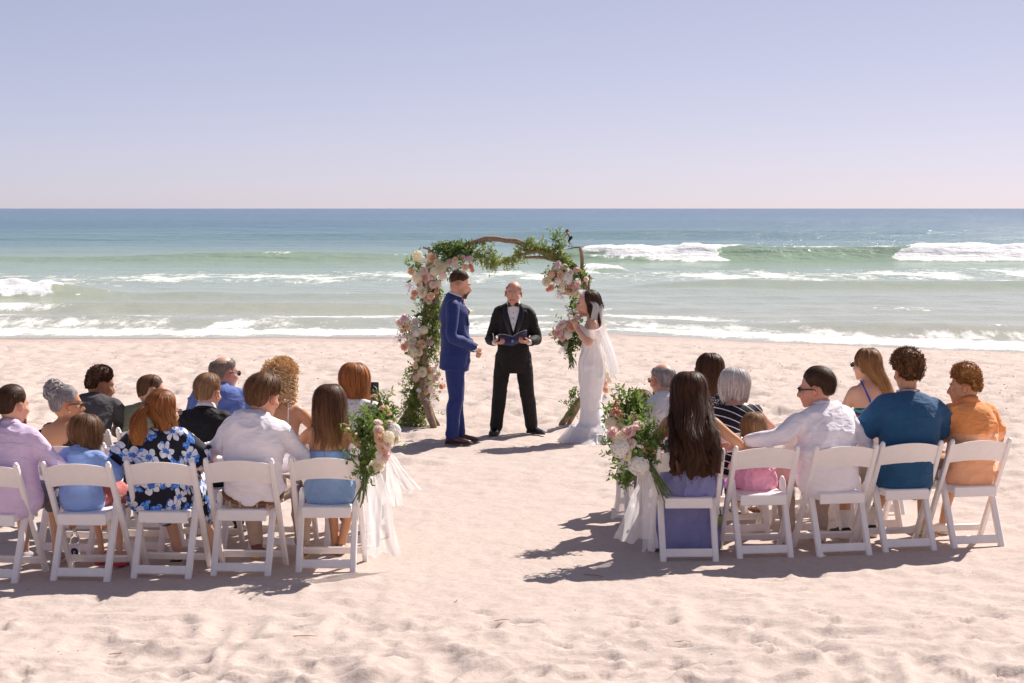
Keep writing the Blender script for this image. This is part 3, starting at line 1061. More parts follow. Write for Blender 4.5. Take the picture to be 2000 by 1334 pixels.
        e((0, .086, -.074), (.021, .012, .008))
        nk = (.060 if s.sex == 'm' else .050) * min(s.k, 1.0) * (.6 + .4 * s.hs)
        a = s.spine[-2] * .35 + s.spine[-1] * .65
        tube(mb, [a, s.spine[-1], s.hp((0, -.020, -.055)), s.hp((0, -.015, .0))], [nk * 1.28, nk * 1.05, nk * .98, nk * .9], 18, 12)

    def hand(s, mb, sd):
        """palm, four fingers and a thumb"""
        o = dict(curl=.5, dir=None, palm=None, spread=.0, thumb=.5)
        o.update(s.hands.get(sd, {}))
        W = s.J['wr' + sd]
        d = unit(o['dir'] if o['dir'] is not None else W - s.J['el' + sd])
        pn = np.asarray(o['palm'] if o['palm'] is not None else (0, 0, -1), float)
        pn = unit(pn - d * pn.dot(d))
        tx = np.cross(d, pn) * (1 if sd == 'R' else -1)     # towards the thumb
        kk = .98 * (s.k * .5 + .5) * (.92 if s.sex == 'f' else 1.0) * (.72 if s.hs < .99 else 1)
        loc = lambda x, y, z: W + (tx * x + d * y - pn * z) * kk
        c = o['curl']
        secs = []
        for y, hw, th in ((-.012, .024, .019), (.015, .030, .017), (.05, .040, .0155), (.08, .041, .0135), (.092, .038, .011)):
            secs.append((loc(0.002, y, 0), tx * hw * kk, -pn * th * kk))
        loft(mb, secs, 12)
        for x, ln, y0 in ((.031, .072, .086), (.0105, .080, .090), (-.0105, .074, .088), (-.030, .058, .082)):
            a = 0.15 + c * .5
            p = [V(x * (1 + o['spread']), y0 - .01, 0), V(x * (1 + o['spread']), y0, 0)]
            for fr, st in ((.42, .0), (.32, .95), (.26, .7)):
                q = p[-1] + V(x * o['spread'] * .6, math.cos(a) * ln * fr, -math.sin(a) * ln * fr)
                p.append(q)
                a += c * 1.15 + .05
            tube(mb, [loc(*q) for q in p], np.array([.0088, .0092, .0085, .0078, .0068]) * kk, 8, 11, None, True, 0, True)
        t = o['thumb']
        p = [V(.022, .012, -.004), V(.042, .036, -.012), V(.056 - .012 * t, .062, -.020 - .020 * t), V(.058 - .030 * t, .086, -.026 - .032 * t)]
        tube(mb, [loc(*q) for q in p], np.array([.0125, .0115, .0095, .0075]) * kk, 8, 11, None, True, 0, True)

    def body(s, hands="LR", bare=(), stubble=None, fade=None, lips=(1.0, .62, .60), blush=1.0):
        mb = MB()
        s.torso(mb)
        for sd in "LR":
            s.arm(mb, sd)
            s.leg(mb, sd)
            if sd in bare:
                s.foot(mb, sd, 0)
        s.head(mb)
        me = remeshed(mb, s.voxel, 3, .5, .28)
        v = get_v(me)
        idx = np.zeros(len(me.loops), np.int32)
        me.loops.foreach_get("vertex_index", idx)
        st = np.zeros(len(me.polygons) + 1, np.int32)
        me.polygons.foreach_get("loop_start", st[:-1])
        st[-1] = len(idx)
        out = MB()
        out.add(v, [idx[a:b] for a, b in zip(st[:-1], st[1:])])
        for sg in (-1, 1):        # ears: a curled shell
            rt = s.hr @ rotm('Z', sg * R(-24)) @ rotm('X', R(12))
            c = np.array((sg * .077, -.008, -.010))
            sphere(out, s.hp(c), np.array((.008, .018, .029)) * s.hs, 12, 8, rt)
            ring = [s.hp(c) + rt @ (np.array((sg * (.007 + .003 * math.cos(t)), .0165 * math.cos(t) * -1, .0265 * math.sin(t))) * s.hs) for t in np.linspace(-1.7, 2.4, 16)]
            tube(out, ring, .0038 * s.hs, 5, None, None, True, 0, True)
        n0 = out.n
        for sd in hands:
            s.hand(out, sd)
        bpy.data.meshes.remove(me)
        o = out.build("body", s.skin, s.root)
        V_ = out.verts()
        h = (V_ - s.hc) @ np.linalg.inv(s.hm).T
        col = np.ones((len(V_), 3))

        def blob(c, r, colr, amt=1.0):
            d = np.sqrt((((h - np.array(c)) / np.array(r)) ** 2).sum(1))
            w = (np.clip(1.35 - d, 0, 1) * amt).clip(0, 1)[:, None]
            col[:] = col * (1 - w) + np.array(colr) * w
        for sg in (-1, 1):
            blob((sg * .080, -.006, -.010), (.014, .026, .036), (1.12, .72, .68), .6 * blush)
            blob((sg * .038, .074, -.030), (.024, .024, .02), (1.08, .84, .80), .45 * blush)
        blob((0, .112, -.036), (.016, .014, .014), (1.05, .78, .74), .5 * blush)
        if fade is not None:
            blob((0, -.075, .010), (.085, .075, .062), fade, .8)
            for sg in (-1, 1):
                blob((sg * .072, -.035, .030), (.03, .05, .036), fade, .7)
        if stubble is not None:
            c, amt = stubble
            blob((0, .050, -.088), (.056, .056, .030), c, amt)
            blob((0, .094, -.052), (.028, .018, .008), c, amt)
            for sg in (-1, 1):
                blob((sg * .056, .020, -.058), (.016, .04, .040), c, amt)
        blob((0, .096, -.067), (.023, .014, .011), lips, .85)
        o.data  # painted natural complexion
        vcol(o.data, "paint", np.clip(col, 0, 1.3))
        return o

    def face(s, brow=None, eye=(.10, .06, .04)):
        """eyes and brows"""
        mw, mi, mbw = FACE['white'], simple("iris", eye, .2), brow or HAIR_DARK
        for sg in (-1, 1):
            mb = MB()
            sphere(mb, s.hp((sg * .031, .0795, .004)), np.array((.0115, .0085, .0036)) * s.hs, 12, 8, s.hr)
            sphere(mb, s.hp((sg * .031, .0858, .004)), np.array((.0052, .0030, .0036)) * s.hs, 8, 6, s.hr, 1)
            mb.build("eye", [mw, mi], s.root)
            mb = MB()
            tube(mb, [s.hp((sg * .012, .094, .021)), s.hp((sg * .030, .093, .0275)), s.hp((sg * .052, .078, .0215))], np.array([[.0034, .0028], [.0036, .003], [.002, .002]]) * s.hs, 8, 7)
            mb.build("eyebrow", mbw, s.root)

    # garments ---------------------------------------------------------
    def garment(s, name, mat, parts, voxel=.0122, smooth=7, wr=.012, wf=(3.6, 3.6, 7.5), seed=1, cut=None, parent=None, extra=None, rot=0.0):
        mb = MB()
        for p in parts:
            if p[0] == 'torso':
                s.torso(mb, p[1], p[2], *p[3:])
            elif p[0] == 'arm':
                s.arm(mb, *p[1:])
            elif p[0] == 'leg':
                s.leg(mb, *p[1:])
            elif p[0] == 'tube':
                tube(mb, *p[1:])
            elif p[0] == 'loft':
                loft(mb, *p[1:])
            elif p[0] == 'ball':
                sphere(mb, p[1], p[2])
        me = remeshed(mb, voxel, smooth)
        if wr:
            v, n = get_v(me), get_n(me)
            q = v @ rotm('Y', rot).T
            w = .35 * fbm(q[:, 0] * 5, q[:, 1] * 5, q[:, 2] * 5, seed + 3, 2)
            a = vnoise(q[:, 0] * wf[0] + w, q[:, 1] * wf[1] + w, q[:, 2] * wf[2] + 3 * w, seed)
            b = vnoise(q[:, 0] * wf[0] * 2.1, q[:, 1] * wf[1] * 2.1, q[:, 2] * wf[2] * 1.6 + 2 * w, seed + 9)
            d = ((1 - abs(a)) ** 2.2 - .33) + .38 * ((1 - abs(b)) ** 2.2 - .33)
            k = 2.4 * (.2 + .75 * sstep(-.3, .5, vnoise(v[:, 0] * 4, v[:, 1] * 4, v[:, 2] * 4, seed + 20)))
            set_v(me, v + n * (wr * d * k)[:, None])
        if cut is not None:
            drop_faces(me, cut)
        return link(name, me, mat, parent or s.root)

    def collar(s, mat, h=.036, r=1.0, gap=.35, flare=.010, name="collar", z0=-.012, thick=.006):
        a, b = s.spine[-1], s.hp((0, -.02, -.055))
        T = unit(b - a)
        X = unit(s.axX1 - T * s.axX1.dot(T))
        Y = np.cross(T, X)
        nk = (.072 if s.sex == 'm' else .060) * min(s.k, 1.0) * r
        az = np.linspace(gap, 2 * math.pi - gap, 30)
        mb = MB()
        prof = [(z0 - .006, .016), (z0 + .004, .014 + flare), (z0 + h * .6, .006 + flare * .4), (z0 + h, .002), (z0 + h - .002, .002 - thick), (z0, .001)]
        rows = []
        for z, dr in prof:
            rr = nk + dr
            rows.append(np.array([a + T * (z + (.010 * -math.cos(t))) + X * math.sin(t) * rr + Y * math.cos(t) * rr * 1.02 for t in az]))
        v = np.vstack(rows)
        mb.add(v, ring_faces(len(prof), len(az), False))
        return mb.build(name, mat, s.root)

    def foot(s, mb, sd, lift=0.0, shoe=False, mi=0):
        """foot shape heel to toe"""
        A = s.J['an' + sd]
        d = unit(V(*s.feet.get(sd, (0.05 * (1 if sd == 'R' else -1), 1, 0))))
        X = unit(np.cross(d, V(0, 0, 1)))
        U = np.cross(X, d)
        kk = min(1.0, s.k) * (1.12 if shoe else 1.0)
        zb = A - U * (.075 if s.hs > .99 else .06)
        secs = []
        for y, hw, h in ((-.062, .018, .03), (-.052, .028, .055), (-.02, .033, .07), (.03, .036, .066), (.085, .042, .045), (.135, .042, .032), (.165, .034, .025), (.185, .016, .016)):
            c = zb + d * y * kk + U * (h / 2 + lift) * kk
            secs.append((c, X * hw * kk, U * h / 2 * kk))
        return loft(mb, secs, 14, True, mi, .75)

    def shoe(s, sd, mat, sole=None, name="shoe"):
        mb = MB()
        s.foot(mb, sd, .012, True, 0)
        if sole:
            A = s.J['an' + sd]
            d = unit(V(*s.feet.get(sd, (0.05 * (1 if sd == 'R' else -1), 1, 0))))
            X = unit(np.cross(d, V(0, 0, 1)))
            U = np.cross(X, d)
            kk = min(1.0, s.k) * 1.12
            zb = A - U * .075
            y = [(-.066, .016), (-.055, .029), (-.02, .035), (.03, .038), (.085, .045), (.135, .045), (.168, .036), (.19, .014)]
            lo = [zb + d * a * kk + X * b * kk for a, b in y] + [zb + d * a * kk - X * b * kk for a, b in reversed(y)]
            lo = np.array(lo)
            n = len(lo)
            v = np.vstack([lo - U * .004, lo + U * .020])
            f = ring_faces(2, n) + [tuple(range(n - 1, -1, -1)), tuple(range(n, 2 * n))]
            mb.add(v, f, 1)
        return mb.build(name, [mat, sole or mat], s.root)

# ------------------------------------------------------------------ hair
def scalp(az, th, thick=0.0):
    """az from the back of the head, + to the right; th from the crown"""
    az, th = np.broadcast_arrays(np.asarray(az, float), np.asarray(th, float))
    c = np.array((0, -.012, .030))
    r = np.stack([.074 + thick + 0 * az, .094 + thick + 0 * az, .084 + thick + 0 * az], -1)
    low = np.maximum(th - math.pi / 2, 0)
    hz = np.where(th > math.pi / 2, np.cos(.62 * low), np.sin(th))
    vz = np.where(th > math.pi / 2, -1.22 * np.sin(low), np.cos(th))
    d = np.stack([hz * np.sin(az), -hz * np.cos(az), vz], -1)
    return c + d * r

def sag(la, ps, thick=0.0):
    """arcs from the forehead over the crown to the nape: la sideways, ps along (0 = straight ahead)"""
    la, ps = np.broadcast_arrays(np.asarray(la, float), np.asarray(ps, float))
    c = np.array((0, -.012, .030))
    low = np.maximum(ps - math.pi, 0)
    cy = np.where(ps > math.pi, -np.cos(.62 * low), np.cos(ps))
    cz = np.where(ps > math.pi, -1.22 * np.sin(low), np.sin(ps))
    d = np.stack([np.sin(la), np.cos(la) * cy, np.cos(la) * cz], -1)
    r = np.stack([.074 + thick + 0 * la, .094 + thick + 0 * la, .084 + thick + 0 * la], -1)
    return c + d * r

def sheet(P, fn, mat, nu=48, nv=18, rib=600, rw=.0028, lift=.006, wrap=False, clump=(34, .003), s0=(0, .55), s1=(.75, 1.0), seed=1, name="hair", wob=.012, k=9, base=True, mb=None, build=True):
    r = np.random.default_rng(seed)
    mb = mb or MB()

    def ev(u, s):
        p = fn(u, s)
        e = 1e-3
        du = fn(u + e, s) - fn(u - e, s)
        dv = fn(u, s + e) - fn(u, s - e)
        n = np.cross(du, dv)
        n /= np.linalg.norm(n, axis=-1, keepdims=True) + 1e-9
        ref = p - P.hc
        sg = np.sign((n * ref).sum(-1, keepdims=True))
        sg[sg == 0] = 1
        t = du / (np.linalg.norm(du, axis=-1, keepdims=True) + 1e-9)
        return p, n * sg, t
    if base:
        u = np.linspace(0, 1, nu, endpoint=not wrap)
        s = np.linspace(0.0, 1, nv)
        U, S = np.meshgrid(u, s)
        p, n, _ = ev(U, S)
        uu = U * clump[0]
        cl = vnoise(uu, S * 2.2, 0, seed) + .5 * vnoise(uu * 2.3, S * 3, 0, seed + 4)
        if wrap:
            w = sstep(0, .08, U) * (1 - sstep(.92, 1, U))
            cl = cl * w
        p = p + n * (clump[1] * cl * sstep(0, .15, S))[..., None]
        mb.add(p.reshape(-1, 3), ring_faces(nv, nu, wrap), 0, np.stack([U, S], -1).reshape(-1, 2))
    if rib:
        u0 = r.uniform(0, 1, rib)
        a = r.uniform(*s0, rib)
        b = r.uniform(*s1, rib)
        tt = np.linspace(0, 1, k)
        S = a[:, None] * (1 - tt) + b[:, None] * tt
        U = u0[:, None] + wob * (vnoise(u0[:, None] * 50, S * 3.0, 0, seed + 7)) + wob * .5 * (tt[None] ** 2) * r.normal(size=(rib, 1))
        U = (U % 1.0) if wrap else np.clip(U, 0.002, .998)
        S = np.clip(S, 0.003, 1.03)
        p, n, t = ev(U, S)
        lf = (r.uniform(.1, 1, (rib, 1)) ** 1.5 * lift * 1.35) * (.25 + .75 * tt[None] ** .8)
        fly = (r.uniform(0, 1, (rib, 1)) < .13)          # stray strands
        lf = np.where(fly, lf * 1.0 + lift * 2.2 * tt[None] ** 1.5 * r.uniform(.4, 1.3, (rib, 1)), lf)
        p = p + n * lf[..., None] + np.where(fly, .012 * tt[None] ** 2 * r.normal(size=(rib, 1)), 0)[..., None] * t
        w = np.where(fly[..., None], .45, 1.0) * rw * r.uniform(.5, 1.2, (rib, 1, 1)) * (1 - .75 * tt[None, :, None] ** 3)
        q = np.stack([p - t * w, p + t * w], 2)              # rib,k,2,3
        base_i = (np.arange(rib) * k * 2)[:, None] + (np.arange(k - 1) * 2)[None]
        f = np.stack([base_i, base_i + 1, base_i + 3, base_i + 2], -1).reshape(-1, 4)
        uv = np.stack([np.repeat((u0[:, None] + r.uniform(-.4, .4, (rib, 1))) * np.ones((1, k)), 2, 1).reshape(rib, k, 2), np.repeat(S[:, :, None], 2, 2)], -1)
        mb.add(q.reshape(-1, 3), f, 0, uv.reshape(-1, 2))
    if build:
        return mb.build(name, mat, P.root, True, True)
    return mb

HL_AZ = np.radians([0, 45, 62, 72, 96, 106, 118, 140, 180])
def short_cut(P, mat, thick=.014, top=.020, nape=140, front=50, rib=700, seed=1, lift=.007, swirl=.8, rw=.0024, side_k=.5, bald=None, temple=None, clump=(22, .006), name="hair", flow="crown", tmo=None):
    tm = np.radians([nape, nape - 4, nape - 14, 97, 90, 98, 84, 60, front])
    if temple:
        tm[7] = R(temple)
    if tmo is not None:
        tm = np.radians(tmo)

    def tk_of(az, th, t0):
        tmax = np.interp(abs(az), HL_AZ, tm)
        f = np.clip((tmax - th) / .75, 0, 1) ** .8
        tk = (thick + (top - thick) * np.clip(np.cos(th), 0, 1) ** .7) * (.12 + .88 * f)
        if bald is not None:
            tk = tk * (.3 + .7 * sstep(0, .25, th - t0))
            tk = np.where(tmax <= t0 + .03, -.016, tk)
        return tk

    def fn(u, s):
        az = (u * 2 - 1) * math.pi
        tmax = np.interp(abs(az), HL_AZ, tm)
        t0 = 0.0
        if bald is not None:
            t0 = np.interp(abs(az), np.radians([0, 60, 120, 180]), np.radians(bald))
        th = t0 + (np.maximum(tmax, t0 + .02) - t0) * np.clip(s, 0, 1.05)
        a2 = az + swirl * (1 - np.clip(s, 0, 1)) ** 2 * .6
        return P.hp(scalp(a2 if bald is None else az, th, tk_of(az, th, t0)))
    if flow == "crown":
        return sheet(P, fn, mat, 60, 20, rib, rw, lift, True, clump, (.0, .75), (.3, 1.0), seed, name, .02, 7)
    # combed back: strands run front to nape over the same cap
    mb = sheet(P, fn, mat, 60, 20, 0, wrap=True, clump=(3, .001), seed=seed, build=False)
    v = (mb.v[0] - P.hc) @ np.linalg.inv(P.hm).T - np.array((0, -.012, .03))
    la = np.arcsin(np.clip(v[:, 0] / (np.linalg.norm(v, axis=1) + 1e-9), -1, 1))
    ps = np.arctan2(v[:, 2], v[:, 1]) % 6.28
    mb.uv[0] = np.stack([la / 2.8 + .5, ps / 4.0], 1)

    def fs(u, s):
        la = (u * 2 - 1) * R(86)
        ps = R(front + 2) + (R(232) - R(front + 2)) * s
        d = sag(la, ps, 0) - np.array((0, -.012, .03))
        az = np.arctan2(d[..., 0], -d[..., 1])
        th = np.arctan2(np.hypot(d[..., 0], d[..., 1]), d[..., 2])
        th = np.where(th > math.pi / 2, math.pi / 2 + np.clip((th - math.pi / 2) * 1.05, 0, 1), th)
        tmax = np.interp(abs(az), HL_AZ, tm)
        th = np.minimum(th, tmax)
        return P.hp(scalp(az, th, tk_of(az, th, 0)))
    return sheet(P, fs, mat, 40, 20, rib, rw, lift, False, clump, (0, .55), (.35, 1), seed, name, .008, 9, False, mb)

def slick_hair(P, mat, thick=.014, rib=900, seed=2, nape=142, front=52, name="hair", lift=.005):
    return short_cut(P, mat, thick, thick * 1.15, nape if nape < 180 else 142, front, rib, seed, lift, flow="back", rw=.0028)

def long_hair(P, mat, zend, W=.10, yb=-.12, depth=.10, thick=.020, amax=118, wave=.008, wk=26, rib=1100, seed=3, xs=0.0, taper=.04, part=.0, bulge=.02, name="hair", curl_in=0.0, rw=.0030, lift=.011, split=.42, top=None):
    """falls from the crown over the back; person frame for the hanging part"""
    A = R(amax)

    def fn(u, s):
        s = np.asarray(s, float)
        az = (u * 2 - 1) * A
        th_end = R(98) - R(14) * (abs(az) / A) ** 2
        sa = np.clip(s / split, 0, 1)
        tk = thick * (.55 + .45 * sstep(0, .6, sa))
        if top is not None:
            tk = tk + (top - thick) * (1 - sa)
        th = th_end * sa
        ph = P.hp(scalp(az, th, tk) + np.stack([part * (1 - sa) + 0 * az, 0 * az, 0 * az], -1))
        h = np.clip((s - split) / (1 - split), 0, 1.05)
        p0 = P.hp(scalp(az, th_end, thick))
        a = az / A
        ze = zend + taper * a ** 2 + .038 * vnoise(u * 8, 0 * s, 0, seed) + .030 * vnoise(u * 27, 0 * s, 0, seed + 1)
        xt = P.hc[0] + xs + W * np.sin(a * math.pi / 2)
        yt = yb + depth * (1 - np.cos(a * math.pi / 2))
        e = h * h * (3 - 2 * h)
        if curl_in:
            e = h ** 1.2
        ex = e if curl_in else sstep(0, .55, h)
        x = p0[..., 0] * (1 - ex) + xt * ex
        y = p0[..., 1] * (1 - e) + yt * e - bulge * np.sin(math.pi * np.clip(h, 0, 1))
        z = p0[..., 2] * (1 - h) + ze * h
        g = h ** .7
        ph2 = 2.5 * vnoise(u * 7, 0 * s, 0, seed + 5) * 3
        x = x + wave * g * np.sin(wk * z + ph2)
        y = y + wave * .8 * g * np.cos(wk * z + ph2 * 1.3)
        if curl_in:
            t2 = sstep(.6, 1, h)
            x = x - (x - P.hc[0]) * curl_in * t2
            y = y - (y - P.hc[1]) * curl_in * t2
        hang = np.stack([x, y, z], -1)
        m = (s > split)[..., None]
        return np.where(m, hang, ph)
    return sheet(P, fn, mat, 90, 34, rib, rw, lift, False, (20, .012), (0, .6), (.62, 1.06), seed, name, .016, 10)

def lock(P, mat, pts, rad, rib=300, nu=18, nv=26, seed=5, wave=.006, wk=5, name="hair", rw=.0028, lift=.010, clump=(8, .004)):
    """a gathered lock, pts in the person frame"""
    q = crom(np.hstack([np.asarray(pts, float), np.asarray(rad, float)[:, None]]), 60)
    fr = frames(q[:, :3])
    fx = np.array([a for a, b in fr])
    fy = np.array([b for a, b in fr])
    ts = np.linspace(0, 1, 60)

    def fn(u, s):
        a = u * 2 * math.pi
        I = lambda arr: np.stack([np.interp(s, ts, arr[:, i]) for i in range(3)], -1)
        r = np.interp(s, ts, q[:, 3]) * (1 + .15 * vnoise(u * 5, s * 3, 0, seed))
        c = I(q[:, :3])
        o = I(fx) * (np.cos(a) * r)[..., None] + I(fy) * (np.sin(a) * r)[..., None]
        wv = (wave * s * np.sin(wk * s * 6.28 + 3 * vnoise(u * 4, 0 * s, 0, seed + 3)))[..., None] * I(fx)
        return c + o + wv
    # outward reference for the normals is the lock's own axis
    class Q:
        pass
    r_ = np.random.default_rng(seed)
    return sheet(P, fn, mat, nu, nv, rib, rw, lift, True, clump, (0, .5), (.7, 1.02), seed, name, .03, 10)

def curly_hair(P, mat, n=900, thick=.026, top=.045, size=.008, length=.03, nape=135, front=58, seed=4, rw=.0030, cap=True, side=1.0, name="hair", turns=1.6, zmin=None):
    r = np.random.default_rng(seed)
    mb = MB()
    tm = np.radians([nape, nape - 4, nape - 14, 96, 90, 96, 82, 62, front])

    def tkf(az, th):
        tmax = np.interp(abs(az), HL_AZ, tm)
        f = sstep(0, .5, tmax - th)
        sd = 1 - (1 - side) * sstep(.5, 1.3, th)
        return (thick + (top - thick) * np.clip(np.cos(th), 0, 1)) * (.2 + .8 * f) * sd

    def fn(u, s):
        az = (u * 2 - 1) * math.pi
        th = np.interp(abs(az), HL_AZ, tm) * np.clip(s, 0, 1.02)
        return P.hp(scalp(az, th, tkf(az, th) * .82))
    sheet(P, fn, mat, 60, 18, 0, wrap=True, clump=(22, .006), seed=seed, mb=mb, build=False)
    az = r.uniform(-math.pi, math.pi, n)
    tmax = np.interp(abs(az), HL_AZ, tm)
    th = np.arccos(1 - r.uniform(0, 1, n) * (1 - np.cos(tmax)))
    p0 = P.hp(scalp(az, th, tkf(az, th) * .5))
    nr = p0 - P.hc
    nr /= np.linalg.norm(nr, axis=1)[:, None]
    d = nr + r.normal(size=(n, 3)) * .55
    d /= np.linalg.norm(d, axis=1)[:, None]
    a = np.cross(d, r.normal(size=(n, 3)))
    a /= np.linalg.norm(a, axis=1)[:, None]
    b = np.cross(d, a)
    k = 8
    t = np.linspace(0, 1, k)
    ln = length * r.uniform(.6, 1.25, n) * (.45 + .55 * np.clip(tkf(az, th) / max(top, thick), 0, 1))
    sz = size * r.uniform(.7, 1.3, n)
    ang = t[None] * turns * 6.28 + r.uniform(0, 6.28, n)[:, None]
    p = p0[:, None] + d[:, None] * (t[None] * ln[:, None])[..., None] + a[:, None] * (np.cos(ang) * sz[:, None])[..., None] + b[:, None] * (np.sin(ang) * sz[:, None])[..., None]
    w = d[:, None] * (rw * r.uniform(.6, 1.2, (n, 1, 1)))
    q = np.stack([p - w, p + w], 2)
    bi = (np.arange(n) * k * 2)[:, None] + (np.arange(k - 1) * 2)[None]
    f = np.stack([bi, bi + 1, bi + 3, bi + 2], -1).reshape(-1, 4)
    uv = np.stack([np.repeat(r.uniform(0, 1, (n, 1)) * np.ones((1, k)), 2, 1).reshape(n, k, 2), np.repeat(t[None, :, None] * np.ones((n, 1, 2)), 1, 1)], -1)
    mb.add(q.reshape(-1, 3), f, 0, uv.reshape(-1, 2))
    return mb.build(name, mat, P.root, True, True)

def beard(P, mat, drop=.02, rib=260, seed=8, name="beard", low=.0):
    """chin and jaw hair; angle round the chin"""
    def fn(u, s):
        a = (u * 2 - 1) * R(62)
        x = .052 * np.sin(a)
        y = .032 + .054 * np.cos(a) - .004
        z0 = -.072 - .004 * np.cos(a)
        z = z0 - (.042 + drop * np.cos(a) ** 3) * s
        k = 1 - .42 * s ** 2
        return P.hp(np.stack([x * k * 1.04, .02 + (y - .02) * (1.05 - .10 * s + low * s), z], -1))
    return sheet(P, fn, mat, 26, 8, rib, .0022, .006, False, (16, .003), (0, .5), (.4, 1.05), seed, name, .03, 6)

def sunglasses(P, lens, frame, w=1.0, name="sunglasses"):
    mb = MB()
    for sg in (-1, 1):
        secs = [(P.hp((sg * .034, .098, .004)), P.hm @ V(.027 * w, -.004 * sg, 0), P.hm @ V(0, 0, .019)), (P.hp((sg * .034, .103, .004)), P.hm @ V(.025 * w, -.004 * sg, 0), P.hm @ V(0, 0, .017))]
        loft(mb, secs, 18, True, 0, .7)
        tube(mb, [P.hp((sg * .060, .094, .011)), P.hp((sg * .078, .060, .010)), P.hp((sg * .084, .0, .006)), P.hp((sg * .082, -.012, -.004))], np.array([[.005, .003]] * 4), 6, 10, None, True, 1)
    tube(mb, [P.hp((-.012, .108, .008)), P.hp((0, .112, .010)), P.hp((.012, .108, .008))], .003, 6, 5, None, True, 1)
    return mb.build(name, [lens, frame], P.root)

FACE = {'white': simple("eye_white", (.7, .66, .62), .25)}
HAIR_DARK = simple("brow_dark", (.05, .03, .022), .7)
# ================================================================== FLOWERS AND LEAVES
def petal_material(name, a, b, trans=.25):
    m, N, L, P = newmat(name)
    co = ncoord(N)
    n = nnoise(N, L, co, 30, 3, .6)
    L.new(nramp(N, L, n, [(.3, a), (.7, b)]), P.inputs["Base Color"])
    P.inputs["Roughness"].default_value = .6
    P.inputs["Specular IOR Level"].default_value = .2
    tr = N.new("ShaderNodeBsdfTranslucent")
    tr.inputs[0].default_value = rgba(tuple(min(.95, x * 1.08) for x in b))
    mx = N.new("ShaderNodeMixShader")
    mx.inputs[0].default_value = .45
    L.new(P.outputs[0], mx.inputs[1])
    L.new(tr.outputs[0], mx.inputs[2])
    L.new(mx.outputs[0], N["Material Output"].inputs[0])
    return m

PET = {
    'cream': petal_material("petal_cream", (.84, .74, .56), (.92, .87, .74)),
    'white': petal_material("petal_white", (.86, .82, .74), (.94, .92, .88)),
    'pink': petal_material("petal_pink", (.88, .56, .54), (.92, .74, .70)),
    'blush': petal_material("petal_blush", (.90, .72, .65), (.94, .83, .77)),
    'peach': petal_material("petal_peach", (.92, .60, .42), (.94, .75, .58)),
    'coral': petal_material("petal_coral", (.88, .46, .32), (.92, .62, .47)),
    'mauve': petal_material("petal_mauve", (.74, .54, .62), (.86, .72, .77)),
}

def petal(mb, M, w, l, cup, curl, n=4, mi=0):
    """one cupped petal growing along +z of M, base at the origin"""
    v = []
    for i in range(n + 1):
        s = i / n
        hw = w * math.sin(math.pi * (.18 + .62 * s)) * (1 if s < .95 else .9)
        for j in (-1, -.4, .4, 1):
            x = hw * j
            y = cup * (1 - s * .2) * (j * j - .4) * -1 * w + curl * s * s * l
            z = l * s - .10 * l * j * j * s
            v.append((x, y, z))
    v = np.array(v) @ M[:3, :3].T + M[:3, 3]
    return mb.add(v, ring_faces(n + 1, 4, False), mi)

def place(az, tilt, rad, h=0.0):
    """petal frame at azimuth az, leaning outwards by tilt"""
    M = np.eye(4)
    Rm = rotm('Z', az) @ rotm('X', -tilt)
    M[:3, :3] = Rm
    M[:3, 3] = rotm('Z', az) @ V(0, rad, h)
    return M

def rose_mesh(col, seed, openness=1.0):
    r = random.Random(seed)
    mb = MB()
    sphere(mb, (0, 0, .020), (.010, .010, .016), 8, 6)
    for ring, (n, tilt, rad, w, l, cup, curl) in enumerate([(3, .10, .006, .018, .034, -.6, -.06), (4, .32, .009, .022, .036, -.55, .02), (5, .62, .011, .026, .038, -.45, .10), (6, .98, .012, .029, .040, -.35, .18), (6, 1.32, .010, .030, .040, -.25, .22)]):
        for i in range(n):
            az = 2 * math.pi * (i + .5 * (ring % 2)) / n + r.uniform(-.15, .15)
            petal(mb, place(az, tilt * openness + r.uniform(-.08, .08), rad, .002), w, l * r.uniform(.92, 1.06), cup, curl)
    me = mb.mesh("rose")
    me.materials.append(PET[col])
    return me

def hydrangea_mesh(col, seed):
    r = random.Random(seed)
    mb = MB()
    sphere(mb, (0, 0, .02), (.036, .036, .026), 10, 7)
    for k in range(46):
        t = math.acos(1 - 1.35 * (k + .5) / 46)
        a = k * 2.39996
        d = V(math.sin(t) * math.cos(a), math.sin(t) * math.sin(a), math.cos(t))
        c = V(0, 0, .018) + d * V(.042, .042, .034) * r.uniform(.95, 1.1)
        X = unit(np.cross(d, V(.3, .5, .8)))
        Y = np.cross(d, X)
        ph = r.uniform(0, 1.5)
        for q in range(4):
            an = ph + q * math.pi / 2
            u = X * math.cos(an) + Y * math.sin(an)
            w = np.cross(d, u)
            s = .0115
            mb.add([c, c + u * s * .6 + w * s * .55 + d * .002, c + u * s * 1.15 + d * .003, c + u * s * .6 - w * s * .55 + d * .002], [(0, 3, 2, 1)])
    me = mb.mesh("hydrangea")
    me.materials.append(PET[col])
    return me

def dahlia_mesh(col, seed):
    r = random.Random(seed)
    mb = MB()
    sphere(mb, (0, 0, .012), (.010, .010, .010), 8, 6, None, 1)
    for ring, (n, tilt, l) in enumerate([(8, .55, .026), (11, .95, .034), (13, 1.30, .040)]):
        for i in range(n):
            az = 2 * math.pi * (i + .5 * (ring % 2)) / n + r.uniform(-.06, .06)
            petal(mb, place(az, tilt, .005, .002), .0085, l * r.uniform(.92, 1.05), -.5, .1)
    me = mb.mesh("dahlia")
    me.materials.append(PET[col])
    me.materials.append(PET['coral' if col == 'pink' else 'cream'])
    return me

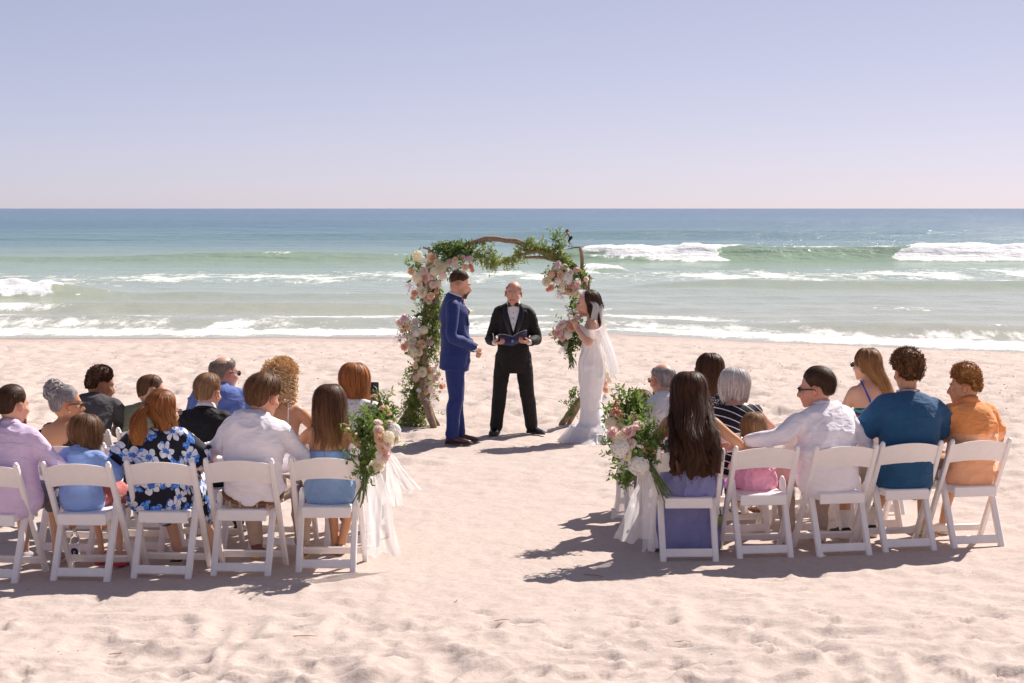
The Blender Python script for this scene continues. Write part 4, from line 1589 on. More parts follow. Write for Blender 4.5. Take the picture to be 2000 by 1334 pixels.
def bud_mesh(col, seed):
    mb = MB()
    for i in range(5):
        petal(mb, place(i * 1.2566, .10, .006), .016, .036, -.7, -.12)
    for i in range(4):
        petal(mb, place(i * 1.5708 + .4, .25, .006), .015, .028, -.6, -.05)
    me = mb.mesh("flower_bud")
    me.materials.append(PET[col])
    return me

_FM = {}
def flower(kind, col, pos, size, face, parent, seed=0):
    """flower part; its mesh is shared with its look-alikes"""
    key = (kind, col, seed % 2)
    if key not in _FM:
        me = {'rose': rose_mesh, 'hydrangea': hydrangea_mesh, 'dahlia': dahlia_mesh, 'flower_bud': bud_mesh}[kind](col, len(kind) * 7 + seed)
        me.polygons.foreach_set("use_smooth", [True] * len(me.polygons))
        _FM[key] = me
    o = bpy.data.objects.new(kind, _FM[key])
    COL.objects.link(o)
    o.parent = parent
    f = Vector(unit(face))
    q = f.to_track_quat('Z', 'Y').to_matrix() @ Matrix.Rotation(random.uniform(0, 6.28), 3, 'Z')
    o.matrix_local = Matrix.Translation(Vector(pos)) @ q.to_4x4() @ Matrix.Diagonal((size / .08, size / .08, size / .08, 1))
    return o

def leaf_material(name, a, b, back=.35):
    m, N, L, P = newmat(name)
    n = nnoise(N, L, ncoord(N), 14, 3, .6)
    L.new(nramp(N, L, n, [(.3, a), (.7, b)]), P.inputs["Base Color"])
    P.inputs["Roughness"].default_value = .45
    P.inputs["Specular IOR Level"].default_value = .4
    tr = N.new("ShaderNodeBsdfTranslucent")
    L.new(nmix(N, L, .5, tuple(x * 1.6 for x in b), (.25, .35, .03)), tr.inputs[0])
    mx = N.new("ShaderNodeMixShader")
    mx.inputs[0].default_value = back
    L.new(P.outputs[0], mx.inputs[1])
    L.new(tr.outputs[0], mx.inputs[2])
    L.new(mx.outputs[0], N["Material Output"].inputs[0])
    return m

LEAF = {
    'vine': leaf_material("leaf_vine", (.24, .28, .075), (.40, .43, .14)),
    'mid': leaf_material("leaf_mid", (.095, .155, .045), (.17, .245, .07)),
    'dark': leaf_material("leaf_dark", (.055, .105, .032), (.11, .175, .05)),
    'fresh': leaf_material("leaf_fresh", (.12, .20, .05), (.20, .29, .08)),
}

def leaves_np(centres, dirs, size, ratio=.42, r=None, bend=.25):
    """many small folded leaves: six vertices each"""
    r = r or rng
    n = len(centres)
    d = dirs / (np.linalg.norm(dirs, axis=1)[:, None] + 1e-9)
    a = np.cross(d, r.normal(size=(n, 3)))
    a /= np.linalg.norm(a, axis=1)[:, None] + 1e-9
    b = np.cross(d, a)
    s = (size * r.uniform(.6, 1.25, n))[:, None]
    w = s * ratio
    p0 = centres
    p1 = centres + d * s * .38 + a * w * .5 + b * w * .25
    p2 = centres + d * s * .78 + a * w * .36 + b * (w * .1 - s * bend * .4)
    p3 = centres + d * s - b * s * bend
    p4 = centres + d * s * .78 - a * w * .36 + b * (w * .1 - s * bend * .4)
    p5 = centres + d * s * .38 - a * w * .5 + b * w * .25
    pm = centres + d * s * .5 - b * s * bend * .2
    v = np.stack([p0, p1, p2, p3, p4, p5, pm], 1).reshape(-1, 3)
    i = np.arange(n)[:, None] * 7
    f = np.concatenate([i + np.array([[0, 1, 6, 6]]), i + np.array([[1, 2, 3, 6]]), i + np.array([[3, 4, 5, 6]]), i + np.array([[5, 0, 6, 6]])], 0)
    return v, f

def foliage(name, mat, parent, sprays, size, per=14, ratio=.42, r=None, stem=.0016, leaf_up=.2):
    """sprays: polylines of thin stems carrying leaves, kept as one mass"""
    r = r or rng
    mb = MB()
    C, D = [], []
    for sp in sprays:
        q = crom(sp, per)
        T = np.gradient(q, axis=0)
        C.append(q)
        D.append(T / (np.linalg.norm(T, axis=1)[:, None] + 1e-9) * .5 + r.normal(size=q.shape) * .75 + np.array((0, 0, leaf_up)))
        tube(mb, q[::3], stem, 3, None, None, False)
    v, f = leaves_np(np.vstack(C), np.vstack(D), size, ratio, r)
    tri = [tuple(x[:3]) if x[2] == x[3] else tuple(x) for x in f.tolist()]
    mb.add(v, tri)
    o = mb.build(name, mat, parent)
    o["kind"] = "stuff"
    return o

def big_leaf_mesh(mat, l=.07, w=.026):
    mb = MB()
    n = 7
    v = []
    for i in range(n):
        s = i / (n - 1)
        hw = w * math.sin(math.pi * min(1, s * .97 + .015)) ** .8
        for j in (-1, -.5, 0, .5, 1):
            v.append((hw * j, .010 * abs(j) + -.25 * l * s * s * .6, l * s))
    mb.add(np.array(v), ring_faces(n, 5, False))
    me = mb.mesh("leaf")
    me.materials.append(mat)
    me.polygons.foreach_set("use_smooth", [True] * len(me.polygons))
    return me

BIGLEAF = [big_leaf_mesh(LEAF['mid'], .062, .021), big_leaf_mesh(LEAF['fresh'], .064, .023), big_leaf_mesh(LEAF['dark'], .075, .022)]

def big_leaf(pos, d, parent, k=0, size=1.0):
    o = bpy.data.objects.new("leaf", BIGLEAF[k % 3])
    COL.objects.link(o)
    o.parent = parent
    q = Vector(unit(d)).to_track_quat('Z', 'Y').to_matrix() @ Matrix.Rotation(random.uniform(0, 6.28), 3, 'Z')
    o.matrix_local = Matrix.Translation(Vector(pos)) @ q.to_4x4() @ Matrix.Diagonal((size, size, size, 1))
    return o

def tulle_material(name="tulle", alpha=.58, lace=False):
    m, N, L, P = newmat(name)
    P.inputs["Base Color"].default_value = (.92, .90, .90, 1)
    P.inputs["Roughness"].default_value = .5
    P.inputs["Sheen Weight"].default_value = .3
    tl = N.new("ShaderNodeBsdfTranslucent")
    tl.inputs[0].default_value = (.92, .90, .89, 1)
    tp = N.new("ShaderNodeBsdfTransparent")
    m1 = N.new("ShaderNodeMixShader")
    m1.inputs[0].default_value = .5
    L.new(P.outputs[0], m1.inputs[1])
    L.new(tl.outputs[0], m1.inputs[2])
    m2 = N.new("ShaderNodeMixShader")
    lw = N.new("ShaderNodeLayerWeight")
    lw.inputs[0].default_value = .25
    a = nmath(N, L, 'ADD', alpha, nmath(N, L, 'MULTIPLY', lw.outputs["Facing"], .15))
    if lace:
        uv = ncoord(N, "UV")
        vo = N.new("ShaderNodeTexVoronoi")
        vo.inputs["Scale"].default_value = 26
        L.new(uv, vo.inputs["Vector"])
        sp = N.new("ShaderNodeSeparateXYZ")
        L.new(uv, sp.inputs[0])
        e = nmath(N, L, 'MULTIPLY', nmath(N, L, 'LESS_THAN', vo.outputs["Distance"], .36), nmath(N, L, 'GREATER_THAN', nmath(N, L, 'ADD', sp.outputs[1], nmath(N, L, 'MULTIPLY', nnoise(N, L, uv, 9), .5)), .95))
        a = nmath(N, L, 'ADD', a, nmath(N, L, 'MULTIPLY', e, .5))
    a = nmath(N, L, 'MINIMUM', a, 1.0)
    L.new(a, m2.inputs[0])
    L.new(tp.outputs[0], m2.inputs[1])
    L.new(m1.outputs[0], m2.inputs[2])
    L.new(m2.outputs[0], N["Material Output"].inputs[0])
    return m

TULLE = tulle_material()

def tulle_sheet(name, top, bot, w0, w1, parent, folds=4, amp=.035, seed=1, nu=60, nv=40, sag=.0, mat=None, wind=(0, 0, 0), ragged=.03):
    """gathered cloth hanging from top to bot; widths along x"""
    u = np.linspace(-1, 1, nu)
    s = np.linspace(0, 1, nv)
    U, S = np.meshgrid(u, s)
    top, bot = np.asarray(top, float), np.asarray(bot, float)
    w = w0 + (w1 - w0) * S ** .7
    ph = vnoise(U * 1.1, S * 1.6, 0, seed) * 2.6
    fold = np.sin(U * math.pi * folds * .38 + ph) * amp * .14 * (.25 + .75 * S) + .8 * amp * vnoise(U * .9, S * 2.2, 0, seed + 8) * S
    x = top[0] + (bot[0] - top[0]) * S + U * w + wind[0] * S ** 2 + .012 * vnoise(U * 1.5, S * 3, 0, seed + 3)
    y = top[1] + (bot[1] - top[1]) * S + fold + wind[1] * S ** 2 + .006 * vnoise(U * 4, S * 5, 0, seed + 4)
    z = top[2] + (bot[2] + ragged * vnoise(U * 2.5, 0 * S, 0, seed + 6) - top[2]) * S + wind[2] * S ** 2 + sag * np.sin(math.pi * S)
    mb = MB()
    mb.add(np.stack([x, y, z], -1).reshape(-1, 3), ring_faces(nv, nu, False), 0, np.stack([U * .5 + .5, S], -1).reshape(-1, 2))
    return mb.build(name, mat or TULLE, parent, True, True)
# ================================================================== ARCH, BOUQUETS
def bark_material():
    m, N, L, P = newmat("driftwood")
    co = ncoord(N)
    n = nnoise(N, L, nmap(N, L, co, (1, 1, .22)), 38, 5, .65, .5)
    n2 = nnoise(N, L, co, 6, 3)
    c = nramp(N, L, n, [(.28, (.13, .075, .045)), (.5, (.27, .175, .11)), (.75, (.42, .30, .20))])
    c = nmix(N, L, nmath(N, L, 'MULTIPLY', n2, .3), c, (.36, .30, .25))
    L.new(c, P.inputs["Base Color"])
    P.inputs["Roughness"].default_value = .85
    nbump(N, L, n, .7, .012, P)
    return m

BARK = bark_material()
STEM = simple("stem_green", (.12, .16, .05), .6, var=.3, scale=40)

def branch(name, pts, rad, parent, seed=1):
    mb = MB()
    tube(mb, pts, rad, 12, 40, None, True, 0, True)
    v = mb.v[0]
    d = .010 * vnoise(v[:, 0] * 9, v[:, 1] * 9, v[:, 2] * 5, seed) + .005 * vnoise(v[:, 0] * 30, v[:, 1] * 30, v[:, 2] * 9, seed)
    c = v + np.stack([d, d * .6, d * .3], 1)
    mb.v[0] = c
    return mb.build(name, BARK, parent)

def sprays_along(guide, n, spread, ln, out=.5, droop=-.3, r=None, m=5, bias=(0, 0, 0)):
    """short stems leaving a guide curve in all directions"""
    r = r or rng
    g = crom(guide, 60)
    S = []
    for _ in range(n):
        p = g[r.integers(0, 60)] + r.normal(size=3) * spread * np.array((1, .8, 1))
        d = unit(r.normal(size=3) + np.array(bias)) * ln * r.uniform(.5, 1.3)
        pts = [p]
        for k in range(1, m):
            t = k / (m - 1)
            pts.append(p + d * t + V(0, 0, droop * ln * t * t) + r.normal(size=3) * ln * .06)
        S.append(np.array(pts))
    return S

def build_arch():
    Y0 = 23.05
    base = V(-.15, Y0, 0)
    T = empty("wedding_arch", base, 0, "driftwood wedding arch hung with pale roses and green vines", "arch")

    def W(px, py, dy=0.0):
        return at(px, py, Y0 + dy) - base

    def G(pts, dy=0.0):
        return [W(*p[:2], dy + (p[2] if len(p) > 2 else 0)) for p in pts]
    B = lambda pts, rad, seed=1, dy=0.0: branch("driftwood_branch", G(pts, dy), rad, T, seed)
    B([(797, 836), (810, 785), (821, 705), (831, 610), (838, 545), (841, 505), (838, 484)], [.045, .042, .038, .034, .03, .024, .014], 1, .05)
    B([(848, 832, -.12), (836, 800, -.08), (827, 762, -.02), (826, 710), (831, 640)], [.040, .042, .036, .030, .022], 2, -.08)
    B([(856, 830, .05), (840, 798, .03), (832, 760), (834, 700)], [.026, .028, .026, .02], 3, .02)
    B([(779, 834), (797, 805), (812, 768), (820, 720)], [.034, .036, .03, .022], 4, .1)
    B([(836, 512), (843, 492), (858, 479), (878, 474)], [.014, .013, .012, .010], 5)
    B([(829, 483), (838, 487), (847, 493)], [.012, .011, .008], 6)
    B([(872, 494), (900, 483), (928, 473), (955, 466), (985, 469), (1012, 472), (1032, 484), (1050, 491)], [.022, .026, .028, .032, .028, .030, .026, .020], 7)
    B([(1030, 483), (1062, 494), (1098, 508), (1124, 520), (1140, 548)], [.026, .028, .026, .026, .024], 8, .04)
    B([(1020, 498), (1048, 492), (1086, 499)], [.012, .016, .014], 9, -.05)
    B([(1026, 503), (1060, 503), (1098, 514)], [.014, .017, .016], 10, -.03)
    B([(1134, 484), (1138, 504), (1138, 532), (1142, 580)], [.016, .019, .018, .022], 11)
    B([(1151, 538), (1150, 560), (1151, 600)], [.013, .016, .018], 12)
    B([(1138, 530), (1150, 610), (1152, 690), (1142, 765), (1122, 795), (1096, 830)], [.026, .030, .034, .036, .036, .036], 13, .1)
    B([(1148, 560), (1153, 650), (1150, 740), (1130, 790), (1110, 830)], [.022, .026, .030, .030, .028], 14, .16)
    r = np.random.default_rng(5)
    # vines: thousands of small leaves
    def fol(key, name, groups, size, per=14, ratio=.42, leaf_up=.2):
        S = []
        for guide, n, sp, ln, dr, *b in groups:
            S += sprays_along(guide, n, sp, ln, 0, dr, r, 5, b[0] if b else (0, 0, 0))
        foliage(name, LEAF[key], T, S, size, per, ratio, r, .0014, leaf_up)
    pil = G([(812, 828), (818, 770), (826, 690), (838, 620), (846, 560)], -.04)
    pilr = G([(846, 690), (852, 640), (850, 590), (842, 556)], -.02)
    pil2 = G([(800, 815), (806, 770), (814, 720)], -.06)
    skirt = G([(792, 832), (815, 835), (842, 834)], -.10)
    tl = G([(846, 497), (880, 490), (922, 494)], -.04)
    dr1 = G([(922, 494), (945, 508), (970, 514), (998, 506), (1016, 494)], -.02)
    dr2 = G([(958, 482), (964, 498), (966, 518)], -.02)
    tr = G([(1014, 482), (1045, 484), (1080, 492), (1100, 505)], -.03)
    cl1, cl2, cl3, cl4 = G([(812, 510), (825, 545), (835, 580), (870, 520), (905, 512)], -.03), G([(790, 630), (810, 660), (815, 690)], -.03), G([(830, 715), (840, 745), (835, 770)], -.03), G([(1078, 535), (1105, 540), (1120, 575)], -.03)
    fol('mid', "filler_leaves", [(cl1, 110, .05, .09, 0), (cl2, 80, .045, .09, 0), (cl3, 60, .04, .08, 0), (cl4, 70, .045, .09, 0)], .038, 10, .44)
    fol('vine', "vine_leaves", [(pil, 300, .050, .10, -.5), (pilr, 170, .032, .10, -.6), (pil2, 80, .04, .09, -.5), (skirt, 60, .05, .10, -.1), (dr1, 150, .028, .085, -.5), (dr2, 40, .020, .07, -.6), (tr, 150, .035, .075, .0),
                                (G([(930, 478), (968, 467)]), 14, .015, .05, 0)], .026, 13)
    fol('mid', "vine_leaves", [(pil, 150, .060, .11, -.4), (pilr, 60, .03, .10, -.5), (tr, 40, .03, .08, 0), (G([(1112, 812), (1118, 780), (1124, 760)]), 26, .02, .08, -.3)], .032, 12, .46)
    fol('dark', "ruscus_leaves", [(tl, 120, .040, .13, -.15, (.25, 0, .3)), (pil, 60, .05, .09, -.3), (G([(1100, 515), (1120, 530), (1138, 545)]), 40, .04, .1, -.1), (G([(1140, 560), (1150, 600), (1156, 640)]), 36, .03, .10, -.2)], .044, 12, .34)
    fol('fresh', "ruscus_leaves", [(G([(1086, 490), (1088, 475), (1086, 462)]), 14, .016, .09, .6, (0, 0, 1.4)), (G([(1094, 480), (1100, 470), (1096, 492)]), 8, .014, .08, .4, (.3, 0, 1.2)), (G([(800, 790), (796, 760), (800, 735)]), 16, .03, .09, .2)], .042, 9, .34)
    # dusty filler sprigs: fine twigs
    mb = MB()
    for (px, py), n in (((800, 555), 22), ((852, 580), 18), ((783, 655), 26), ((1095, 570), 26), ((1118, 605), 14), ((845, 770), 20), ((880, 525), 10)):
        c = W(px, py, -.08)
        for _ in range(n):
            d = unit(r.normal(size=3) + np.array((0, 0, -.5))) * r.uniform(.06, .14)
            tube(mb, [c + r.normal(size=3) * .02, c + d * .6, c + d + r.normal(size=3) * .02], [.0016, .0013, .001], 3)
            for t in (.5, .7, .85, 1.0):
                sphere(mb, c + d * t + r.normal(size=3) * .012, .0042, 5, 4)
    o = mb.build("filler_sprigs", PET['mauve'], T)
    o["kind"] = "stuff"
    # flowers
    F = [
        ('h', 'cream', 817, 501, 100), ('r', 'peach', 843, 504, 92), ('b', 'pink', 818, 516, 55), ('r', 'peach', 804, 530, 70), ('r', 'blush', 828, 529, 74), ('h', 'cream', 816, 542, 95), ('r', 'pink', 831, 542, 100),
        ('r', 'blush', 844, 540, 76), ('r', 'cream', 861, 523, 96), ('r', 'blush', 880, 512, 62), ('r', 'peach', 889, 508, 56), ('d', 'pink', 904, 504, 66), ('d', 'mauve', 916, 506, 80), ('r', 'peach', 908, 522, 60), ('r', 'coral', 919, 521, 52), ('r', 'coral', 922, 528, 40),
        ('r', 'white', 888, 519, 66), ('h', 'blush', 872, 517, 66), ('h', 'cream', 848, 530, 90), ('r', 'cream', 826, 570, 92), ('r', 'cream', 837, 561, 74), ('r', 'peach', 842, 578, 68), ('r', 'pink', 832, 584, 58), ('r', 'coral', 810, 573, 62), ('r', 'peach', 806, 582, 40),
        ('h', 'blush', 855, 556, 80), ('h', 'blush', 864, 539, 74), ('r', 'blush', 846, 556, 66), ('r', 'pink', 835, 553, 56), ('r', 'coral', 852, 570, 44),
        ('r', 'mauve', 791, 621, 76), ('r', 'blush', 781, 630, 76), ('r', 'peach', 796, 638, 66), ('d', 'mauve', 812, 629, 84), ('r', 'white', 809, 641, 76), ('h', 'cream', 829, 646, 82), ('d', 'pink', 820, 655, 64), ('r', 'peach', 786, 646, 46),
        ('b', 'mauve', 782, 666, 70), ('r', 'white', 807, 665, 68), ('r', 'peach', 824, 673, 82), ('r', 'peach', 815, 675, 60), ('d', 'mauve', 839, 669, 82), ('r', 'coral', 790, 678, 62), ('h', 'blush', 799, 672, 70), ('h', 'cream', 808, 687, 104), ('r', 'cream', 820, 688, 70), ('r', 'blush', 815, 698, 66),
        ('h', 'white', 815, 650, 70),
        ('b', 'pink', 835, 709, 60), ('b', 'pink', 852, 715, 72), ('r', 'cream', 825, 727, 90), ('r', 'peach', 839, 725, 76), ('r', 'cream', 857, 729, 54), ('d', 'pink', 813, 738, 92), ('d', 'pink', 827, 744, 102), ('h', 'cream', 841, 736, 70), ('r', 'pink', 852, 738, 56), ('b', 'blush', 863, 740, 60),
        ('r', 'cream', 847, 744, 52), ('r', 'coral', 862, 755, 50), ('r', 'peach', 866, 753, 44), ('h', 'blush', 843, 762, 74), ('b', 'cream', 858, 766, 78), ('d', 'blush', 822, 774, 88), ('r', 'peach', 833, 765, 58), ('h', 'cream', 838, 750, 60), ('h', 'white', 819, 762, 50),
        ('d', 'mauve', 1090, 517, 86), ('r', 'cream', 1103, 526, 92), ('b', 'pink', 1071, 520, 52), ('r', 'pink', 1126, 527, 56), ('h', 'peach', 1078, 537, 78), ('r', 'peach', 1095, 536, 68), ('r', 'cream', 1068, 550, 86), ('h', 'white', 1106, 543, 116), ('h', 'blush', 1091, 549, 70),
        ('r', 'blush', 1080, 545, 60), ('r', 'coral', 1077, 562, 56), ('r', 'coral', 1070, 566, 38), ('r', 'pink', 1119, 559, 88), ('r', 'pink', 1128, 554, 60), ('h', 'blush', 1132, 569, 66), ('r', 'peach', 1112, 569, 80), ('h', 'cream', 1122, 580, 78), ('r', 'blush', 1133, 580, 54), ('h', 'blush', 1099, 556, 64), ('r', 'blush', 1145, 545, 44),
        ('r', 'cream', 838, 515, 70), ('h', 'white', 826, 508, 60), ('r', 'cream', 853, 512, 62), ('h', 'cream', 838, 590, 56), ('r', 'blush', 820, 556, 60), ('r', 'cream', 802, 655, 62), ('h', 'white', 796, 627, 56), ('r', 'peach', 812, 716, 50), ('h', 'white', 848, 722, 54), ('r', 'blush', 830, 757, 60), ('h', 'white', 832, 781, 50), ('r', 'cream', 1086, 528, 60), ('r', 'blush', 1114, 533, 60), ('h', 'cream', 1097, 563, 60), ('r', 'cream', 1126, 566, 54),
        ('h', 'cream', 1187, 734, 70), ('r', 'pink', 1180, 747, 76), ('r', 'peach', 1183, 761, 64), ('h', 'blush', 1190, 744, 50), ('r', 'blush', 1180, 735, 50), ('r', 'white', 1182, 775, 44),
    ]
    kinds = {'h': 'hydrangea', 'r': 'rose', 'd': 'dahlia', 'b': 'flower_bud'}
    for i, (k, c, px, py, sz) in enumerate(F):
        dy = -.11 + .03 * math.sin(i * 2.3)
        side = -.5 if px < 835 else .35
        if px > 1000:
            side = -.35 if px < 1105 else .3
        face = (side + random.uniform(-.35, .35), -1.0, random.uniform(-.15, .6))
        flower(kinds[k], c, W(px, py, dy), sz * .00108, face, T, i)
    for px, py, k in ((826, 518, 1), (833, 522, 0), (803, 545, 0), (818, 560, 2), (853, 565, 2), (797, 617, 2), (803, 608, 0), (812, 620, 2), (806, 652, 0), (1105, 512, 1), (1112, 516, 1), (1118, 514, 1), (1125, 537, 1), (1131, 541, 0), (1136, 536, 1), (1140, 548, 0), (1124, 546, 1), (1134, 556, 1), (1086, 552, 2), (1088, 562, 0), (1145, 565, 2), (1160, 566, 0), (870, 528, 0), (893, 526, 2), (848, 705, 2), (790, 690, 0), (1110, 524, 0), (1130, 528, 1)):
        big_leaf(W(px, py, -.10), (random.uniform(-1, 1), random.uniform(-.9, .1), random.uniform(-.6, .9)), T, k, random.uniform(.8, 1.25))
    return T

def build_bouquet(label, Y0, center, flowers, leafspots, up, stems, nleaf=120, lsize=.042, key='mid', tul=(), radius=.09, name="aisle_bouquet", group="bouquets tied to the aisle chairs", seed=3, cat="bouquet", dirv=None):
    c0 = at(center[0], center[1], Y0)
    base = V(c0[0], c0[1], 0 if name == "aisle_bouquet" else c0[2])
    T = empty(name, base, 0, label, cat, group)
    r = np.random.default_rng(seed)

    def W(px, py, dy=0.0):
        return at(px, py, Y0 + dy) - base
    C = W(*center)
    tie = W(*stems[0])
    S = []
    for _ in range(nleaf):
        px, py, rad = leafspots[r.integers(0, len(leafspots))]
        p = W(px, py, r.normal() * radius * .55) + r.normal(size=3) * rad * np.array((1, .7, 1))
        d = unit(p - tie + r.normal(size=3) * .10) * r.uniform(.05, .12)
        S.append(np.array([p - d * .3, p + d * .3 + r.normal(size=3) * .008, p + d + V(0, 0, -.01)]))
    foliage("leaves", LEAF[key], T, S, lsize, 9, .38, r, .0016, .15)
    U = []
    for a, b, n in up:
        for _ in range(n):
            p, q = W(*a), W(*b)
            q = q + r.normal(size=3) * .035
            U.append(np.array([p, p * .5 + q * .5 + r.normal(size=3) * .012, q]))
    foliage("sprigs", LEAF['fresh' if key == 'mid' else 'mid'], T, U, lsize * .95, 11, .34, r, .0018, .1)
    mb = MB()
    for _ in range(14):
        a = tie + r.normal(size=3) * .012
        b = W(*stems[1]) + r.normal(size=3) * .022
        tube(mb, [C * .5 + a * .5, a, b], .0042, 6, 7)
    mb.build("stems", STEM, T)
    kinds = {'h': 'hydrangea', 'r': 'rose', 'd': 'dahlia', 'b': 'flower_bud'}
    for i, (k, c, px, py, sz) in enumerate(flowers):
        out = unit(W(px, py) - C * .7 - tie * .3 + V(0, -.10, .02))
        if dirv is not None:
            out = unit(out + V(*dirv))
        flower(kinds[k], c, W(px, py, -.115 + .02 * math.sin(i * 1.7)), sz * .00102, out + r.normal(size=3) * .2, T, i)
    for px, py, _ in leafspots:
        for _k in range(2):
            p = W(px, py, -.07) + r.normal(size=3) * .03
            big_leaf(p, p - tie + r.normal(size=3) * .12, T, int(r.integers(0, 3)), r.uniform(.85, 1.25))
    for a, b, w0, w1, fo, amp, wind, sd in tul:
        tulle_sheet("tulle_ribbon", W(*a), W(*b), w0, w1, T, fo, amp, sd, wind=wind)
    return T

def build_bouquets():
    build_bouquet("leafy bouquet with peach flowers on the chair of the light-blue-dress woman", 13.72, (728, 868),
                  [('r', 'peach', 745, 858, 84), ('r', 'peach', 748, 872, 90), ('r', 'blush', 756, 866, 72), ('r', 'peach', 741, 848, 70), ('r', 'pink', 750, 890, 70), ('r', 'cream', 736, 908, 84), ('h', 'cream', 757, 855, 70), ('r', 'blush', 739, 840, 58), ('h', 'white', 740, 892, 64), ('r', 'cream', 727, 915, 60), ('r', 'blush', 738, 826, 50)],
                  [(715, 850, .035), (722, 868, .040), (716, 885, .035), (708, 905, .032), (732, 848, .03), (725, 830, .03), (718, 915, .028), (735, 870, .03)],
                  [((720, 850), (690, 812), 7), ((718, 840), (680, 830), 5), ((722, 835), (722, 800), 5), ((730, 840), (745, 825), 4), ((705, 905), (700, 920), 5)],
                  [(716, 930), (706, 976)], 110, .042, 'mid',
                  [((735, 925, -.02), (742, 1084, -.02), .035, .125, 4, .035, (.02, 0, 0), 3), ((728, 930, .06), (722, 1075, .05), .02, .05, 2, .03, (0, 0, 0), 6), ((755, 880, .02), (806, 962, .06), .02, .06, 2, .02, (.0, 0, .0), 9)])
    build_bouquet("smaller leafy bouquet with cream flowers beside the woman holding a phone", 14.85, (752, 830),
                  [('h', 'white', 767, 842, 84), ('r', 'cream', 772, 855, 70), ('r', 'peach', 750, 800, 66), ('r', 'peach', 757, 808, 50), ('r', 'blush', 762, 830, 64), ('r', 'cream', 764, 862, 64), ('h', 'cream', 755, 850, 70)],
                  [(742, 815, .03), (748, 835, .04), (755, 855, .035), (740, 850, .035), (758, 820, .025)],
                  [((742, 810), (733, 768), 6), ((745, 805), (752, 780), 5), ((748, 815), (760, 795), 4)],
                  [(742, 890), (738, 925)], 90, .040, 'dark', [((752, 885, 0), (765, 985, 0), .03, .09, 3, .03, (0, 0, 0), 12)], seed=8)
    build_bouquet("big bouquet with white hydrangeas tied to the periwinkle-dress woman's chair", 14.15, (1250, 870),
                  [('h', 'white', 1216, 878, 120), ('h', 'white', 1250, 905, 126), ('r', 'pink', 1228, 846, 88), ('r', 'pink', 1240, 838, 72), ('r', 'blush', 1247, 832, 64), ('h', 'cream', 1214, 858, 84), ('r', 'blush', 1233, 868, 66), ('r', 'cream', 1226, 889, 66), ('r', 'pink', 1198, 848, 84)],
                  [(1230, 860, .04), (1262, 855, .04), (1270, 880, .035), (1240, 890, .03), (1252, 845, .035), (1235, 920, .035), (1225, 930, .03), (1265, 905, .03), (1278, 865, .025), (1205, 870, .025)],
                  [((1250, 850), (1278, 828), 5), ((1230, 920), (1222, 945), 8), ((1262, 860), (1250, 825), 5), ((1210, 890), (1196, 905), 4)],
                  [(1278, 925), (1300, 966)], 78, .044, 'mid',
                  [((1264, 922, -.02), (1242, 1058, .0), .03, .13, 4, .04, (-.03, 0, 0), 4), ((1272, 925, .02), (1268, 1078, .02), .02, .055, 2, .03, (0, 0, 0), 5)], seed=9)
    build_bouquet("airy bouquet with coral flowers beside the small dark-haired child", 15.1, (1225, 810),
                  [('r', 'coral', 1204, 806, 78), ('r', 'coral', 1209, 815, 60), ('r', 'coral', 1203, 790, 44), ('h', 'cream', 1197, 828, 84), ('r', 'peach', 1240, 818, 52), ('r', 'pink', 1197, 848, 80), ('r', 'cream', 1212, 836, 66), ('b', 'peach', 1203, 780, 40)],
                  [(1220, 820, .04), (1235, 808, .04), (1248, 820, .035), (1195, 820, .035), (1212, 800, .03), (1240, 790, .025), (1225, 840, .03)],
                  [((1225, 810), (1204, 756), 6), ((1228, 805), (1228, 775), 4), ((1245, 810), (1262, 782), 6), ((1235, 800), (1240, 785), 4), ((1205, 830), (1186, 826), 5)],
                  [(1226, 880), (1230, 905)], 62, .046, 'mid',
                  [((1220, 888, 0), (1226, 1008, 0), .04, .085, 3, .035, (-.04, 0, 0), 7)], seed=10)
# ================================================================== FABRICS WITH A PRINT
def print_base(name, rough=.8):
    m, N, L, P = newmat(name)
    co = ncoord(N)
    P.inputs["Roughness"].default_value = rough
    P.inputs["Specular IOR Level"].default_value = .25
    P.inputs["Sheen Weight"].default_value = .1
    nbump(N, L, nnoise(N, L, nmap(N, L, co, (1, 1, 2.2)), 28, 3, .55, .6), .25, .012, P)
    sp = N.new("ShaderNodeSeparateXYZ")
    L.new(co, sp.inputs[0])
    return m, N, L, P, co, sp

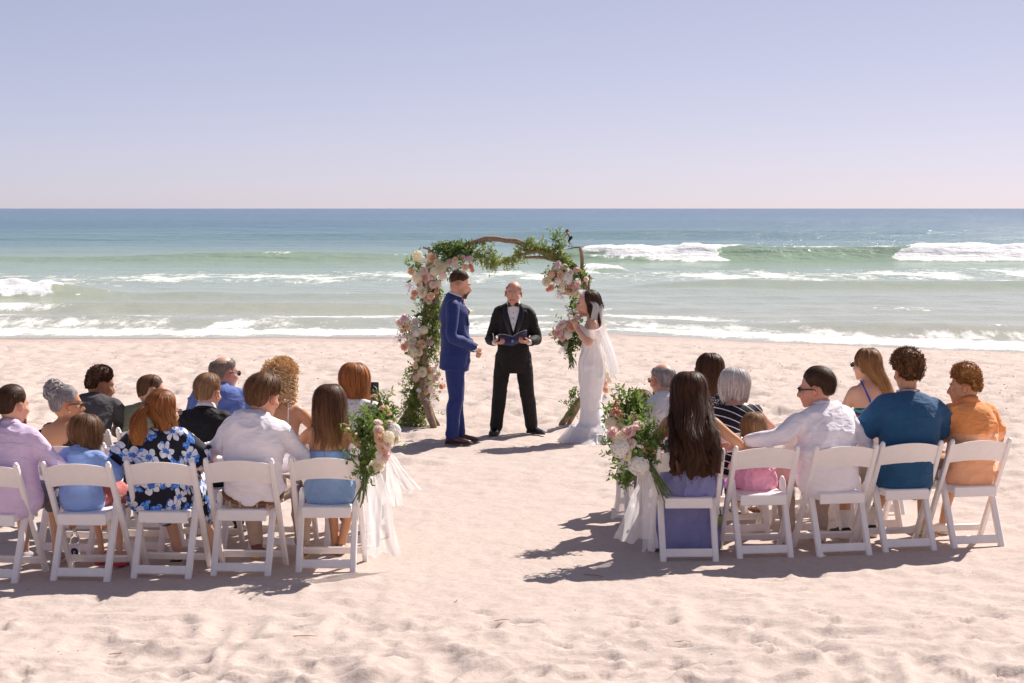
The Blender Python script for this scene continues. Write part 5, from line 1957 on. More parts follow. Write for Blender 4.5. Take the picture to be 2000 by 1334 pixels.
def floral_fabric(name, ground, petal_, accent, scale=7.6, size=.066):
    m, N, L, P, co, sp = print_base(name)
    cb = N.new("ShaderNodeCombineXYZ")
    L.new(nmath(N, L, 'ADD', sp.outputs[0], nmath(N, L, 'MULTIPLY', sp.outputs[1], .8)), cb.inputs[0])
    L.new(sp.outputs[2], cb.inputs[1])

    def layer(sc, rad, seed, petals, rnd=.85):
        v = N.new("ShaderNodeTexVoronoi")
        v.voronoi_dimensions = '2D'
        v.inputs["Scale"].default_value = sc
        v.inputs["Randomness"].default_value = rnd
        mp = nmap(N, L, cb.outputs[0], (1, 1, 1), (0, 0, 0), (seed, seed * .7, 0))
        wn_ = N.new("ShaderNodeTexNoise")
        wn_.inputs["Scale"].default_value = 11
        L.new(mp, wn_.inputs["Vector"])
        wa = N.new("ShaderNodeVectorMath")
        wa.operation = 'MULTIPLY_ADD'
        L.new(wn_.outputs["Color"], wa.inputs[0])
        wa.inputs[1].default_value = (.06, .06, 0)
        L.new(mp, wa.inputs[2])
        mp = wa.outputs[0]
        L.new(mp, v.inputs["Vector"])
        d = N.new("ShaderNodeVectorMath")
        d.operation = 'SUBTRACT'
        L.new(mp, d.inputs[0])
        L.new(v.outputs["Position"], d.inputs[1])
        s2 = N.new("ShaderNodeSeparateXYZ")
        L.new(d.outputs[0], s2.inputs[0])
        s3 = N.new("ShaderNodeSeparateXYZ")
        L.new(v.outputs["Color"], s3.inputs[0])
        ang = nmath(N, L, 'ADD', nmath(N, L, 'ARCTAN2', s2.outputs[1], s2.outputs[0]), nmath(N, L, 'MULTIPLY', s3.outputs[0], 6.0))
        rr = nmath(N, L, 'SQRT', nmath(N, L, 'ADD', nmath(N, L, 'MULTIPLY', s2.outputs[0], s2.outputs[0]), nmath(N, L, 'MULTIPLY', s2.outputs[1], s2.outputs[1])))
        lob = nmath(N, L, 'ABSOLUTE', nmath(N, L, 'COSINE', nmath(N, L, 'MULTIPLY', ang, petals / 2)))
        lim = nmath(N, L, 'MULTIPLY', nmath(N, L, 'ADD', .50, nmath(N, L, 'MULTIPLY', lob, .50)), rad)
        q = nmath(N, L, 'DIVIDE', rr, lim)
        return nmath(N, L, 'LESS_THAN', q, 1.0), q, lob
    inside, q, lob = layer(scale, size, 0.0, 5.0)
    leafm, q2, _ = layer(scale * 1.25, size * .62, 3.7, 3.0)
    st = nnoise(N, L, nmap(N, L, cb.outputs[0], (60, 60, 1)), 1, 2)
    blue = nmix(N, L, nmath(N, L, 'GREATER_THAN', st, .52), accent, tuple(min(1, x * 2.4) for x in accent))
    c = nmix(N, L, leafm, ground, blue)
    pc = nmix(N, L, nmath(N, L, 'LESS_THAN', q, .34), petal_, accent)
    pc = nmix(N, L, nmath(N, L, 'MULTIPLY', nmath(N, L, 'LESS_THAN', lob, .30), .7), pc, accent)
    pc = nmix(N, L, nmath(N, L, 'MULTIPLY', nmath(N, L, 'GREATER_THAN', st, .60), .4), pc, accent)
    L.new(nmix(N, L, inside, c, pc), P.inputs["Base Color"])
    return m

def stripe_fabric(name, ground, line, period=.055, width=.13, slope=.55, curve=1.2):
    m, N, L, P, co, sp = print_base(name)
    a = nmath(N, L, 'ADD', sp.outputs[2], nmath(N, L, 'MULTIPLY', sp.outputs[0], slope))
    a = nmath(N, L, 'ADD', a, nmath(N, L, 'MULTIPLY', nmath(N, L, 'MULTIPLY', sp.outputs[0], sp.outputs[0]), curve))
    f = nmath(N, L, 'FRACT', nmath(N, L, 'DIVIDE', nmath(N, L, 'ADD', a, 5.0), period))
    L.new(nmix(N, L, nmath(N, L, 'LESS_THAN', f, width), ground, line), P.inputs["Base Color"])
    return m

def chevron_fabric(name):
    m, N, L, P, co, sp = print_base(name)
    zig = nmath(N, L, 'ABSOLUTE', nmath(N, L, 'SUBTRACT', nmath(N, L, 'FRACT', nmath(N, L, 'MULTIPLY', sp.outputs[0], 26)), .5))
    z = nmath(N, L, 'ADD', sp.outputs[2], nmath(N, L, 'MULTIPLY', zig, .020))
    f = nmath(N, L, 'FRACT', nmath(N, L, 'DIVIDE', nmath(N, L, 'SUBTRACT', z, .66), .30))
    n = N.new("ShaderNodeValToRGB")
    n.color_ramp.interpolation = 'CONSTANT'
    st = [(0, (.03, .05, .35)), (.26, (.55, .45, .62)), (.33, (.04, .04, .10)), (.40, (.50, .04, .16)), (.46, (.03, .04, .08)), (.52, (.06, .36, .42)), (.60, (.03, .04, .10)), (.66, (.55, .40, .58)), (.72, (.40, .05, .16)), (.77, (.72, .60, .66)), (.84, (.78, .50, .56)), (.95, (.04, .08, .4))]
    e = n.color_ramp.elements
    while len(e) < len(st):
        e.new(.5)
    for k, (p, c) in zip(e, st):
        k.position, k.color = p, rgba(c)
    L.new(f, n.inputs[0])
    L.new(n.outputs[0], P.inputs["Base Color"])
    return m

def speckle_fabric(name, ground, dot, scale=60, th=.34):
    m, N, L, P, co, sp = print_base(name)
    v = N.new("ShaderNodeTexVoronoi")
    v.inputs["Scale"].default_value = scale
    L.new(co, v.inputs["Vector"])
    L.new(nmix(N, L, nmath(N, L, 'LESS_THAN', v.outputs["Distance"], th), ground, dot), P.inputs["Base Color"])
    return m

def check_suit(name, a, b):
    m, N, L, P, co, sp = print_base(name, .7)
    k = None
    for o_, per in ((sp.outputs[1], .062), (sp.outputs[2], .062), (sp.outputs[0], .062)):
        f = nmath(N, L, 'LESS_THAN', nmath(N, L, 'FRACT', nmath(N, L, 'DIVIDE', nmath(N, L, 'ADD', o_, 9.0), per)), .09)
        k = f if k is None else nmath(N, L, 'MAXIMUM', k, f)
    n = nnoise(N, L, co, 12, 3)
    c = nmix(N, L, n, a, tuple(x * 1.25 for x in a))
    L.new(nmix(N, L, nmath(N, L, 'MULTIPLY', k, .18), c, b), P.inputs["Base Color"])
    return m

def lace_fabric(name, c=(.80, .77, .75)):
    m, N, L, P = newmat(name)
    co = ncoord(N)
    v = N.new("ShaderNodeTexVoronoi")
    v.inputs["Scale"].default_value = 34
    L.new(co, v.inputs["Vector"])
    n = nnoise(N, L, co, 13, 4, .6, 1.2)
    k = nmath(N, L, 'MULTIPLY', nmath(N, L, 'LESS_THAN', v.outputs["Distance"], .42), nmath(N, L, 'GREATER_THAN', n, .50))
    L.new(nmix(N, L, nmath(N, L, 'MULTIPLY', k, .6), tuple(x * 1.08 for x in c), (.92, .90, .88)), P.inputs["Base Color"])
    P.inputs["Roughness"].default_value = .65
    P.inputs["Sheen Weight"].default_value = .3
    nbump(N, L, nmath(N, L, 'ADD', nmath(N, L, 'MULTIPLY', k, .6), nmath(N, L, 'MULTIPLY', nnoise(N, L, nmap(N, L, co, (1, 1, .3)), 30, 3), .8)), .5, .010, P)
    return m

# ================================================================== GUESTS
ROW1 = {'L1': (-3.444, 13.322, -10), 'L2': (-2.8465, 13.359, -9), 'L3': (-2.33, 13.453, -6), 'L4': (-1.814, 13.547, -5), 'L5': (-1.257, 13.682, -2),
        'R1': (1.2365, 14.124, 3), 'R2': (1.782, 14.271, 8), 'R3': (2.354, 14.356, 12), 'R4': (2.853, 14.551, 12), 'R5': (3.3785, 14.707, 13)}
ROW2 = {'l1': (-3.17, 14.36, -8), 'l2': (-2.68, 14.42, -7), 'l3': (-2.25, 14.52, -6), 'l4': (-1.70, 14.62, -4), 'l5': (-1.16, 14.72, -2),
        'r1': (1.19, 15.12, 3), 'r2': (1.74, 15.22, 8), 'r3': (2.30, 15.32, 10), 'r4': (2.78, 15.42, 12)}
ROW3 = {'a1': (-3.26, 15.36, -8), 'a2': (-2.76, 15.44, -7), 'a3': (-2.25, 15.54, -6), 'b1': (1.10, 16.1, 3), 'b2': (1.66, 16.15, 8), 'b3': (2.19, 16.0, 10), 'b4': (2.95, 16.25, 12)}

def seat_of(c, dy=0.0, dx=0.0):
    x, y, a = c
    dy += .035
    s, k = math.sin(R(a)), math.cos(R(a))
    return (x - s * (.225 + dy) + k * dx, y + k * (.225 + dy) + s * dx, 0)

def build_chairs():
    lab = {'L1': "white folding chair under the man in the lavender shirt, cut by the frame", 'L2': "white folding chair under the bobbed child in light blue", 'L3': "white folding chair under the woman in the floral dress",
           'L4': "white folding chair under the man with the brown belt", 'L5': "white folding chair under the woman in the strapless blue dress",
           'R1': "white folding chair under the woman in the periwinkle dress", 'R2': "white folding chair under the little girl in pink", 'R3': "white folding chair under the man stretching out his arm",
           'R4': "white folding chair under the boy in the blue tee", 'R5': "white folding chair under the boy in orange, nearest the right edge",
           'l1': "white folding chair under the woman with the grey bun", 'l2': "empty white folding chair in front of the floral-dress woman", 'l3': "white folding chair under the boy in the black suit",
           'l4': "white folding chair under the blond curly woman", 'l5': "white folding chair under the woman holding a phone",
           'r1': "white folding chair under the balding man in white", 'r2': "white folding chair under the white-haired woman in stripes", 'r3': "empty white folding chair in front of the man stretching his arm",
           'r4': "empty white folding chair behind the woman in the patterned tank top", 'a1': "white folding chair under the curly young man in charcoal", 'a2': "white folding chair under the man in the olive tee",
           'a3': "white folding chair under the bald man in the blue shirt", 'b1': "white folding chair under the small dark-haired child", 'b2': "white folding chair under the long-haired woman in the speckled top",
           'b3': "empty white folding chair right of the white-haired woman", 'b4': "white folding chair under the woman in the patterned tank top"}
    for row, g in ((ROW1, "folding chairs in the back row"), (ROW2, "folding chairs in the middle row"), (ROW3, "folding chairs in the front row")):
        for k, (x, y, a) in row.items():
            chair(x, y, a, lab[k], g, tilt=random.uniform(-.8, .8) if k not in ('L2',) else -1.0)

GRP = "seated wedding guests"
BLACKGLASS = simple("dark_lens", (.012, .012, .014), .08, .6)
BLACKFRAME = simple("black_frame", (.02, .02, .02), .3)
BLUE_STRAP = simple("blue_strap", (.04, .07, .42), .7)
WHITE_SOLE = simple("white_rubber", (.75, .72, .68), .6)

H_BROWN = hairmat("hair_brown", (0.05075, 0.02465, 0.01305), (0.2465, 0.1232, 0.058))
H_DKBROWN = hairmat("hair_dark_brown", (0.0174, 0.01015, 0.00725), (0.1087, 0.0551, 0.0319))
H_BLACK = hairmat("hair_near_black", (0.0116, 0.00725, 0.0058), (0.06525, 0.03625, 0.02465))
H_LTBROWN = hairmat("hair_light_brown", (0.1305, 0.06525, 0.0319), (0.435, 0.2465, 0.1232))
H_AUBURN = hairmat("hair_auburn", (0.1015, 0.0319, 0.0116), (0.435, 0.1595, 0.05075), tip=(.42, .17, .05))
H_RED = hairmat("hair_copper", (0.145, 0.0435, 0.0145), (0.551, 0.2102, 0.06525))
H_BALAYAGE = hairmat("hair_balayage", (0.0319, 0.0145, 0.0087), (0.1595, 0.0725, 0.0377), tip=(.42, .21, .085))
H_GREY = hairmat("hair_grey", (.13, .11, .105), (.45, .41, .40))
H_SILVER = hairmat("hair_silver", (.28, .255, .245), (.74, .69, .65))
H_SALT = hairmat("hair_salt_pepper", (0.087, 0.058, 0.0435), (0.406, 0.319, 0.261))
H_BLOND = hairmat("hair_blond", (.60, .35, .15), (.95, .72, .44))
H_HONEY = hairmat("hair_honey", (0.1015, 0.0435, 0.02175), (0.377, 0.1885, 0.07975), tip=(.62, .34, .12))
H_CURLB = hairmat("hair_curl_brown", (0.058, 0.0261, 0.0145), (0.29, 0.145, 0.0725), freq=30)
H_CURLG = hairmat("hair_curl_golden", (0.174, 0.0725, 0.0261), (0.667, 0.3335, 0.1232), freq=30)
H_CURLK = hairmat("hair_curl_black", (0.0203, 0.0116, 0.0087), (0.1595, 0.0725, 0.0435), freq=30)
H_BEARDRED = hairmat("beard_red", (0.232, 0.0725, 0.029), (0.609, 0.232, 0.087))

def shirt(P, mat, hem=.0, inf=.017, inf0=.028, cuff=.965, wr=.016, seed=1, name="shirt", sleeve=.017, both=True, **kw):
    return P.garment(name, mat, [('torso', hem, .982, inf, inf0), ('arm', 'L', 0, cuff, sleeve, sleeve * .8), ('arm', 'R', 0, cuff, sleeve, sleeve * .8)], wr=wr, seed=seed, **kw)

def tee(P, mat, hem=.0, inf=.020, inf0=.034, cuff=.42, wr=.012, seed=1, name="t_shirt", sl=(.018, .034), **kw):
    return P.garment(name, mat, [('torso', hem, .978, inf, inf0), ('arm', 'L', 0, cuff, *sl), ('arm', 'R', 0, cuff, *sl)], wr=wr, seed=seed, **kw)

def trousers(P, mat, f1=.96, inf=.018, top=.22, wr=.012, seed=5, name="trousers", end=None):
    return P.garment(name, mat, [('torso', -.03, top, inf), ('leg', 'L', 0, f1, inf, end or inf), ('leg', 'R', 0, f1, inf, end or inf)], wr=wr, seed=seed, voxel=.0155, smooth=3)

def neckband(P, mat, r=1.0, h=.016):
    P.collar(mat, h, r, 0.01, .002, "neckband", -.006, .004)

def build_guests():
    # ---------------- left, back row
    lav = cloth("lavender_cotton", (.70, .55, .74))
    P = Person("man in a lavender shirt with long dark ponytail and red beard", seat_of(ROW1['L1'], 0, .06), -10, H=1.265, w=1.08, wt=1.1, skin='fair', head=(-28, 4, 0), twist=-5, arms={'elR': (.34, -.02, .74), 'wrR': (.24, .30, .66)}, group=GRP)
    P.body()
    shirt(P, lav, -.02, .022, .05, seed=2, wr=.018)
    P.collar(lav)
    trousers(P, cloth("grey_shorts", (.16, .15, .16)), .55, .03, name="shorts")
    slick_hair(P, H_DKBROWN, .014, 1200, front=56)
    lock(P, H_DKBROWN, [P.hp((-.02, -.105, -.03)), P.hp((-.03, -.135, -.08)), P.hc + V(-.05, -.14, -.24), P.hc + V(-.02, -.15, -.36)], [.018, .034, .036, .012], 420, seed=3, wave=.02, wk=2)
    beard(P, H_BEARDRED, .09, 420, low=.05)
    for sd in "LR":
        P.shoe(sd, simple("canvas_grey", (.45, .42, .42), .8), WHITE_SOLE)

    blue = cloth("light_blue_cotton", (.27, .40, .74))
    P = Person("child with a brown bob in a light blue shirt", seat_of(ROW1['L2'], .02, -.08), -9, H=1.06, w=.98, skin='fair', head=(-18, 14, 0), hs=.97, leg_k=.82, arms={'elL': (-.23, .05, .66), 'elR': (.23, .05, .66), 'wrL': (-.08, .26, .60), 'wrR': (.08, .26, .60)},
               legs={'anL': (.0, .34, .10), 'anR': (.16, .26, .10), 'knL': (-.06, .36, .50), 'knR': (.12, .36, .50)}, neck_k=.5, group=GRP)
    P.body(bare="LR")
    tee(P, blue, -.06, .024, .05, .55, .012, 4, name="shirt")
    P.collar(blue, .028)
    P.garment("skirt", cloth("coral_print", (.55, .16, .14)), [('torso', -.03, .15, .03), ('leg', 'L', 0, .48, .03, .05), ('leg', 'R', 0, .48, .03, .05)], wr=.01)
    long_hair(P, H_BROWN, P.hc[2] - .135, .092, P.hc[1] - .075, .10, .026, 128, .004, 20, 900, 4, taper=.02, bulge=.0, curl_in=.10, split=.55, name="hair")
    sand_ = simple("hot_pink_strap", (.75, .06, .14), .5)
    for sd in "LR":
        mb = MB()
        A = P.J['an' + sd]
        box(mb, A + V(.0, .05, -.075), (.036, .105, .010), None, .008)
        tube(mb, [A + V(-.032, .05, -.07), A + V(0, .09, -.025), A + V(.032, .05, -.07)], .006, 6, 9)
        mb.build("sandal", sand_, P.root)

    flo = floral_fabric("navy_floral", (.012, .013, .022), (.72, .74, .80), (.06, .16, .52))
    P = Person("woman in a black dress with blue and white flowers, auburn ponytail", seat_of(ROW1['L3'], 0, -.07), -6, H=1.215, sex='f', w=1.20, wt=1.28, skin='fair', head=(-38, 8, 0), arms={'elR': (.33, .06, .72), 'wrR': (.20, .32, .66), 'elL': (-.33, .04, .72)}, legs={'anL': (.0, .42, .085), 'anR': (.26, .40, .085)}, group=GRP)
    P.body(bare="LR")
    P.garment("dress", flo, [('torso', -.03, .95, .016, .03), ('arm', 'L', 0, .44, .026, .05), ('arm', 'R', 0, .44, .026, .05), ('leg', 'L', 0, .66, .04, .06), ('leg', 'R', 0, .66, .04, .06)], wr=.010, seed=6)
    for sd, sg in (('L', -1), ('R', 1)):      # ruffled cuffs
        mb = MB()
        q = P.J['sh' + sd] * .42 + P.J['el' + sd] * .58
        ax = unit(P.J['el' + sd] - P.J['sh' + sd])
        x = unit(np.cross(ax, V(0, 1, 0)))
        y = np.cross(ax, x)
        a = np.linspace(0, 2 * math.pi, 72, endpoint=False)
        rows = [[q + ax * h + (x * math.cos(t) + y * math.sin(t)) * (rr + .010 * math.sin(t * 13) * k) for t in a] for h, rr, k in ((-.01, .074, .1), (.015, .088, .7), (.038, .098, 1.2))]
        mb.add(np.array(rows).reshape(-1, 3), ring_faces(3, 72))
        mb.build("sleeve_ruffle", flo, P.root)
    slick_hair(P, H_AUBURN, .017, 1000, 7, 215, 55)
    t0 = P.hp((-.0, -.118, .020))
    lock(P, H_AUBURN, [P.hp((0, -.095, .03)), t0, t0 + V(-.035, -.045, -.06), t0 + V(-.055, -.055, -.16), t0 + V(-.05, -.05, -.25)], [.020, .018, .044, .056, .034], 700, seed=8, wave=.012, wk=2)
    long_hair(P, H_AUBURN, P.hc[2] - .20, .075, P.hc[1] - .10, .09, .017, 108, .006, 22, 700, 9, xs=.02)
    sunglasses(P, simple("clear_lens", (.25, .22, .24), .1), simple("plum_frame", (.12, .04, .08), .3), .9, "glasses")
    flip = simple("black_rubber", (.018, .018, .02), .6)
    for sd in "LR":
        mb = MB()
        A = P.J['an' + sd]
        box(mb, A + V(.0, .05, -.082), (.042, .125, .009), None, .007)
        tube(mb, [A + V(-.034, .03, -.07), A + V(0, .12, -.05), A + V(.034, .03, -.07)], .006, 6, 9)
        mb.build("flip_flop", flip, P.root)

    white = cloth("white_linen", (.86, .82, .86), var=.03)
    tan = cloth("tan_chino", (.44, .33, .26))
    P = Person("man in a white linen shirt and tan trousers with a brown belt", seat_of(ROW1['L4'], 0, .03), -5, H=1.305, w=1.10, wt=1.06, skin='pink', side=5, head=(-30, 8, 4), hs=1.04, slump=.02, arms={'elL': (-.31, .04, .76), 'elR': (.33, .08, .76)}, legs={'anL': (-.06, .40, .085), 'anR': (.26, .42, .085), 'knR': (.24, .48, .53)}, group=GRP)
    P.body()
    shirt(P, white, .175, .026, .020, seed=9, wr=.022)
    P.collar(white, .042)
    trousers(P, tan, .93, .018, .16)
    P.garment("belt", simple("brown_leather", (.22, .085, .035), .45), [('torso', .138, .172, .030)], voxel=.009, smooth=2, wr=0)
    for sg in (-.10, -.045, .045, .10):
        mb = MB()
        c, X, Y = P.last_secs[10]
        box(mb, c - Y * 1.0 + X * sg * 6, (.006, .006, .024), None, .002)
        mb.build("belt_loop", tan, P.root)
    short_cut(P, H_BROWN, .034, .042, 138, 50, 1500, 11, .010, .8, .0030, clump=(34, .005))
    sneaker = simple("grey_sneaker", (.10, .095, .10), .8)
    for sd in "LR":
        P.shoe(sd, sneaker, simple("gum_sole", (.55, .35, .12), .6))
        P.garment("sock", cloth("red_sock", (.25, .08, .07)), [('leg', sd, .90, 1.0, .006)], voxel=.008, wr=0)

    bd = cloth("pale_blue_satin", (.24, .38, .62), .55)
    P = Person("woman in a strapless pale blue dress with long brown hair", seat_of(ROW1['L5'], 0, .0), -2, H=1.235, sex='f', w=1.08, wt=1.0, skin='tan', head=(-10, 6, -3), arms={'elL': (-.30, .05, .74), 'elR': (.31, .06, .74)}, legs={'anR': (.03, .40, .085), 'anL': (-.02, .45, .085), 'knL': (-.06, .48, .55)}, group=GRP)
    P.body()
    P.garment("dress", bd, [('torso', -.03, .66, .012, .024), ('leg', 'L', 0, .56, .034, .03), ('leg', 'R', 0, .56, .034, .03)], wr=.009, seed=12)
    long_hair(P, H_BALAYAGE, P.hc[2] - .42, .118, P.hc[1] - .135, .10, .024, 124, .011, 24, 1300, 13, bulge=.035, taper=.09, lift=.014)
    beige = simple("nude_heel", (.42, .27, .17), .5)
    for sd in "LR":
        P.shoe(sd, beige, None)

    # ---------------- left, middle row
    blk = cloth("black_jersey", (.018, .017, .018))
    P = Person("tanned woman with a curly grey bun, sunglasses and black top", seat_of(ROW2['l1'], .05, -.10), -8, H=1.165, sex='f', w=1.15, wt=1.12, skin='tan', head=(-58, 2, 0), lean=10, side=-4, twist=-10, group=GRP)
    P.body()
    bx_, bz_ = P.spine[-1], P.J['shR']
    P.garment("top", blk, [('torso', -.02, .90, .012, .02), ('arm', 'L', .02, .36, .014, .02), ('arm', 'R', .02, .36, .014, .02), ('leg', 'L', 0, .6, .03), ('leg', 'R', 0, .6, .03)], wr=.008, seed=14,
              cut=lambda c: (c[:, 2] > P.J['shR'][2] - .17 + 1.0 * abs(c[:, 0] - P.spine[-1][0] + .03) ** 1.2) & (c[:, 1] < P.spine[-2][1] + .06) & (abs(c[:, 0] - P.spine[-1][0] + .03) < .15))
    slick_hair(P, H_GREY, .014, 900, 15, 205, 56)
    mb = MB()
    bc = P.hp((-.012, -.080, .090))
    rr = np.random.default_rng(4)
    for k in range(64):
        ax = unit(rr.normal(size=3))
        u = unit(np.cross(ax, rr.normal(size=3)))
        w_ = np.cross(ax, u)
        a0, a1 = rr.uniform(0, 6.28), rr.uniform(2.5, 5)
        r0 = rr.uniform(.038, .078)
        off = ax * rr.uniform(-.03, .03)
        t = np.linspace(a0, a0 + a1, 14)
        pts = np.array([bc + off + (u * math.cos(q) + w_ * math.sin(q)) * r0 * (1 + .12 * math.sin(3 * q)) for q in t])
        n_ = mb.n
        tube(mb, pts, np.linspace(.011, .006, 14), 6)
        mb.uv[-1] = np.stack([np.full(len(mb.v[-1]), rr.uniform(0, 1)) + np.tile(np.linspace(0, .05, 6), 15)[:len(mb.v[-1])] if False else np.full(len(mb.v[-1]), rr.uniform(0, 1)), np.linspace(0, 1, len(mb.v[-1]))], 1)
    sphere(mb, bc, (.046, .046, .044), 16, 10)
    mb.build("bun", H_GREY, P.root, True, True)
    sunglasses(P, BLACKGLASS, simple("tortoise_frame", (.10, .05, .03), .3), 1.1)
    mb = MB()
    sphere(mb, P.hp((.086, .0, -.046)), .0055, 8, 6)
    mb.build("earring", simple("pearl", (.8, .76, .72), .2), P.root)

    suit = cloth("black_wool", (.014, .013, .014), .75)
    P = Person("short-haired boy in a black suit jacket", seat_of(ROW2['l3'], .02, 0), -6, H=1.235, w=.96, skin='fair', head=(-18, 6, 0), hs=.99, arms={'elL': (-.27, .05, .74), 'elR': (.27, .05, .74)}, neck_k=.8, group=GRP)
    P.body()
    P.collar(cloth("white_poplin", (.8, .78, .78), var=.02), .038, 1.0, .3, .004, "shirt_collar", -.002)
    shirt(P, suit, -.04, .026, .036, .96, .010, 16, "jacket", .024)
    P.collar(suit, .026, 1.10, .5, .010, "jacket_collar", -.012)
    trousers(P, suit, .96, .018)
    short_cut(P, H_LTBROWN, .014, .024, 140, 52, 1200, 17, .007)
    for sd in "LR":
        P.shoe(sd, simple("black_leather", (.015, .014, .014), .3))

    strap = cloth("white_cotton", (.80, .76, .74), var=.03)
    P = Person("woman with curly blond hair and thin white straps", seat_of(ROW2['l4'], .02, -.02), -4, H=1.30, sex='f', w=1.08, wt=1.05, skin='tan', head=(-16, 6, 0), arms={'elR': (.30, .12, .78), 'wrR': (.16, .34, .86)}, hand={'R': dict(curl=.8, palm=(-1, .2, 0))}, group=GRP)
    P.body()
    P.garment("top", strap, [('torso', -.03, .60, .012, .024), ('leg', 'L', 0, .6, .03), ('leg', 'R', 0, .6, .03)], wr=.008, seed=18)
    for sg in (-1, 1):
        mb = MB()
        b0 = P.spine[-2] + V(sg * .085, -.115, -.10)
        tube(mb, [b0 + V(0, .01, -.10), b0 + V(sg * .006, .004, .02), P.J['shR' if sg > 0 else 'shL'] * .55 + P.spine[-1] * .45 + V(0, -.055, .020), P.J['shR' if sg > 0 else 'shL'] * .55 + P.spine[-1] * .45 + V(0, .0, .052)], .006, 6, 16)
        mb.build("strap", strap, P.root)
    curly_hair(P, H_BLOND, 1900, .040, .046, .010, .05, 150, 55, 19, .0032, turns=2.2)
    mb = MB()
    rr = np.random.default_rng(6)
    for k in range(300):           # ringlets to the shoulders
        a = rr.uniform(-1.9, 1.9)
        p = P.hp(scalp(a, R(55 + 85 * rr.uniform(0, 1)), .036))
        L_ = rr.uniform(.04, .13)
        t = np.linspace(0, 1, 16)
        pts = np.stack([p[0] + .014 * np.cos(t * 16 + k), p[1] + .014 * np.sin(t * 16 + k) - .01, p[2] - L_ * t], 1)
        tube(mb, pts, np.linspace(.0038, .0018, 16), 3, None, None, False)
        mb.uv[-1] = np.stack([np.full(len(mb.v[-1]), rr.uniform(0, 1)), np.linspace(0, 1, len(mb.v[-1]))], 1)
    mb.build("ringlets", H_BLOND, P.root, True, True)
    P.garment("cardigan", cloth("grey_wool", (.28, .25, .25)), [('arm', 'L', .06, .6, .024, .02)], wr=.01)

    P = Person("woman with copper hair filming with a phone in her right hand", seat_of(ROW2['l5'], .03, -.01), -2, H=1.30, sex='f', w=1.05, wt=1.0, skin='fair', head=(-6, 4, 0),
               arms={'elR': (.26, .16, .80), 'wrR': (.160, .245, .955), 'elL': (-.27, .10, .76)}, hand={'R': dict(curl=.62, palm=(-.5, -.25, .2), dir=(-.25, .10, 1), thumb=.2)}, group=GRP)
    P.body()
    bl_ = speckle_fabric("white_print", (.74, .71, .70), (.30, .30, .42), 45, .25)
    tee(P, bl_, -.03, .014, .024, .40, .010, 21, "blouse")
    trousers(P, cloth("denim", (.07, .10, .18)), .95, .016)
    long_hair(P, H_RED, P.hc[2] - .215, .098, P.hc[1] - .095, .10, .026, 124, .004, 20, 1000, 22, bulge=.01, taper=-.02)
    ph = empty("phone", tuple(np.array(P.root.location) + V(.128, .25, 0)), 0, "black smartphone held up by the copper-haired woman", "phone")
    ph.rotation_euler = (R(-8), 0, R(8))
    ph.location.z = 1.0
    mb = MB()
    box(mb, (0, 0, .078), (.037, .0045, .076), None, .004)
    mb.build("case", simple("phone_case", (.02, .018, .02), .35), ph)
    mb = MB()
    box(mb, (0, -.0056, .078), (.033, .0008, .071))
    mb.build("screen", simple("phone_glass", (.012, .008, .014), .06, .7), ph)

    # ---------------- left, front row
    ch = cloth("charcoal_pique", (.075, .068, .072))
    P = Person("young man with short dark curls in a charcoal polo, leaning forward", seat_of(ROW3['a1'], .02, -.06), -8, H=1.265, w=1.10, skin='brown', head=(-48, 14, 0), lean=24, slump=.03, arms={'elR': (.33, .32, .66), 'wrR': (.12, .50, .60), 'elL': (-.30, .34, .66), 'wrL': (-.06, .5, .6)}, group=GRP)
    P.body()
    tee(P, ch, -.02, .022, .03, .44, .012, 23, "polo_shirt")
    P.collar(ch, .03, 1.04)
    trousers(P, cloth("navy_trousers", (.03, .035, .06)))
    curly_hair(P, H_CURLK, 1700, .018, .032, .0055, .018, 138, 54, 24, .0026, turns=2.0, side=.7)
    P = Person("man in an olive tee and sunglasses with cropped brown hair", seat_of(ROW3['a2'], .02, -.12), -7, H=1.17, w=1.02, skin='fair', head=(-62, 10, -14), lean=14, slump=.02, arms={'elR': (.32, .24, .68), 'elL': (-.30, .2, .7)}, group=GRP)
    P.body()
    ol = cloth("olive_jersey", (.20, .205, .125))
    tee(P, ol, -.02, .022, .03, .42, .012, 25)
    neckband(P, ol)
    trousers(P, cloth("navy_trousers", ()))
    short_cut(P, H_BROWN, .007, .013, 140, 54, 800, 26, .003)
    sunglasses(P, BLACKGLASS, BLACKFRAME)
    bsh = cloth("mid_blue_cotton", (.12, .18, .47))
    P = Person("balding man in a blue dress shirt and dark glasses", seat_of(ROW3['a3'], .02, -.05), -6, H=1.30, w=1.14, wt=1.15, skin='pink', head=(-42, 6, 0), lean=6, arms={'elR': (.33, .10, .74)}, group=GRP)
    P.body()
    shirt(P, bsh, -.02, .024, .034, seed=27, wr=.014)
    P.collar(bsh, .044)
    trousers(P, cloth("navy_trousers", ()))
    short_cut(P, H_SALT, .014, .012, 142, 40, 1100, 28, .006, bald=(58, 55, 38, 30))
    sunglasses(P, BLACKGLASS, BLACKFRAME)

    # ---------------- right, back row
    peri = cloth("periwinkle_cotton", (.25, .26, .50))
    P = Person("woman in a periwinkle dress with very long dark hair", seat_of(ROW1['R1'], 0, .03), 3, H=1.275, sex='f', w=1.14, wt=1.08, skin='tan', head=(4, 2, 0), arms={'elR': (.36, -.02, .78), 'wrR': (.24, .24, .74), 'elL': (-.30, -.0, .74)}, group=GRP)
    P.body()
    sk = [(V(0, .06, .52), V(.22, 0, 0), V(0, .20, 0)), (V(0, .16, .46), V(.23, 0, 0), V(0, .29, 0)), (V(0, .24, .36), V(.23, 0, 0), V(0, .25, 0)), (V(0, .27, .2), V(.25, 0, 0), V(0, .24, 0)), (V(0, .28, .03), V(.28, 0, 0), V(0, .26, 0))]
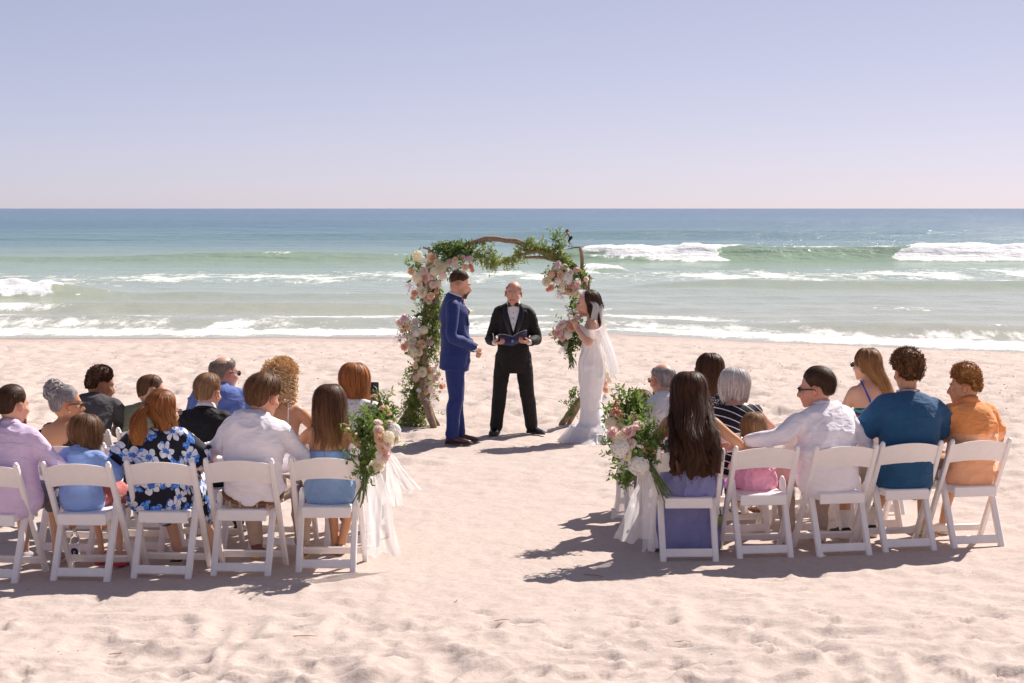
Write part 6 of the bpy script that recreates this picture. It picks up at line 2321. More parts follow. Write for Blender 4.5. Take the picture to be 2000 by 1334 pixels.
    P.garment("dress", peri, [('torso', -.03, .64, .016, .05), ('loft', sk, 40, True, 0, .85)], wr=.016, wf=(11, 11, 3), seed=30, voxel=.012)
    for sg in (-1, 1):
        mb = MB()
        s_ = P.J['shR' if sg > 0 else 'shL'] * .62 + P.spine[-1] * .38
        tube(mb, [P.spine[-2] + V(sg * .105, -.095, -.20), P.spine[-2] + V(sg * .11, -.105, -.06), s_ + V(0, -.05, .01), s_ + V(0, .0, .052)], [[.026, .006]] * 4, 10, 16, (1, 0, 0))
        tube(mb, [s_ + V(0, -.01, .05), s_ + V(sg * .02, -.05, .045), s_ + V(sg * .045, -.075, -.03), s_ + V(sg * .05, -.08, -.10)], [[.010, .006], [.020, .008], [.030, .008], [.024, .006]], 10, 14, (1, 0, 0))
        tube(mb, [s_ + V(0, -.01, .05), s_ + V(-sg * .01, -.05, .05), s_ + V(sg * .015, -.085, .0), s_ + V(sg * .02, -.09, -.06)], [[.010, .006], [.018, .008], [.026, .008], [.02, .006]], 10, 14, (1, 0, 0))
        sphere(mb, s_ + V(0, -.015, .055), (.018, .018, .014), 10, 7)
        mb.build("shoulder_tie", peri, P.root)
    long_hair(P, hairmat("hair_espresso", (.022, .011, .007), (.12, .055, .030)), P.hc[2] - .545, .150, -.345, .05, .036, 126, .034, 20, 2100, 31, bulge=.095, taper=.03, lift=.022, part=.0)

    pk = cloth("pink_gauze", (.80, .38, .52), var=.06)
    P = Person("little girl in a pink dress with straight brown hair", seat_of(ROW1['R2'], .06, .0), 8, H=.985, sex='f', w=1.0, wt=1.1, skin='fair', head=(-4, 6, 0), hs=.90, leg_k=.55, neck_k=.5,
               arms={'elL': (-.17, .03, .60), 'elR': (.17, .03, .60), 'wrL': (-.09, .16, .56), 'wrR': (.09, .16, .56)}, legs={'knL': (-.06, .27, .49), 'knR': (.07, .27, .49), 'anL': (-.06, .28, .30), 'anR': (.08, .27, .31)}, group=GRP)
    P.body(bare="LR")
    sk = [(V(0, .0, .60), V(.125, 0, 0), V(0, .10, 0)), (V(0, .03, .54), V(.165, 0, 0), V(0, .15, 0)), (V(0, .10, .475), V(.19, 0, 0), V(0, .20, 0)), (V(0, .12, .445), V(.20, 0, 0), V(0, .21, 0))]
    P.garment("dress", pk, [('torso', 0, .80, .014, .03), ('loft', sk, 40, True)], wr=.016, wf=(16, 16, 4), seed=33, voxel=.009)
    mb = MB()
    a = np.linspace(0, 2 * math.pi, 90, endpoint=False)
    rows = [[V(0, .0, .605) + V(math.cos(t) * (r_ + .006 * math.sin(t * 17) * k), math.sin(t) * (r_ * .82 + .006 * math.sin(t * 17) * k), h) for t in a] for h, r_, k in ((.012, .130, .2), (.0, .142, 1), (-.014, .150, 1.3))]
    mb.add(np.array(rows).reshape(-1, 3), ring_faces(3, 90))
    mb.build("ruffle", pk, P.root)
    long_hair(P, H_LTBROWN, P.hc[2] - .20, .082, P.hc[1] - .085, .09, .016, 122, .003, 20, 900, 34, bulge=.0, taper=.0)
    gold = simple("brown_sandal", (.28, .15, .07), .5)
    for sd in "LR":
        mb = MB()
        A = P.J['an' + sd]
        box(mb, A + V(0, .035, -.066), (.030, .075, .011), None, .006)
        tube(mb, [A + V(-.03, .03, -.06), A + V(0, .05, -.005), A + V(.03, .03, -.06)], .007, 6, 9, None, True, 1)
        mb.build("sandal", [gold, WHITE_SOLE], P.root)

    P = Person("man in a white shirt and sunglasses, left arm along the next chair", seat_of(ROW1['R3'], .0, -.04), 12, H=1.305, w=1.10, wt=1.10, skin='pink', head=(62, 6, -4), twist=14, side=-5, hs=1.05, slump=.02,
               arms={'elL': (-.44, -.14, .845), 'wrL': (-.665, -.02, .80), 'elR': (.33, .10, .74)}, hand={'L': dict(curl=.35, palm=(0, .3, -1), dir=(-.9, .35, -.35))}, legs={'anL': (-.18, .30, .085), 'knL': (-.17, .46, .53), 'anR': (.10, .40, .085)}, group=GRP)
    P.body()
    shirt(P, white, .02, .026, .040, .93, .024, 36, rot=.5)
    P.collar(white, .044)
    trousers(P, cloth("stone_chino", (.48, .38, .32)), .93, .022)
    slick_hair(P, H_DKBROWN, .022, 1600, 37, 140, 56, lift=.008)
    sunglasses(P, BLACKGLASS, BLACKFRAME, 1.05)
    mb = MB()
    w_ = P.J['wrL']
    d_ = unit(w_ - P.J['elL'])
    tube(mb, [w_ - d_ * .012, w_ + d_ * .012], .034, 18)
    sphere(mb, w_ + V(0, -.02, .028), (.018, .018, .008), 12, 8)
    mb.build("wristwatch", simple("steel", (.55, .52, .50), .3, .5, 1.0), P.root)
    for sd in "LR":
        P.shoe(sd, simple("white_canvas", (.74, .70, .68), .8), WHITE_SOLE)

    tb = cloth("teal_blue_jersey", (.020, .085, .185))
    P = Person("tall boy in a teal blue tee with dark curls and a necklace", seat_of(ROW1['R4'], .0, .035), 12, H=1.385, w=1.09, skin='olive', side=4, head=(6, 4, 0), hs=.99, slump=.02, neck_k=1.6, arms={'elL': (-.34, .05, .76), 'elR': (.33, .05, .76)}, legs={'anL': (-.30, .34, .085), 'anR': (-.06, .42, .085), 'knL': (-.26, .44, .53)}, group=GRP)
    P.body()
    tee(P, tb, -.05, .024, .058, .47, .014, 39, sl=(.026, .048))
    neckband(P, tb, 1.06, .014)
    P.collar(simple("silver_chain", (.6, .55, .55), .25, .5, 1.0), .006, .98, .02, .003, "necklace", .022, .003)
    trousers(P, cloth("beige_shorts", (.42, .34, .27)), .52, .03, name="shorts")
    curly_hair(P, H_CURLB, 2300, .034, .062, .008, .042, 134, 60, 40, .0024, turns=1.8)
    for sd in "LR":
        P.shoe(sd, simple("black_canvas", (.02, .02, .022), .8), WHITE_SOLE)
        P.garment("sock", cloth("white_sock", (.75, .72, .70), var=.02), [('leg', sd, .84, 1.0, .008)], voxel=.008, wr=0)

    org = cloth("orange_pique", (.84, .32, .105))
    N_, L_ = org.node_tree.nodes, org.node_tree.links
    sp_ = N_.new("ShaderNodeSeparateXYZ")
    L_.new(ncoord(N_), sp_.inputs[0])
    src = N_["Principled BSDF"].inputs["Base Color"].links[0].from_socket
    L_.new(nmix(N_, L_, nmath(N_, L_, 'MULTIPLY', nmath(N_, L_, 'LESS_THAN', sp_.outputs[2], .815), .75), src, (.88, .50, .31)), N_["Principled BSDF"].inputs["Base Color"])
    P = Person("curly-haired boy in an orange polo, face turned left", seat_of(ROW1['R5'], .0, .03), 13, H=1.27, w=.93, skin='olive', head=(62, 4, -3), hs=.98, twist=8, slump=.01, arms={'elL': (-.26, .12, .72), 'elR': (.27, .04, .74)}, legs={'anL': (-.20, .34, .085), 'anR': (-.02, .36, .085), 'knL': (-.16, .44, .53)}, group=GRP)
    P.body(bare="LR")
    P.face(H_CURLG)
    tee(P, org, -.05, .024, .056, .47, .016, 41, "polo_shirt", sl=(.024, .044))
    P.collar(org, .05, 1.05, .5, .012)
    trousers(P, cloth("tan_shorts", (.40, .28, .19)), .52, .03, name="shorts")
    curly_hair(P, H_CURLG, 2000, .024, .056, .007, .036, 128, 64, 42, .0023, turns=1.8, side=.5)
    croc = simple("cream_clog", (.68, .58, .46), .7)
    for sd in "LR":
        P.shoe(sd, croc, croc, "clog")

    # ---------------- right, middle row
    wsh = cloth("white_poplin", ())
    P = Person("balding older man with white beard in a white shirt", seat_of(ROW2['r1'], .02, -.02), 3, H=1.275, w=1.08, wt=1.1, skin='pink', head=(26, 4, 0), lean=4, group=GRP)
    P.body()
    shirt(P, wsh, -.02, .024, .036, seed=44, wr=.015)
    P.collar(wsh, .042)
    trousers(P, cloth("grey_trousers", (.16, .15, .15)))
    short_cut(P, H_GREY, .010, .008, 142, 40, 1000, 45, .004, bald=(52, 50, 44, 40))
    beard(P, H_SILVER, .01)
    sunglasses(P, simple("clear_lens2", (.35, .28, .22), .1), simple("amber_frame", (.5, .18, .03), .3), .9, "glasses")

    strp = stripe_fabric("navy_stripe", (.012, .012, .018), (.78, .76, .78))
    P = Person("woman with a white bob in a black and white striped dress", seat_of(ROW2['r2'], .02, .0), 8, H=1.225, sex='f', w=1.16, wt=1.2, skin='pink', head=(2, 6, 0), arms={'elL': (-.33, .04, .74), 'elR': (.32, .06, .74)}, group=GRP)
    P.body()
    P.garment("dress", strp, [('torso', -.03, .925, .014, .026), ('arm', 'L', .0, .20, .014), ('arm', 'R', .0, .22, .014), ('leg', 'L', 0, .8, .035, .05), ('leg', 'R', 0, .8, .035, .05)], wr=.007, seed=46)
    long_hair(P, H_SILVER, P.hc[2] - .115, .106, P.hc[1] - .080, .10, .032, 126, .002, 20, 1100, 47, bulge=-.012, taper=.0, curl_in=.16, split=.6, lift=.008)

    # ---------------- right, front row
    P = Person("small child with short dark brown hair behind the flowers", seat_of(ROW3['b1'], .05, -.03), 3, H=.975, w=.95, skin='fair', head=(20, 8, 0), hs=.92, leg_k=.6, neck_k=.5, arms={'elL': (-.17, .03, .60), 'elR': (.17, .03, .60), 'wrL': (-.08, .18, .56), 'wrR': (.08, .18, .56)}, legs={'knL': (-.07, .28, .49), 'knR': (.07, .28, .49), 'anL': (-.07, .29, .28), 'anR': (.07, .29, .28)}, group=GRP)
    P.body(bare="LR")
    tee(P, cloth("white_poplin", ()), -.02, .014, .02, .45, .008, 48, "shirt")
    trousers(P, cloth("navy_trousers", ()), .6, .014, name="shorts")
    short_cut(P, H_BROWN, .016, .022, 140, 52, 900, 49, .008)

    spk = speckle_fabric("black_speckle", (.015, .014, .018), (.7, .66, .66), 85, .30)
    P = Person("woman with long dark brown hair in a black speckled top", seat_of(ROW3['b2'], .02, -.02), 8, H=1.275, sex='f', w=1.02, skin='fair', head=(24, 2, 0), group=GRP)
    P.body()
    tee(P, spk, -.03, .014, .024, .36, .008, 50, "top")
    trousers(P, cloth("navy_trousers", ()))
    long_hair(P, hairmat("hair_chestnut", (.018, .009, .006), (.10, .045, .022), tip=(.22, .10, .04)), P.hc[2] - .38, .092, P.hc[1] - .13, .09, .022, 118, .005, 18, 900, 51, bulge=.02)
    sunglasses(P, simple("amber_lens", (.2, .07, .02), .1), BLACKFRAME)

    P = Person("woman in a patterned tank top with long honey-brown hair", seat_of(ROW3['b4'], .02, .03), 12, H=1.31, sex='f', w=1.06, skin='fair', head=(30, 2, 0), side=-3, arms={'elL': (-.27, .04, .74)}, group=GRP)
    P.body()
    tank = chevron_fabric("zigzag_knit")
    P.garment("tank_top", tank, [('torso', -.03, .66, .010, .02)], wr=.006, seed=52)
    for sg in (-1, 1):
        mb = MB()
        s_ = P.J['shR' if sg > 0 else 'shL'] * .55 + P.spine[-1] * .45
        tube(mb, [P.spine[-2] + V(sg * .03, -.112, -.13), P.spine[-2] + V(sg * .055, -.108, -.03), s_ + V(0, -.05, .016), s_ + V(0, .0, .05)], .008, 6, 16)
        mb.build("strap", BLUE_STRAP, P.root)
    trousers(P, cloth("denim_shorts", (.10, .16, .28)), .5, .02, name="shorts")
    long_hair(P, H_HONEY, P.hc[2] - .44, .060, P.hc[1] - .15, .07, .018, 116, .004, 16, 1200, 53, xs=.13, bulge=.03)
    sunglasses(P, BLACKGLASS, BLACKFRAME, 1.05)
# ================================================================== COUPLE, OFFICIANT, SURFER
def lapel(P, mat, sg, pts, w, name="lapel"):
    """flat folded strip down the front; pts person frame"""
    mb = MB()
    tube(mb, pts, [[a, .004] for a in w], 8, 20, (1, 0, 0))
    return mb.build(name, mat, P.root)

def build_groom():
    P = Person("bearded groom in a checked royal blue suit, hands clasped", (-.60, 21.19, 0), -90, 'stand', 1.79, w=1.06, skin='fair', head=(4, 12, 0), voxel=.0078, lean=1,
               arms={'elR': (.275, -.015, 1.135), 'wrR': (.075, .235, 1.005), 'elL': (-.27, .0, 1.13), 'wrL': (-.045, .245, .985)}, hand={'R': dict(curl=.75, dir=(-.75, .45, -.45), palm=(-.5, -.7, .1)), 'L': dict(curl=.8, dir=(.8, .35, -.5), palm=(.4, -.8, .1))},
               legs={'anR': (.12, -.02, .095), 'anL': (-.11, .045, .095), 'hipR': (.095, 0, .92), 'hipL': (-.095, 0, .92)}, feet={'R': (.12, 1, 0), 'L': (-.25, 1, 0)}, group="couple and officiant under the arch")
    P.body(stubble=((.42, .32, .29), .55), fade=(.36, .28, .25))
    P.face(H_DKBROWN)
    suit = check_suit("royal_blue_check", (.013, .026, .125), (.04, .06, .22))
    wsh = cloth("white_poplin", ())
    P.garment("trousers", suit, [('torso', -.04, .20, .016), ('leg', 'L', 0, .98, .014, .030), ('leg', 'R', 0, .98, .014, .030)], wr=.008, wf=(7, 7, 6), seed=61, voxel=.009)
    P.garment("shirt", wsh, [('torso', .2, .985, .008), ('arm', 'L', .9, .985, .010), ('arm', 'R', .9, .985, .010)], wr=.003, voxel=.009)
    sp = P.spine

    def vcut(c):
        f = c[:, 1] - np.interp(c[:, 2], [sp[0][2], sp[-1][2]], [sp[0][1], sp[-1][1]])
        half = np.interp(c[:, 2], [1.16, 1.50], [.002, .070])
        return (f > .02) & (abs(c[:, 0]) < half) & (c[:, 2] > 1.16)
    P.garment("jacket", suit, [('torso', -.09, 1.0, .024, .026, True), ('arm', 'L', 0, .955, .017, .015), ('arm', 'R', 0, .955, .017, .015)], wr=.010, wf=(5, 5, 8), seed=62, voxel=.009, cut=vcut)
    P.collar(wsh, .044, 1.0, .35, .002, "shirt_collar")
    P.collar(suit, .034, 1.13, .6, .008, "jacket_collar", -.018)
    for sg in (-1, 1):
        lapel(P, suit, sg, [V(sg * .075, .045, 1.515), V(sg * .085, .105, 1.44), V(sg * .065, .142, 1.32), V(sg * .015, .150, 1.16)], [.012, .030, .034, .006])
    mb = MB()
    tube(mb, [V(0, .088, 1.49), V(0, .118, 1.44), V(0, .138, 1.3), V(0, .138, 1.16)], [[.018, .012], [.022, .008], [.034, .007], [.036, .006]], 12, 16, (1, 0, 0))
    mb.build("necktie", cloth("blush_satin", (.72, .40, .38), .5), P.root)
    bt = bpy.data.objects.new("boutonniere", None)
    COL.objects.link(bt)
    bt.parent = P.root
    flower('rose', 'cream', V(-.085, .150, 1.385), .045, (-.3, 1, .4), bt, 1)
    flower('rose', 'peach', V(-.10, .145, 1.36), .035, (-.3, 1, .2), bt, 2)
    for i in range(3):
        mb = MB()
        sphere(mb, P.J['wrR'] * .93 + P.J['elR'] * .07 + V(.030 - .0 * i, -.020 - .017 * i, .012 + .010 * i), .0055, 8, 6)
        mb.build("cuff_button", BLACKFRAME, P.root)
    short_cut(P, H_DKBROWN, .003, .024, 100, 52, 1300, 63, .004, .3, tmo=[102, 99, 92, 82, 78, 84, 74, 60, 54])
    beard(P, H_BROWN, .002, 420, 64)
    mb = MB()
    for sg in (-1, 1):
        tube(mb, [P.hp((sg * .002, .103, -.052)), P.hp((sg * .018, .098, -.055)), P.hp((sg * .030, .086, -.070)), P.hp((sg * .030, .080, -.088))], .0055, 6, 10)
    mb.build("moustache", H_BROWN, P.root, True, True)
    lea = simple("burgundy_leather", (.095, .028, .020), .28, .5, var=.3, scale=12)
    for sd in "LR":
        P.shoe(sd, lea, simple("dark_sole", (.03, .018, .014), .6))

def build_officiant():
    P = Person("bald officiant in a black suit and bow tie reading a booklet", (.015, 22.12, 0), 180, 'stand', 1.665, w=1.0, wt=.97, skin='pink', head=(-6, 6, -3), voxel=.0078,
               arms={'elR': (.258, -.01, 1.035), 'wrR': (.195, .235, 1.015), 'elL': (-.258, -.01, 1.035), 'wrL': (-.165, .245, 1.02)}, hand={'R': dict(curl=.55, dir=(-.65, .7, .0), palm=(-.2, -.1, 1)), 'L': dict(curl=.5, dir=(.75, .6, .05), palm=(.2, -.1, 1))},
               legs={'hipR': (.10, 0, .86), 'hipL': (-.10, 0, .86), 'knR': (.150, .02, .46), 'knL': (-.150, .02, .46), 'anR': (.185, .02, .09), 'anL': (-.20, -.03, .09)}, feet={'R': (.28, 1, 0), 'L': (-.75, .8, 0)}, group="couple and officiant under the arch")
    P.body(stubble=((.62, .50, .48), .55))
    P.face(H_SALT, (.12, .14, .16))
    blk = cloth("black_suiting", (.016, .013, .012), .7)
    sat = simple("black_satin", (.014, .012, .012), .35)
    wsh = cloth("white_poplin", ())
    P.garment("trousers", blk, [('torso', -.05, .20, .016), ('leg', 'L', 0, .99, .014, .040), ('leg', 'R', 0, .99, .014, .040)], wr=.008, wf=(7, 7, 6), seed=71, voxel=.009)
    sp = P.spine
    z1 = sp[-1][2]
    P.garment("shirt", wsh, [('torso', .2, .985, .006), ('arm', 'L', .9, .995, .010), ('arm', 'R', .9, .995, .010)], wr=.003, voxel=.009)

    P.garment("waistcoat", blk, [('torso', .08, .96, .012)], wr=.0, voxel=.011)
    P.torso(MB(), .3, 1.0, .020)
    S_ = P.last_secs
    zz = np.array([c[2] for c, X, Y in S_])
    yy = np.array([c[1] + np.linalg.norm(Y) for c, X, Y in S_])
    rx_ = np.array([np.linalg.norm(X) for c, X, Y in S_])
    mb = MB()
    rows = []
    for z in np.linspace(z1 - .30, z1 + .01, 16):
        hw = max(.002, np.interp(z, [z1 - .30, z1 + .01], [.0, .085]))
        r_ = []
        for q in np.linspace(-1, 1, 15):
            x_ = q * hw
            fy, fx = np.interp(z, zz, yy), np.interp(z, zz, rx_)
            cy = sp[-1][1]
            r_.append((x_, cy + (fy - cy) * math.sqrt(max(.05, 1 - (x_ / fx) ** 2)) + .0015 * math.cos(q * 26), z))
        rows.append(r_)
    mb.add(np.array(rows).reshape(-1, 3), ring_faces(16, 15, False))
    mb.build("shirt_front", wsh, P.root)

    def vcut(c):
        half = np.interp(c[:, 2], [z1 - .40, z1 - .10, z1 + .03], [.003, .066, .078])
        return (c[:, 1] > sp[-1][1] - .02) & (abs(c[:, 0]) < half) & (c[:, 2] > z1 - .40)
    P.garment("jacket", blk, [('torso', -.16, .995, .023, .028, True), ('arm', 'L', 0, .955, .018, .016), ('arm', 'R', 0, .955, .018, .016)], wr=.009, wf=(5, 5, 8), seed=72, voxel=.009, cut=vcut)
    P.collar(wsh, .046, 1.0, .30, .004, "shirt_collar")
    P.collar(blk, .030, 1.13, .7, .008, "jacket_collar", -.018)
    for sg in (-1, 1):
        lapel(P, sat, sg, [V(sg * .070, sp[-1][1] + .055, z1 + .005), V(sg * .088, sp[-1][1] + .098, z1 - .07), V(sg * .066, .152, z1 - .20), V(sg * .012, .172, z1 - .40)], [.012, .026, .026, .005])
    mb = MB()
    c = V(0, sp[-1][1] + .098, z1 - .005)
    for sg in (-1, 1):
        tube(mb, [c + V(sg * .004, .004, 0), c + V(sg * .022, .004, .001), c + V(sg * .056, -.012, .002)], [[.011, .008], [.017, .009], [.027, .008]], 10, 10, (0, 0, 1))
    sphere(mb, c + V(0, .008, 0), (.010, .008, .012), 10, 7)
    mb.build("bow_tie", sat, P.root)
    for i in range(3):
        mb = MB()
        sphere(mb, V(0, sp[-1][1] + .112 + .014 * i, z1 - .09 - .06 * i), .005, 8, 6)
        mb.build("shirt_button", sat, P.root)
    mb = MB()
    sphere(mb, V(-.004, .178, z1 - .43), (.009, .005, .009), 10, 6)
    mb.build("jacket_button", sat, P.root)
    short_cut(P, H_SALT, .003, .003, 138, 40, 500, 73, .0015, bald=(70, 66, 60, 60))
    mb = MB()
    for sg in (-1, 1):
        tube(mb, [P.hp((0, .104, -.050)), P.hp((sg * .016, .100, -.053)), P.hp((sg * .030, .086, -.064))], [.004, .0058, .003], 6, 9)
    mb.build("moustache", H_SALT, P.root, True, True)
    pat = simple("patent_leather", (.012, .011, .012), .06, .7)
    for sd in "LR":
        P.shoe(sd, pat, simple("dark_sole", (.03, .018, .014), .6))
    # booklet in his hands
    B = empty("booklet", (.005, 21.83, 1.035), R(180), "open navy booklet with white pages in the officiant's hands", "book")
    cov, pap = simple("navy_cover", (.02, .03, .12), .4), simple("paper", (.78, .75, .76), .6)
    for sg in (-1, 1):
        mb, mp = MB(), MB()
        x = np.linspace(0, .155, 9)
        for m_, dz, w in ((mb, 0, 1.0), (mp, .006, .97)):
            rows = []
            for yy in (-.105 * w, .105 * w):
                rows += [[sg * a * w, yy * .8, dz + (.012 * math.sin(a / .155 * 2.6) if dz else 0) + a * (.10 if sg > 0 else .42) + .50 * yy] for a in x]
            v = np.array(rows)
            v2 = v - np.array((0, 0, .004))
            n = len(x)
            m_.add(np.vstack([v, v2]), ring_faces(2, n, False) + [tuple(i + 2 * n for i in reversed(q)) for q in ring_faces(2, n, False)] + [(i, i + 1, i + 1 + 2 * n, i + 2 * n) for i in range(n - 1)] + [(i + n + 1, i + n, i + 3 * n, i + 3 * n + 1) for i in range(n - 1)] + [(0, n, 3 * n, 2 * n), (n - 1, 3 * n - 1, 4 * n - 1, 2 * n - 1)])
        mb.build("cover", cov, B)
        mp.build("page", pap, B)
    mb = MB()
    for i in range(9):
        a = np.linspace(0, 2 * math.pi, 12, endpoint=False)
        c = V(0, -.07 + .0175 * i, .004)
        tube(mb, [c + V(math.cos(t) * .009, 0, math.sin(t) * .009) for t in list(a) + [0]], .0016, 5)
    mb.build("ring_binding", simple("white_wire", (.7, .68, .68), .3), B)
    pen = empty("pen", (-.20, 21.86, 1.05), 0, "white pen sticking up from the officiant's hand", "pen")
    mb = MB()
    tube(mb, [V(0, 0, -.03), V(.005, 0, .02), V(-.004, 0, .065)], [.004, .005, .004], 8, 8, None, True, 0, True)
    mb.build("barrel", simple("white_plastic", (.75, .72, .70), .3), pen)

def build_bride():
    P = Person("dark-haired bride in a white lace gown and long veil", (.835, 21.47, 0), 90, 'stand', 1.575, sex='f', w=1.06, wt=1.05, skin='fair', head=(4, 10, 0), voxel=.0075,
               arms={'elL': (-.215, .035, 1.045), 'wrL': (-.125, .165, 1.195), 'elR': (.20, .03, 1.03), 'wrR': (.10, .20, 1.03)},
               hand={'L': dict(curl=.7, dir=(.1, .25, 1), palm=(.8, .3, -.1), thumb=.8), 'R': dict(curl=.85, dir=(-.3, .9, .15), palm=(-.8, 0, -.2))}, group="couple and officiant under the arch")
    P.body()
    P.face(H_DKBROWN)
    lace = lace_fabric("white_lace")
    L = lambda y0, y1, w, z: (V(0, (y0 + y1) / 2, z), V(w, 0, 0), V(0, (y1 - y0) / 2, 0))
    sk = [L(-.10, .10, .135, 1.02), L(-.118, .112, .148, .90), L(-.138, .125, .168, .78), L(-.130, .125, .170, .66), L(-.112, .118, .158, .50), L(-.110, .112, .155, .34), L(-.15, .13, .19, .20), L(-.24, .21, .29, .08), L(-.30, .27, .35, .0), L(-.30, .27, .35, -.03)]
    P.garment("gown", lace, [('torso', .0, .70, .010), ('loft', sk, 40, True)], wr=.012, wf=(13, 13, 1.6), seed=81, voxel=.009)
    mb = MB()      # layered hem and train
    a = np.linspace(0, 2 * math.pi, 120, endpoint=False)
    for lay, (r0, r1, z0, z1_, dy, sd) in enumerate(((.24, .36, .16, .012, 0, 1), (.25, .40, .12, .010, -.05, 2), (.16, .36, .12, .008, -.26, 3), (.12, .30, .09, .006, -.34, 4))):
        rows = []
        for i, t in enumerate(np.linspace(0, 1, 9)):
            rr = r0 + (r1 - r0) * t ** 1.3
            w = .030 * t * np.sin(a * (11 + lay * 3) + 2 * np.sin(a * 3 + lay)) + .02 * t * vnoise(np.cos(a) * 5, np.sin(a) * 5, t * 2, sd)
            zz = z0 * (1 - t) ** 1.2 + z1_ + .018 * t * (1 - t) * np.sin(a * 17) * 2
            rows.append(np.stack([(rr + w) * np.cos(a), (rr + w) * np.sin(a) * (.95 if lay < 2 else 1.15) + dy, zz + 0 * a], 1))
        mb.add(np.vstack(rows), ring_faces(9, 120))
    mb.build("train", tulle_material("train_tulle", .85), P.root)
    # off-shoulder tulle sleeves
    slv = tulle_material("sleeve_tulle", .68)
    for sd, sg in (('L', -1), ('R', 1)):
        mb = MB()
        q = P.J['sh' + sd] * .55 + P.J['el' + sd] * .45
        tube(mb, [V(sg * .02, .135, 1.19), V(sg * .12, .11, 1.20), q + V(sg * .028, .050, -.0), q + V(sg * .062, -.01, -.015), q + V(sg * .02, -.075, .0), V(sg * .06, -.105, 1.20)], [[.035, .008], [.04, .014], [.045, .016], [.05, .018], [.045, .014], [.03, .008]], 14, 44, (0, 0, 1))
        v = mb.v[0]
        d = .007 * np.sin(v[:, 2] * 210 + 8 * vnoise(v[:, 0] * 8, v[:, 1] * 8, 0, 3))
        mb.v[0] = v + np.stack([d * .4 * np.sign(v[:, 0]), d * .5, 0 * d], 1)
        mb.build("draped_sleeve", slv, P.root)
    # bodice pearls and waist line
    # hair: loose waves swept back
    long_hair(P, H_DKBROWN, P.hc[2] - .16, .080, P.hc[1] - .10, .09, .030, 108, .026, 44, 1700, 83, bulge=.02, taper=.02, lift=.014)
    for i in range(7):
        sg = -1 if i % 2 else 1
        p = P.hp((sg * .074, .015 - .014 * i, .02 - .012 * i))
        lock(P, H_DKBROWN, [p, p + V(sg * .012, -.015, -.05), p + V(-sg * .002, -.035, -.10), p + V(sg * .010, -.05, -.15), p + V(0, -.06, -.20)], [.012, .016, .018, .015, .006], 60, 10, 18, 90 + i, .012, 2)
    # veil
    u = np.linspace(-1, 1, 70)
    s = np.linspace(0, 1, 60)
    U, S = np.meshgrid(u, s)
    top = P.hp((0, -.03, .128))
    bx = np.sin(U * 1.25)
    wv = .150 + .005 * S ** .6
    th = sstep(0, .20, S)
    x = top[0] + bx * wv * (.45 + .55 * th) + .006 * vnoise(U * 3, S * 4, 0, 7)
    wrap = (.095 + .06 * sstep(.15, .5, S)) * abs(U) ** 1.5
    yb = top[1] - .15 * th - .02 * S - .14 * sstep(.30, 1, S) + wrap * (1.05 - .6 * sstep(.25, .7, S))
    y = yb + .016 * np.sin(U * 12 + 2 * vnoise(U * 2, S * 1.5, 0, 5)) * (.2 + .8 * S)
    z = top[2] + .006 - (top[2] - .72 + .012 * np.cos(U * 24) + .06 * U * U) * (S ** 1.05)
    mb = MB()
    mb.add(np.stack([x, y, z], -1).reshape(-1, 3), ring_faces(60, 70, False), 0, np.stack([U * .5 + .5, S], -1).reshape(-1, 2))
    mb.build("veil", tulle_material("veil_tulle", .86, True), P.root, True, True)
    mb = MB()
    tube(mb, [P.hp((-.05, -.035, .118)), P.hp((0, -.045, .125)), P.hp((.05, -.035, .118))], .006, 8, 12)
    mb.build("veil_comb", simple("pearl", (.8, .76, .72), .2), P.root)
    # her bouquet
    build_bouquet("round bridal bouquet of blush roses held by the bride", 21.56, (1106, 650),
                  [('r', 'pink', 1091, 651, 100), ('r', 'cream', 1104, 645, 100), ('r', 'blush', 1099, 634, 84), ('r', 'peach', 1116, 642, 78), ('d', 'blush', 1113, 619, 76), ('b', 'white', 1121, 608, 74), ('r', 'peach', 1136, 615, 70), ('r', 'blush', 1092, 640, 64), ('r', 'coral', 1083, 648, 50), ('h', 'white', 1109, 655, 80), ('r', 'blush', 1127, 622, 70), ('r', 'pink', 1111, 632, 70), ('r', 'cream', 1119, 630, 70), ('r', 'pink', 1099, 660, 62)],
                  [(1106, 668, .03), (1118, 672, .03), (1100, 662, .025), (1125, 660, .025), (1118, 648, .03), (1130, 626, .03), (1120, 600, .02), (1114, 682, .02)],
                  [((1110, 640), (1094, 622), 5), ((1120, 620), (1118, 598), 5), ((1105, 655), (1084, 640), 4)],
                  [(1114, 690), (1117, 716)], 90, .042, 'dark', [((1106, 668, -.08), (1097, 690, -.10), .012, .045, 1, .015, (0, 0, 0), 3)], .06, "bridal_bouquet", None, 12)

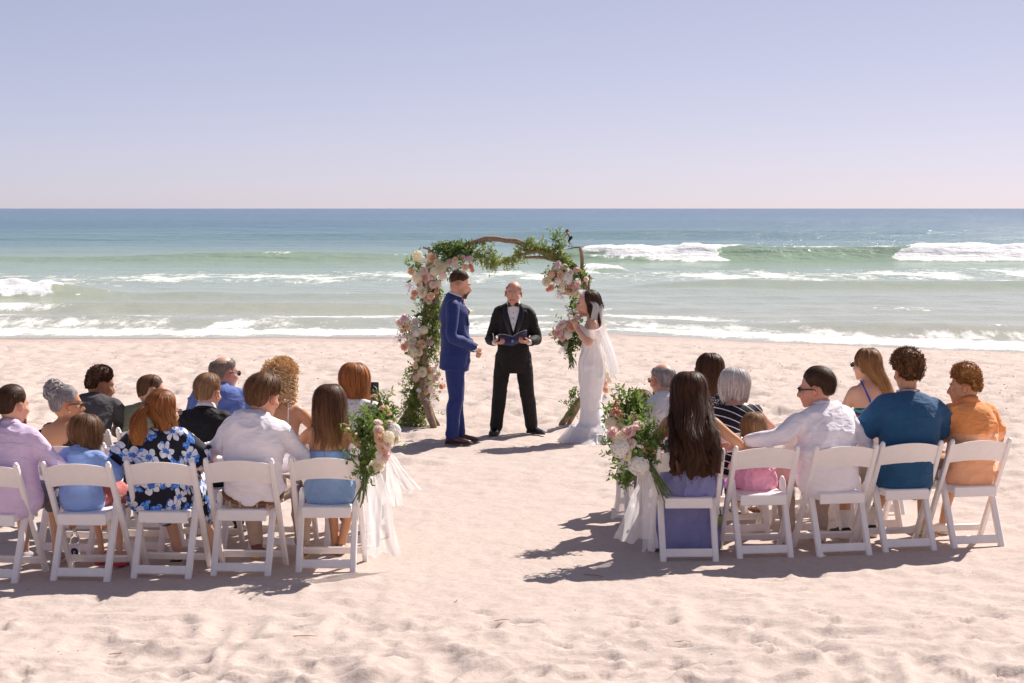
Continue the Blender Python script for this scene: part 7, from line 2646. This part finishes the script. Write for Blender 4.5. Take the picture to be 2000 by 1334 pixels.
def build_surfer():
    f = at(1117, 500, 142.5)
    yy = np.linspace(139.5, 146, 60)
    zz, _ = sea_parts(np.full(60, f[0]), yy)
    k = int(np.argmax(zz))
    Y, zw = float(yy[k]), SEA_Z + .02 + float(zz[k])
    P = Person("surfer in dark trunks crouching on the white breaker", (f[0], Y, zw + .07), 95, 'stand', 1.30, skin='brown', lean=32, head=(0, -10, 0), voxel=.014,
               arms={'elR': (.22, .36, .80), 'wrR': (.20, .46, .60), 'elL': (-.22, .36, .80), 'wrL': (-.18, .50, .62)}, legs={'hipL': (-.08, -.04, .66), 'hipR': (.08, -.04, .66), 'knL': (-.12, .16, .38), 'knR': (.12, .14, .36), 'anL': (-.13, .10, .06), 'anR': (.14, -.14, .06)})
    P.body(bare="LR")
    P.garment("trunks", cloth("black_trunks", (.015, .015, .02)), [('torso', -.03, .25, .02), ('leg', 'L', 0, .45, .03), ('leg', 'R', 0, .45, .03)], voxel=.016, wr=0)
    short_cut(P, H_DKBROWN, .014, .02, 140, 50, 100, 95)
    b = empty("surfboard", (f[0], Y, zw + .10), R(95), "pale surfboard under the crouching surfer", "surfboard")
    mb = MB()
    secs = []
    for t in np.linspace(-1, 1, 15):
        w = .25 * max(.03, (1 - abs(t) ** 2.6)) ** .8
        secs.append((V(0, t * .95, .012 + .09 * max(0, t) ** 3), V(w, 0, 0), V(0, 0, .028 * max(.2, 1 - t * t))))
    loft(mb, secs, 14)
    mb.build("deck", simple("board_resin", (.45, .32, .24), .3), b)
    mb = MB()
    beam(mb, (0, -.8, -.02), (0, -.88, -.14), .003, .05)
    mb.build("fin", BLACKFRAME, b)

def build_small():
    # water bottle by the child's feet
    x, y = -3.03, 14.08
    b = empty("water_bottle", (x, y, .0), R(20), "clear water bottle with a navy drop label beside the child's feet", "bottle")
    m, N, L, P = newmat("clear_plastic")
    P.inputs["Base Color"].default_value = (.92, .93, .95, 1)
    P.inputs["Roughness"].default_value = .06
    P.inputs["Transmission Weight"].default_value = .92
    P.inputs["IOR"].default_value = 1.12
    mb = MB()
    prof = [(0, .028), (.004, .033), (.03, .034), (.10, .033), (.15, .034), (.17, .032), (.19, .024), (.205, .014), (.215, .013)]
    secs = [(V(0, 0, h), V(r_, 0, 0), V(0, r_, 0)) for h, r_ in prof]
    loft(mb, secs, 20)
    mb.build("body", m, b)
    mb = MB()
    loft(mb, [(V(0, 0, h), V(r_, 0, 0), V(0, r_, 0)) for h, r_ in ((.214, .015), (.232, .015), (.235, .013))], 16)
    mb.build("cap", WHITE_SOLE, b)
    mb = MB()
    a = np.linspace(-1, 1, 17)
    v, f = [], []
    rows = np.linspace(.03, .105, 12)
    for h in rows:
        t = (h - .03) / .075
        hw = 1.0 * math.sqrt(max(0, 1 - (2 * t - .85) ** 2 / 1.35)) if t < .95 else .25
        for q in a:
            an = -math.pi / 2 - R(20) + q * hw * .95
            v.append((math.cos(an) * .0352, math.sin(an) * .0352, h))
    mb.add(np.array(v), ring_faces(12, 17, False))
    mb.build("label", simple("navy_label", (.012, .022, .13), .4), b)
    mb = MB()
    loft(mb, [(V(0, 0, h), V(.0345, 0, 0), V(0, .0345, 0)) for h in (.008, .026)], 20, False)
    mb.build("band", simple("pink_band", (.75, .10, .30), .4), b)
    cu = bpy.data.curves.new("lettering", 'FONT')
    cu.body = "sm"
    cu.size, cu.extrude, cu.align_x, cu.align_y = .034, .0006, 'CENTER', 'CENTER'
    cu.materials.append(simple("white_ink", (.85, .85, .85), .5))
    tmp = bpy.data.objects.new("tmp", cu)
    COL.objects.link(tmp)
    me = bpy.data.meshes.new_from_object(tmp.evaluated_get(bpy.context.evaluated_depsgraph_get()))
    bpy.data.objects.remove(tmp)
    o = bpy.data.objects.new("lettering", me)
    COL.objects.link(o)
    o.parent = b
    an = -math.pi / 2 - R(20)
    o.location = (math.cos(an) * .0366, math.sin(an) * .0366, .066)
    # reading upwards along the bottle: text x -> +z, text normal -> outwards
    n = Vector((math.cos(an), math.sin(an), 0))
    xx = Vector((0, 0, 1))
    yy = n.cross(xx)
    o.rotation_euler = Matrix((xx, yy, n)).transposed().to_euler()
    # bag under the chairs on the right
    g = empty("gift_bag", (1.455, 14.66, 0), R(10), "lime green gift bag with a red mark standing under the chairs", "bag")
    mb = MB()
    loft(mb, [(V(0, 0, .0), V(.055, 0, 0), V(0, .05, 0)), (V(0, 0, .12), V(.06, 0, 0), V(0, .055, 0)), (V(.01, 0, .24), V(.066, 0, 0), V(0, .045, 0))], 16, False, 0, .5)
    mb.build("bag_body", simple("lime_paper", (.36, .55, .05), .5), g)
    cord_ = simple("black_cord", (.02, .02, .02), .7)
    for sg in (-1, 1):
        mb = MB()
        tube(mb, [V(-.03, sg * .04, .235), V(-.02, sg * .035, .30), V(.03, sg * .035, .30), V(.045, sg * .04, .235)], .004, 6, 12)
        mb.build("handle", cord_, g)
    mb = MB()
    sphere(mb, (.0, -.053, .10), (.022, .004, .022), 12, 8)
    mb.build("emblem", simple("red_print", (.65, .06, .03), .5), g)

# ================================================================== BUILD
for _k, (_x, _y, _a) in list(ROW1.items()) + list(ROW2.items()) + list(ROW3.items()):
    PADS.append((_x, _y + .25, .50))
for _x, _y in ((-.58, 21.2), (.02, 22.1), (.83, 21.45)):
    PADS.append((_x, _y, .42))
for _x, _y in ((-1.1, 23.05), (.62, 23.05)):
    PADS.append((_x, _y, .45))
build_setting()
build_chairs()
build_guests()
build_groom()
build_officiant()
build_bride()
build_arch()
build_bouquets()
build_surfer()
build_small()
scatter_debris()

# trims belong to the garment they are sewn to
SEWN = {"collar": ("shirt", "polo_shirt", "t_shirt", "blouse"), "neckband": ("t_shirt",), "shirt_collar": ("shirt", "jacket"), "jacket_collar": ("jacket",), "lapel": ("jacket",), "jacket_button": ("jacket",),
        "cuff_button": ("jacket",), "shirt_button": ("shirt_front",), "belt_loop": ("belt",), "sleeve_ruffle": ("dress",), "strap": ("top", "tank_top"), "shoulder_tie": ("dress",), "ruffle": ("dress",),
        "draped_sleeve": ("gown",), "train": ("gown",), "veil_comb": ("veil",), "ringlets": ("hair",)}
for _p in [o for o in COL.objects if o.name.split(".")[0] == "person"]:
    _by = {}
    for _c in _p.children:
        _by.setdefault(_c.name.split(".")[0], _c)
    for _c in list(_p.children):
        for _t in SEWN.get(_c.name.split(".")[0], ()):
            if _t in _by:
                _c.parent = _by[_t]
                break
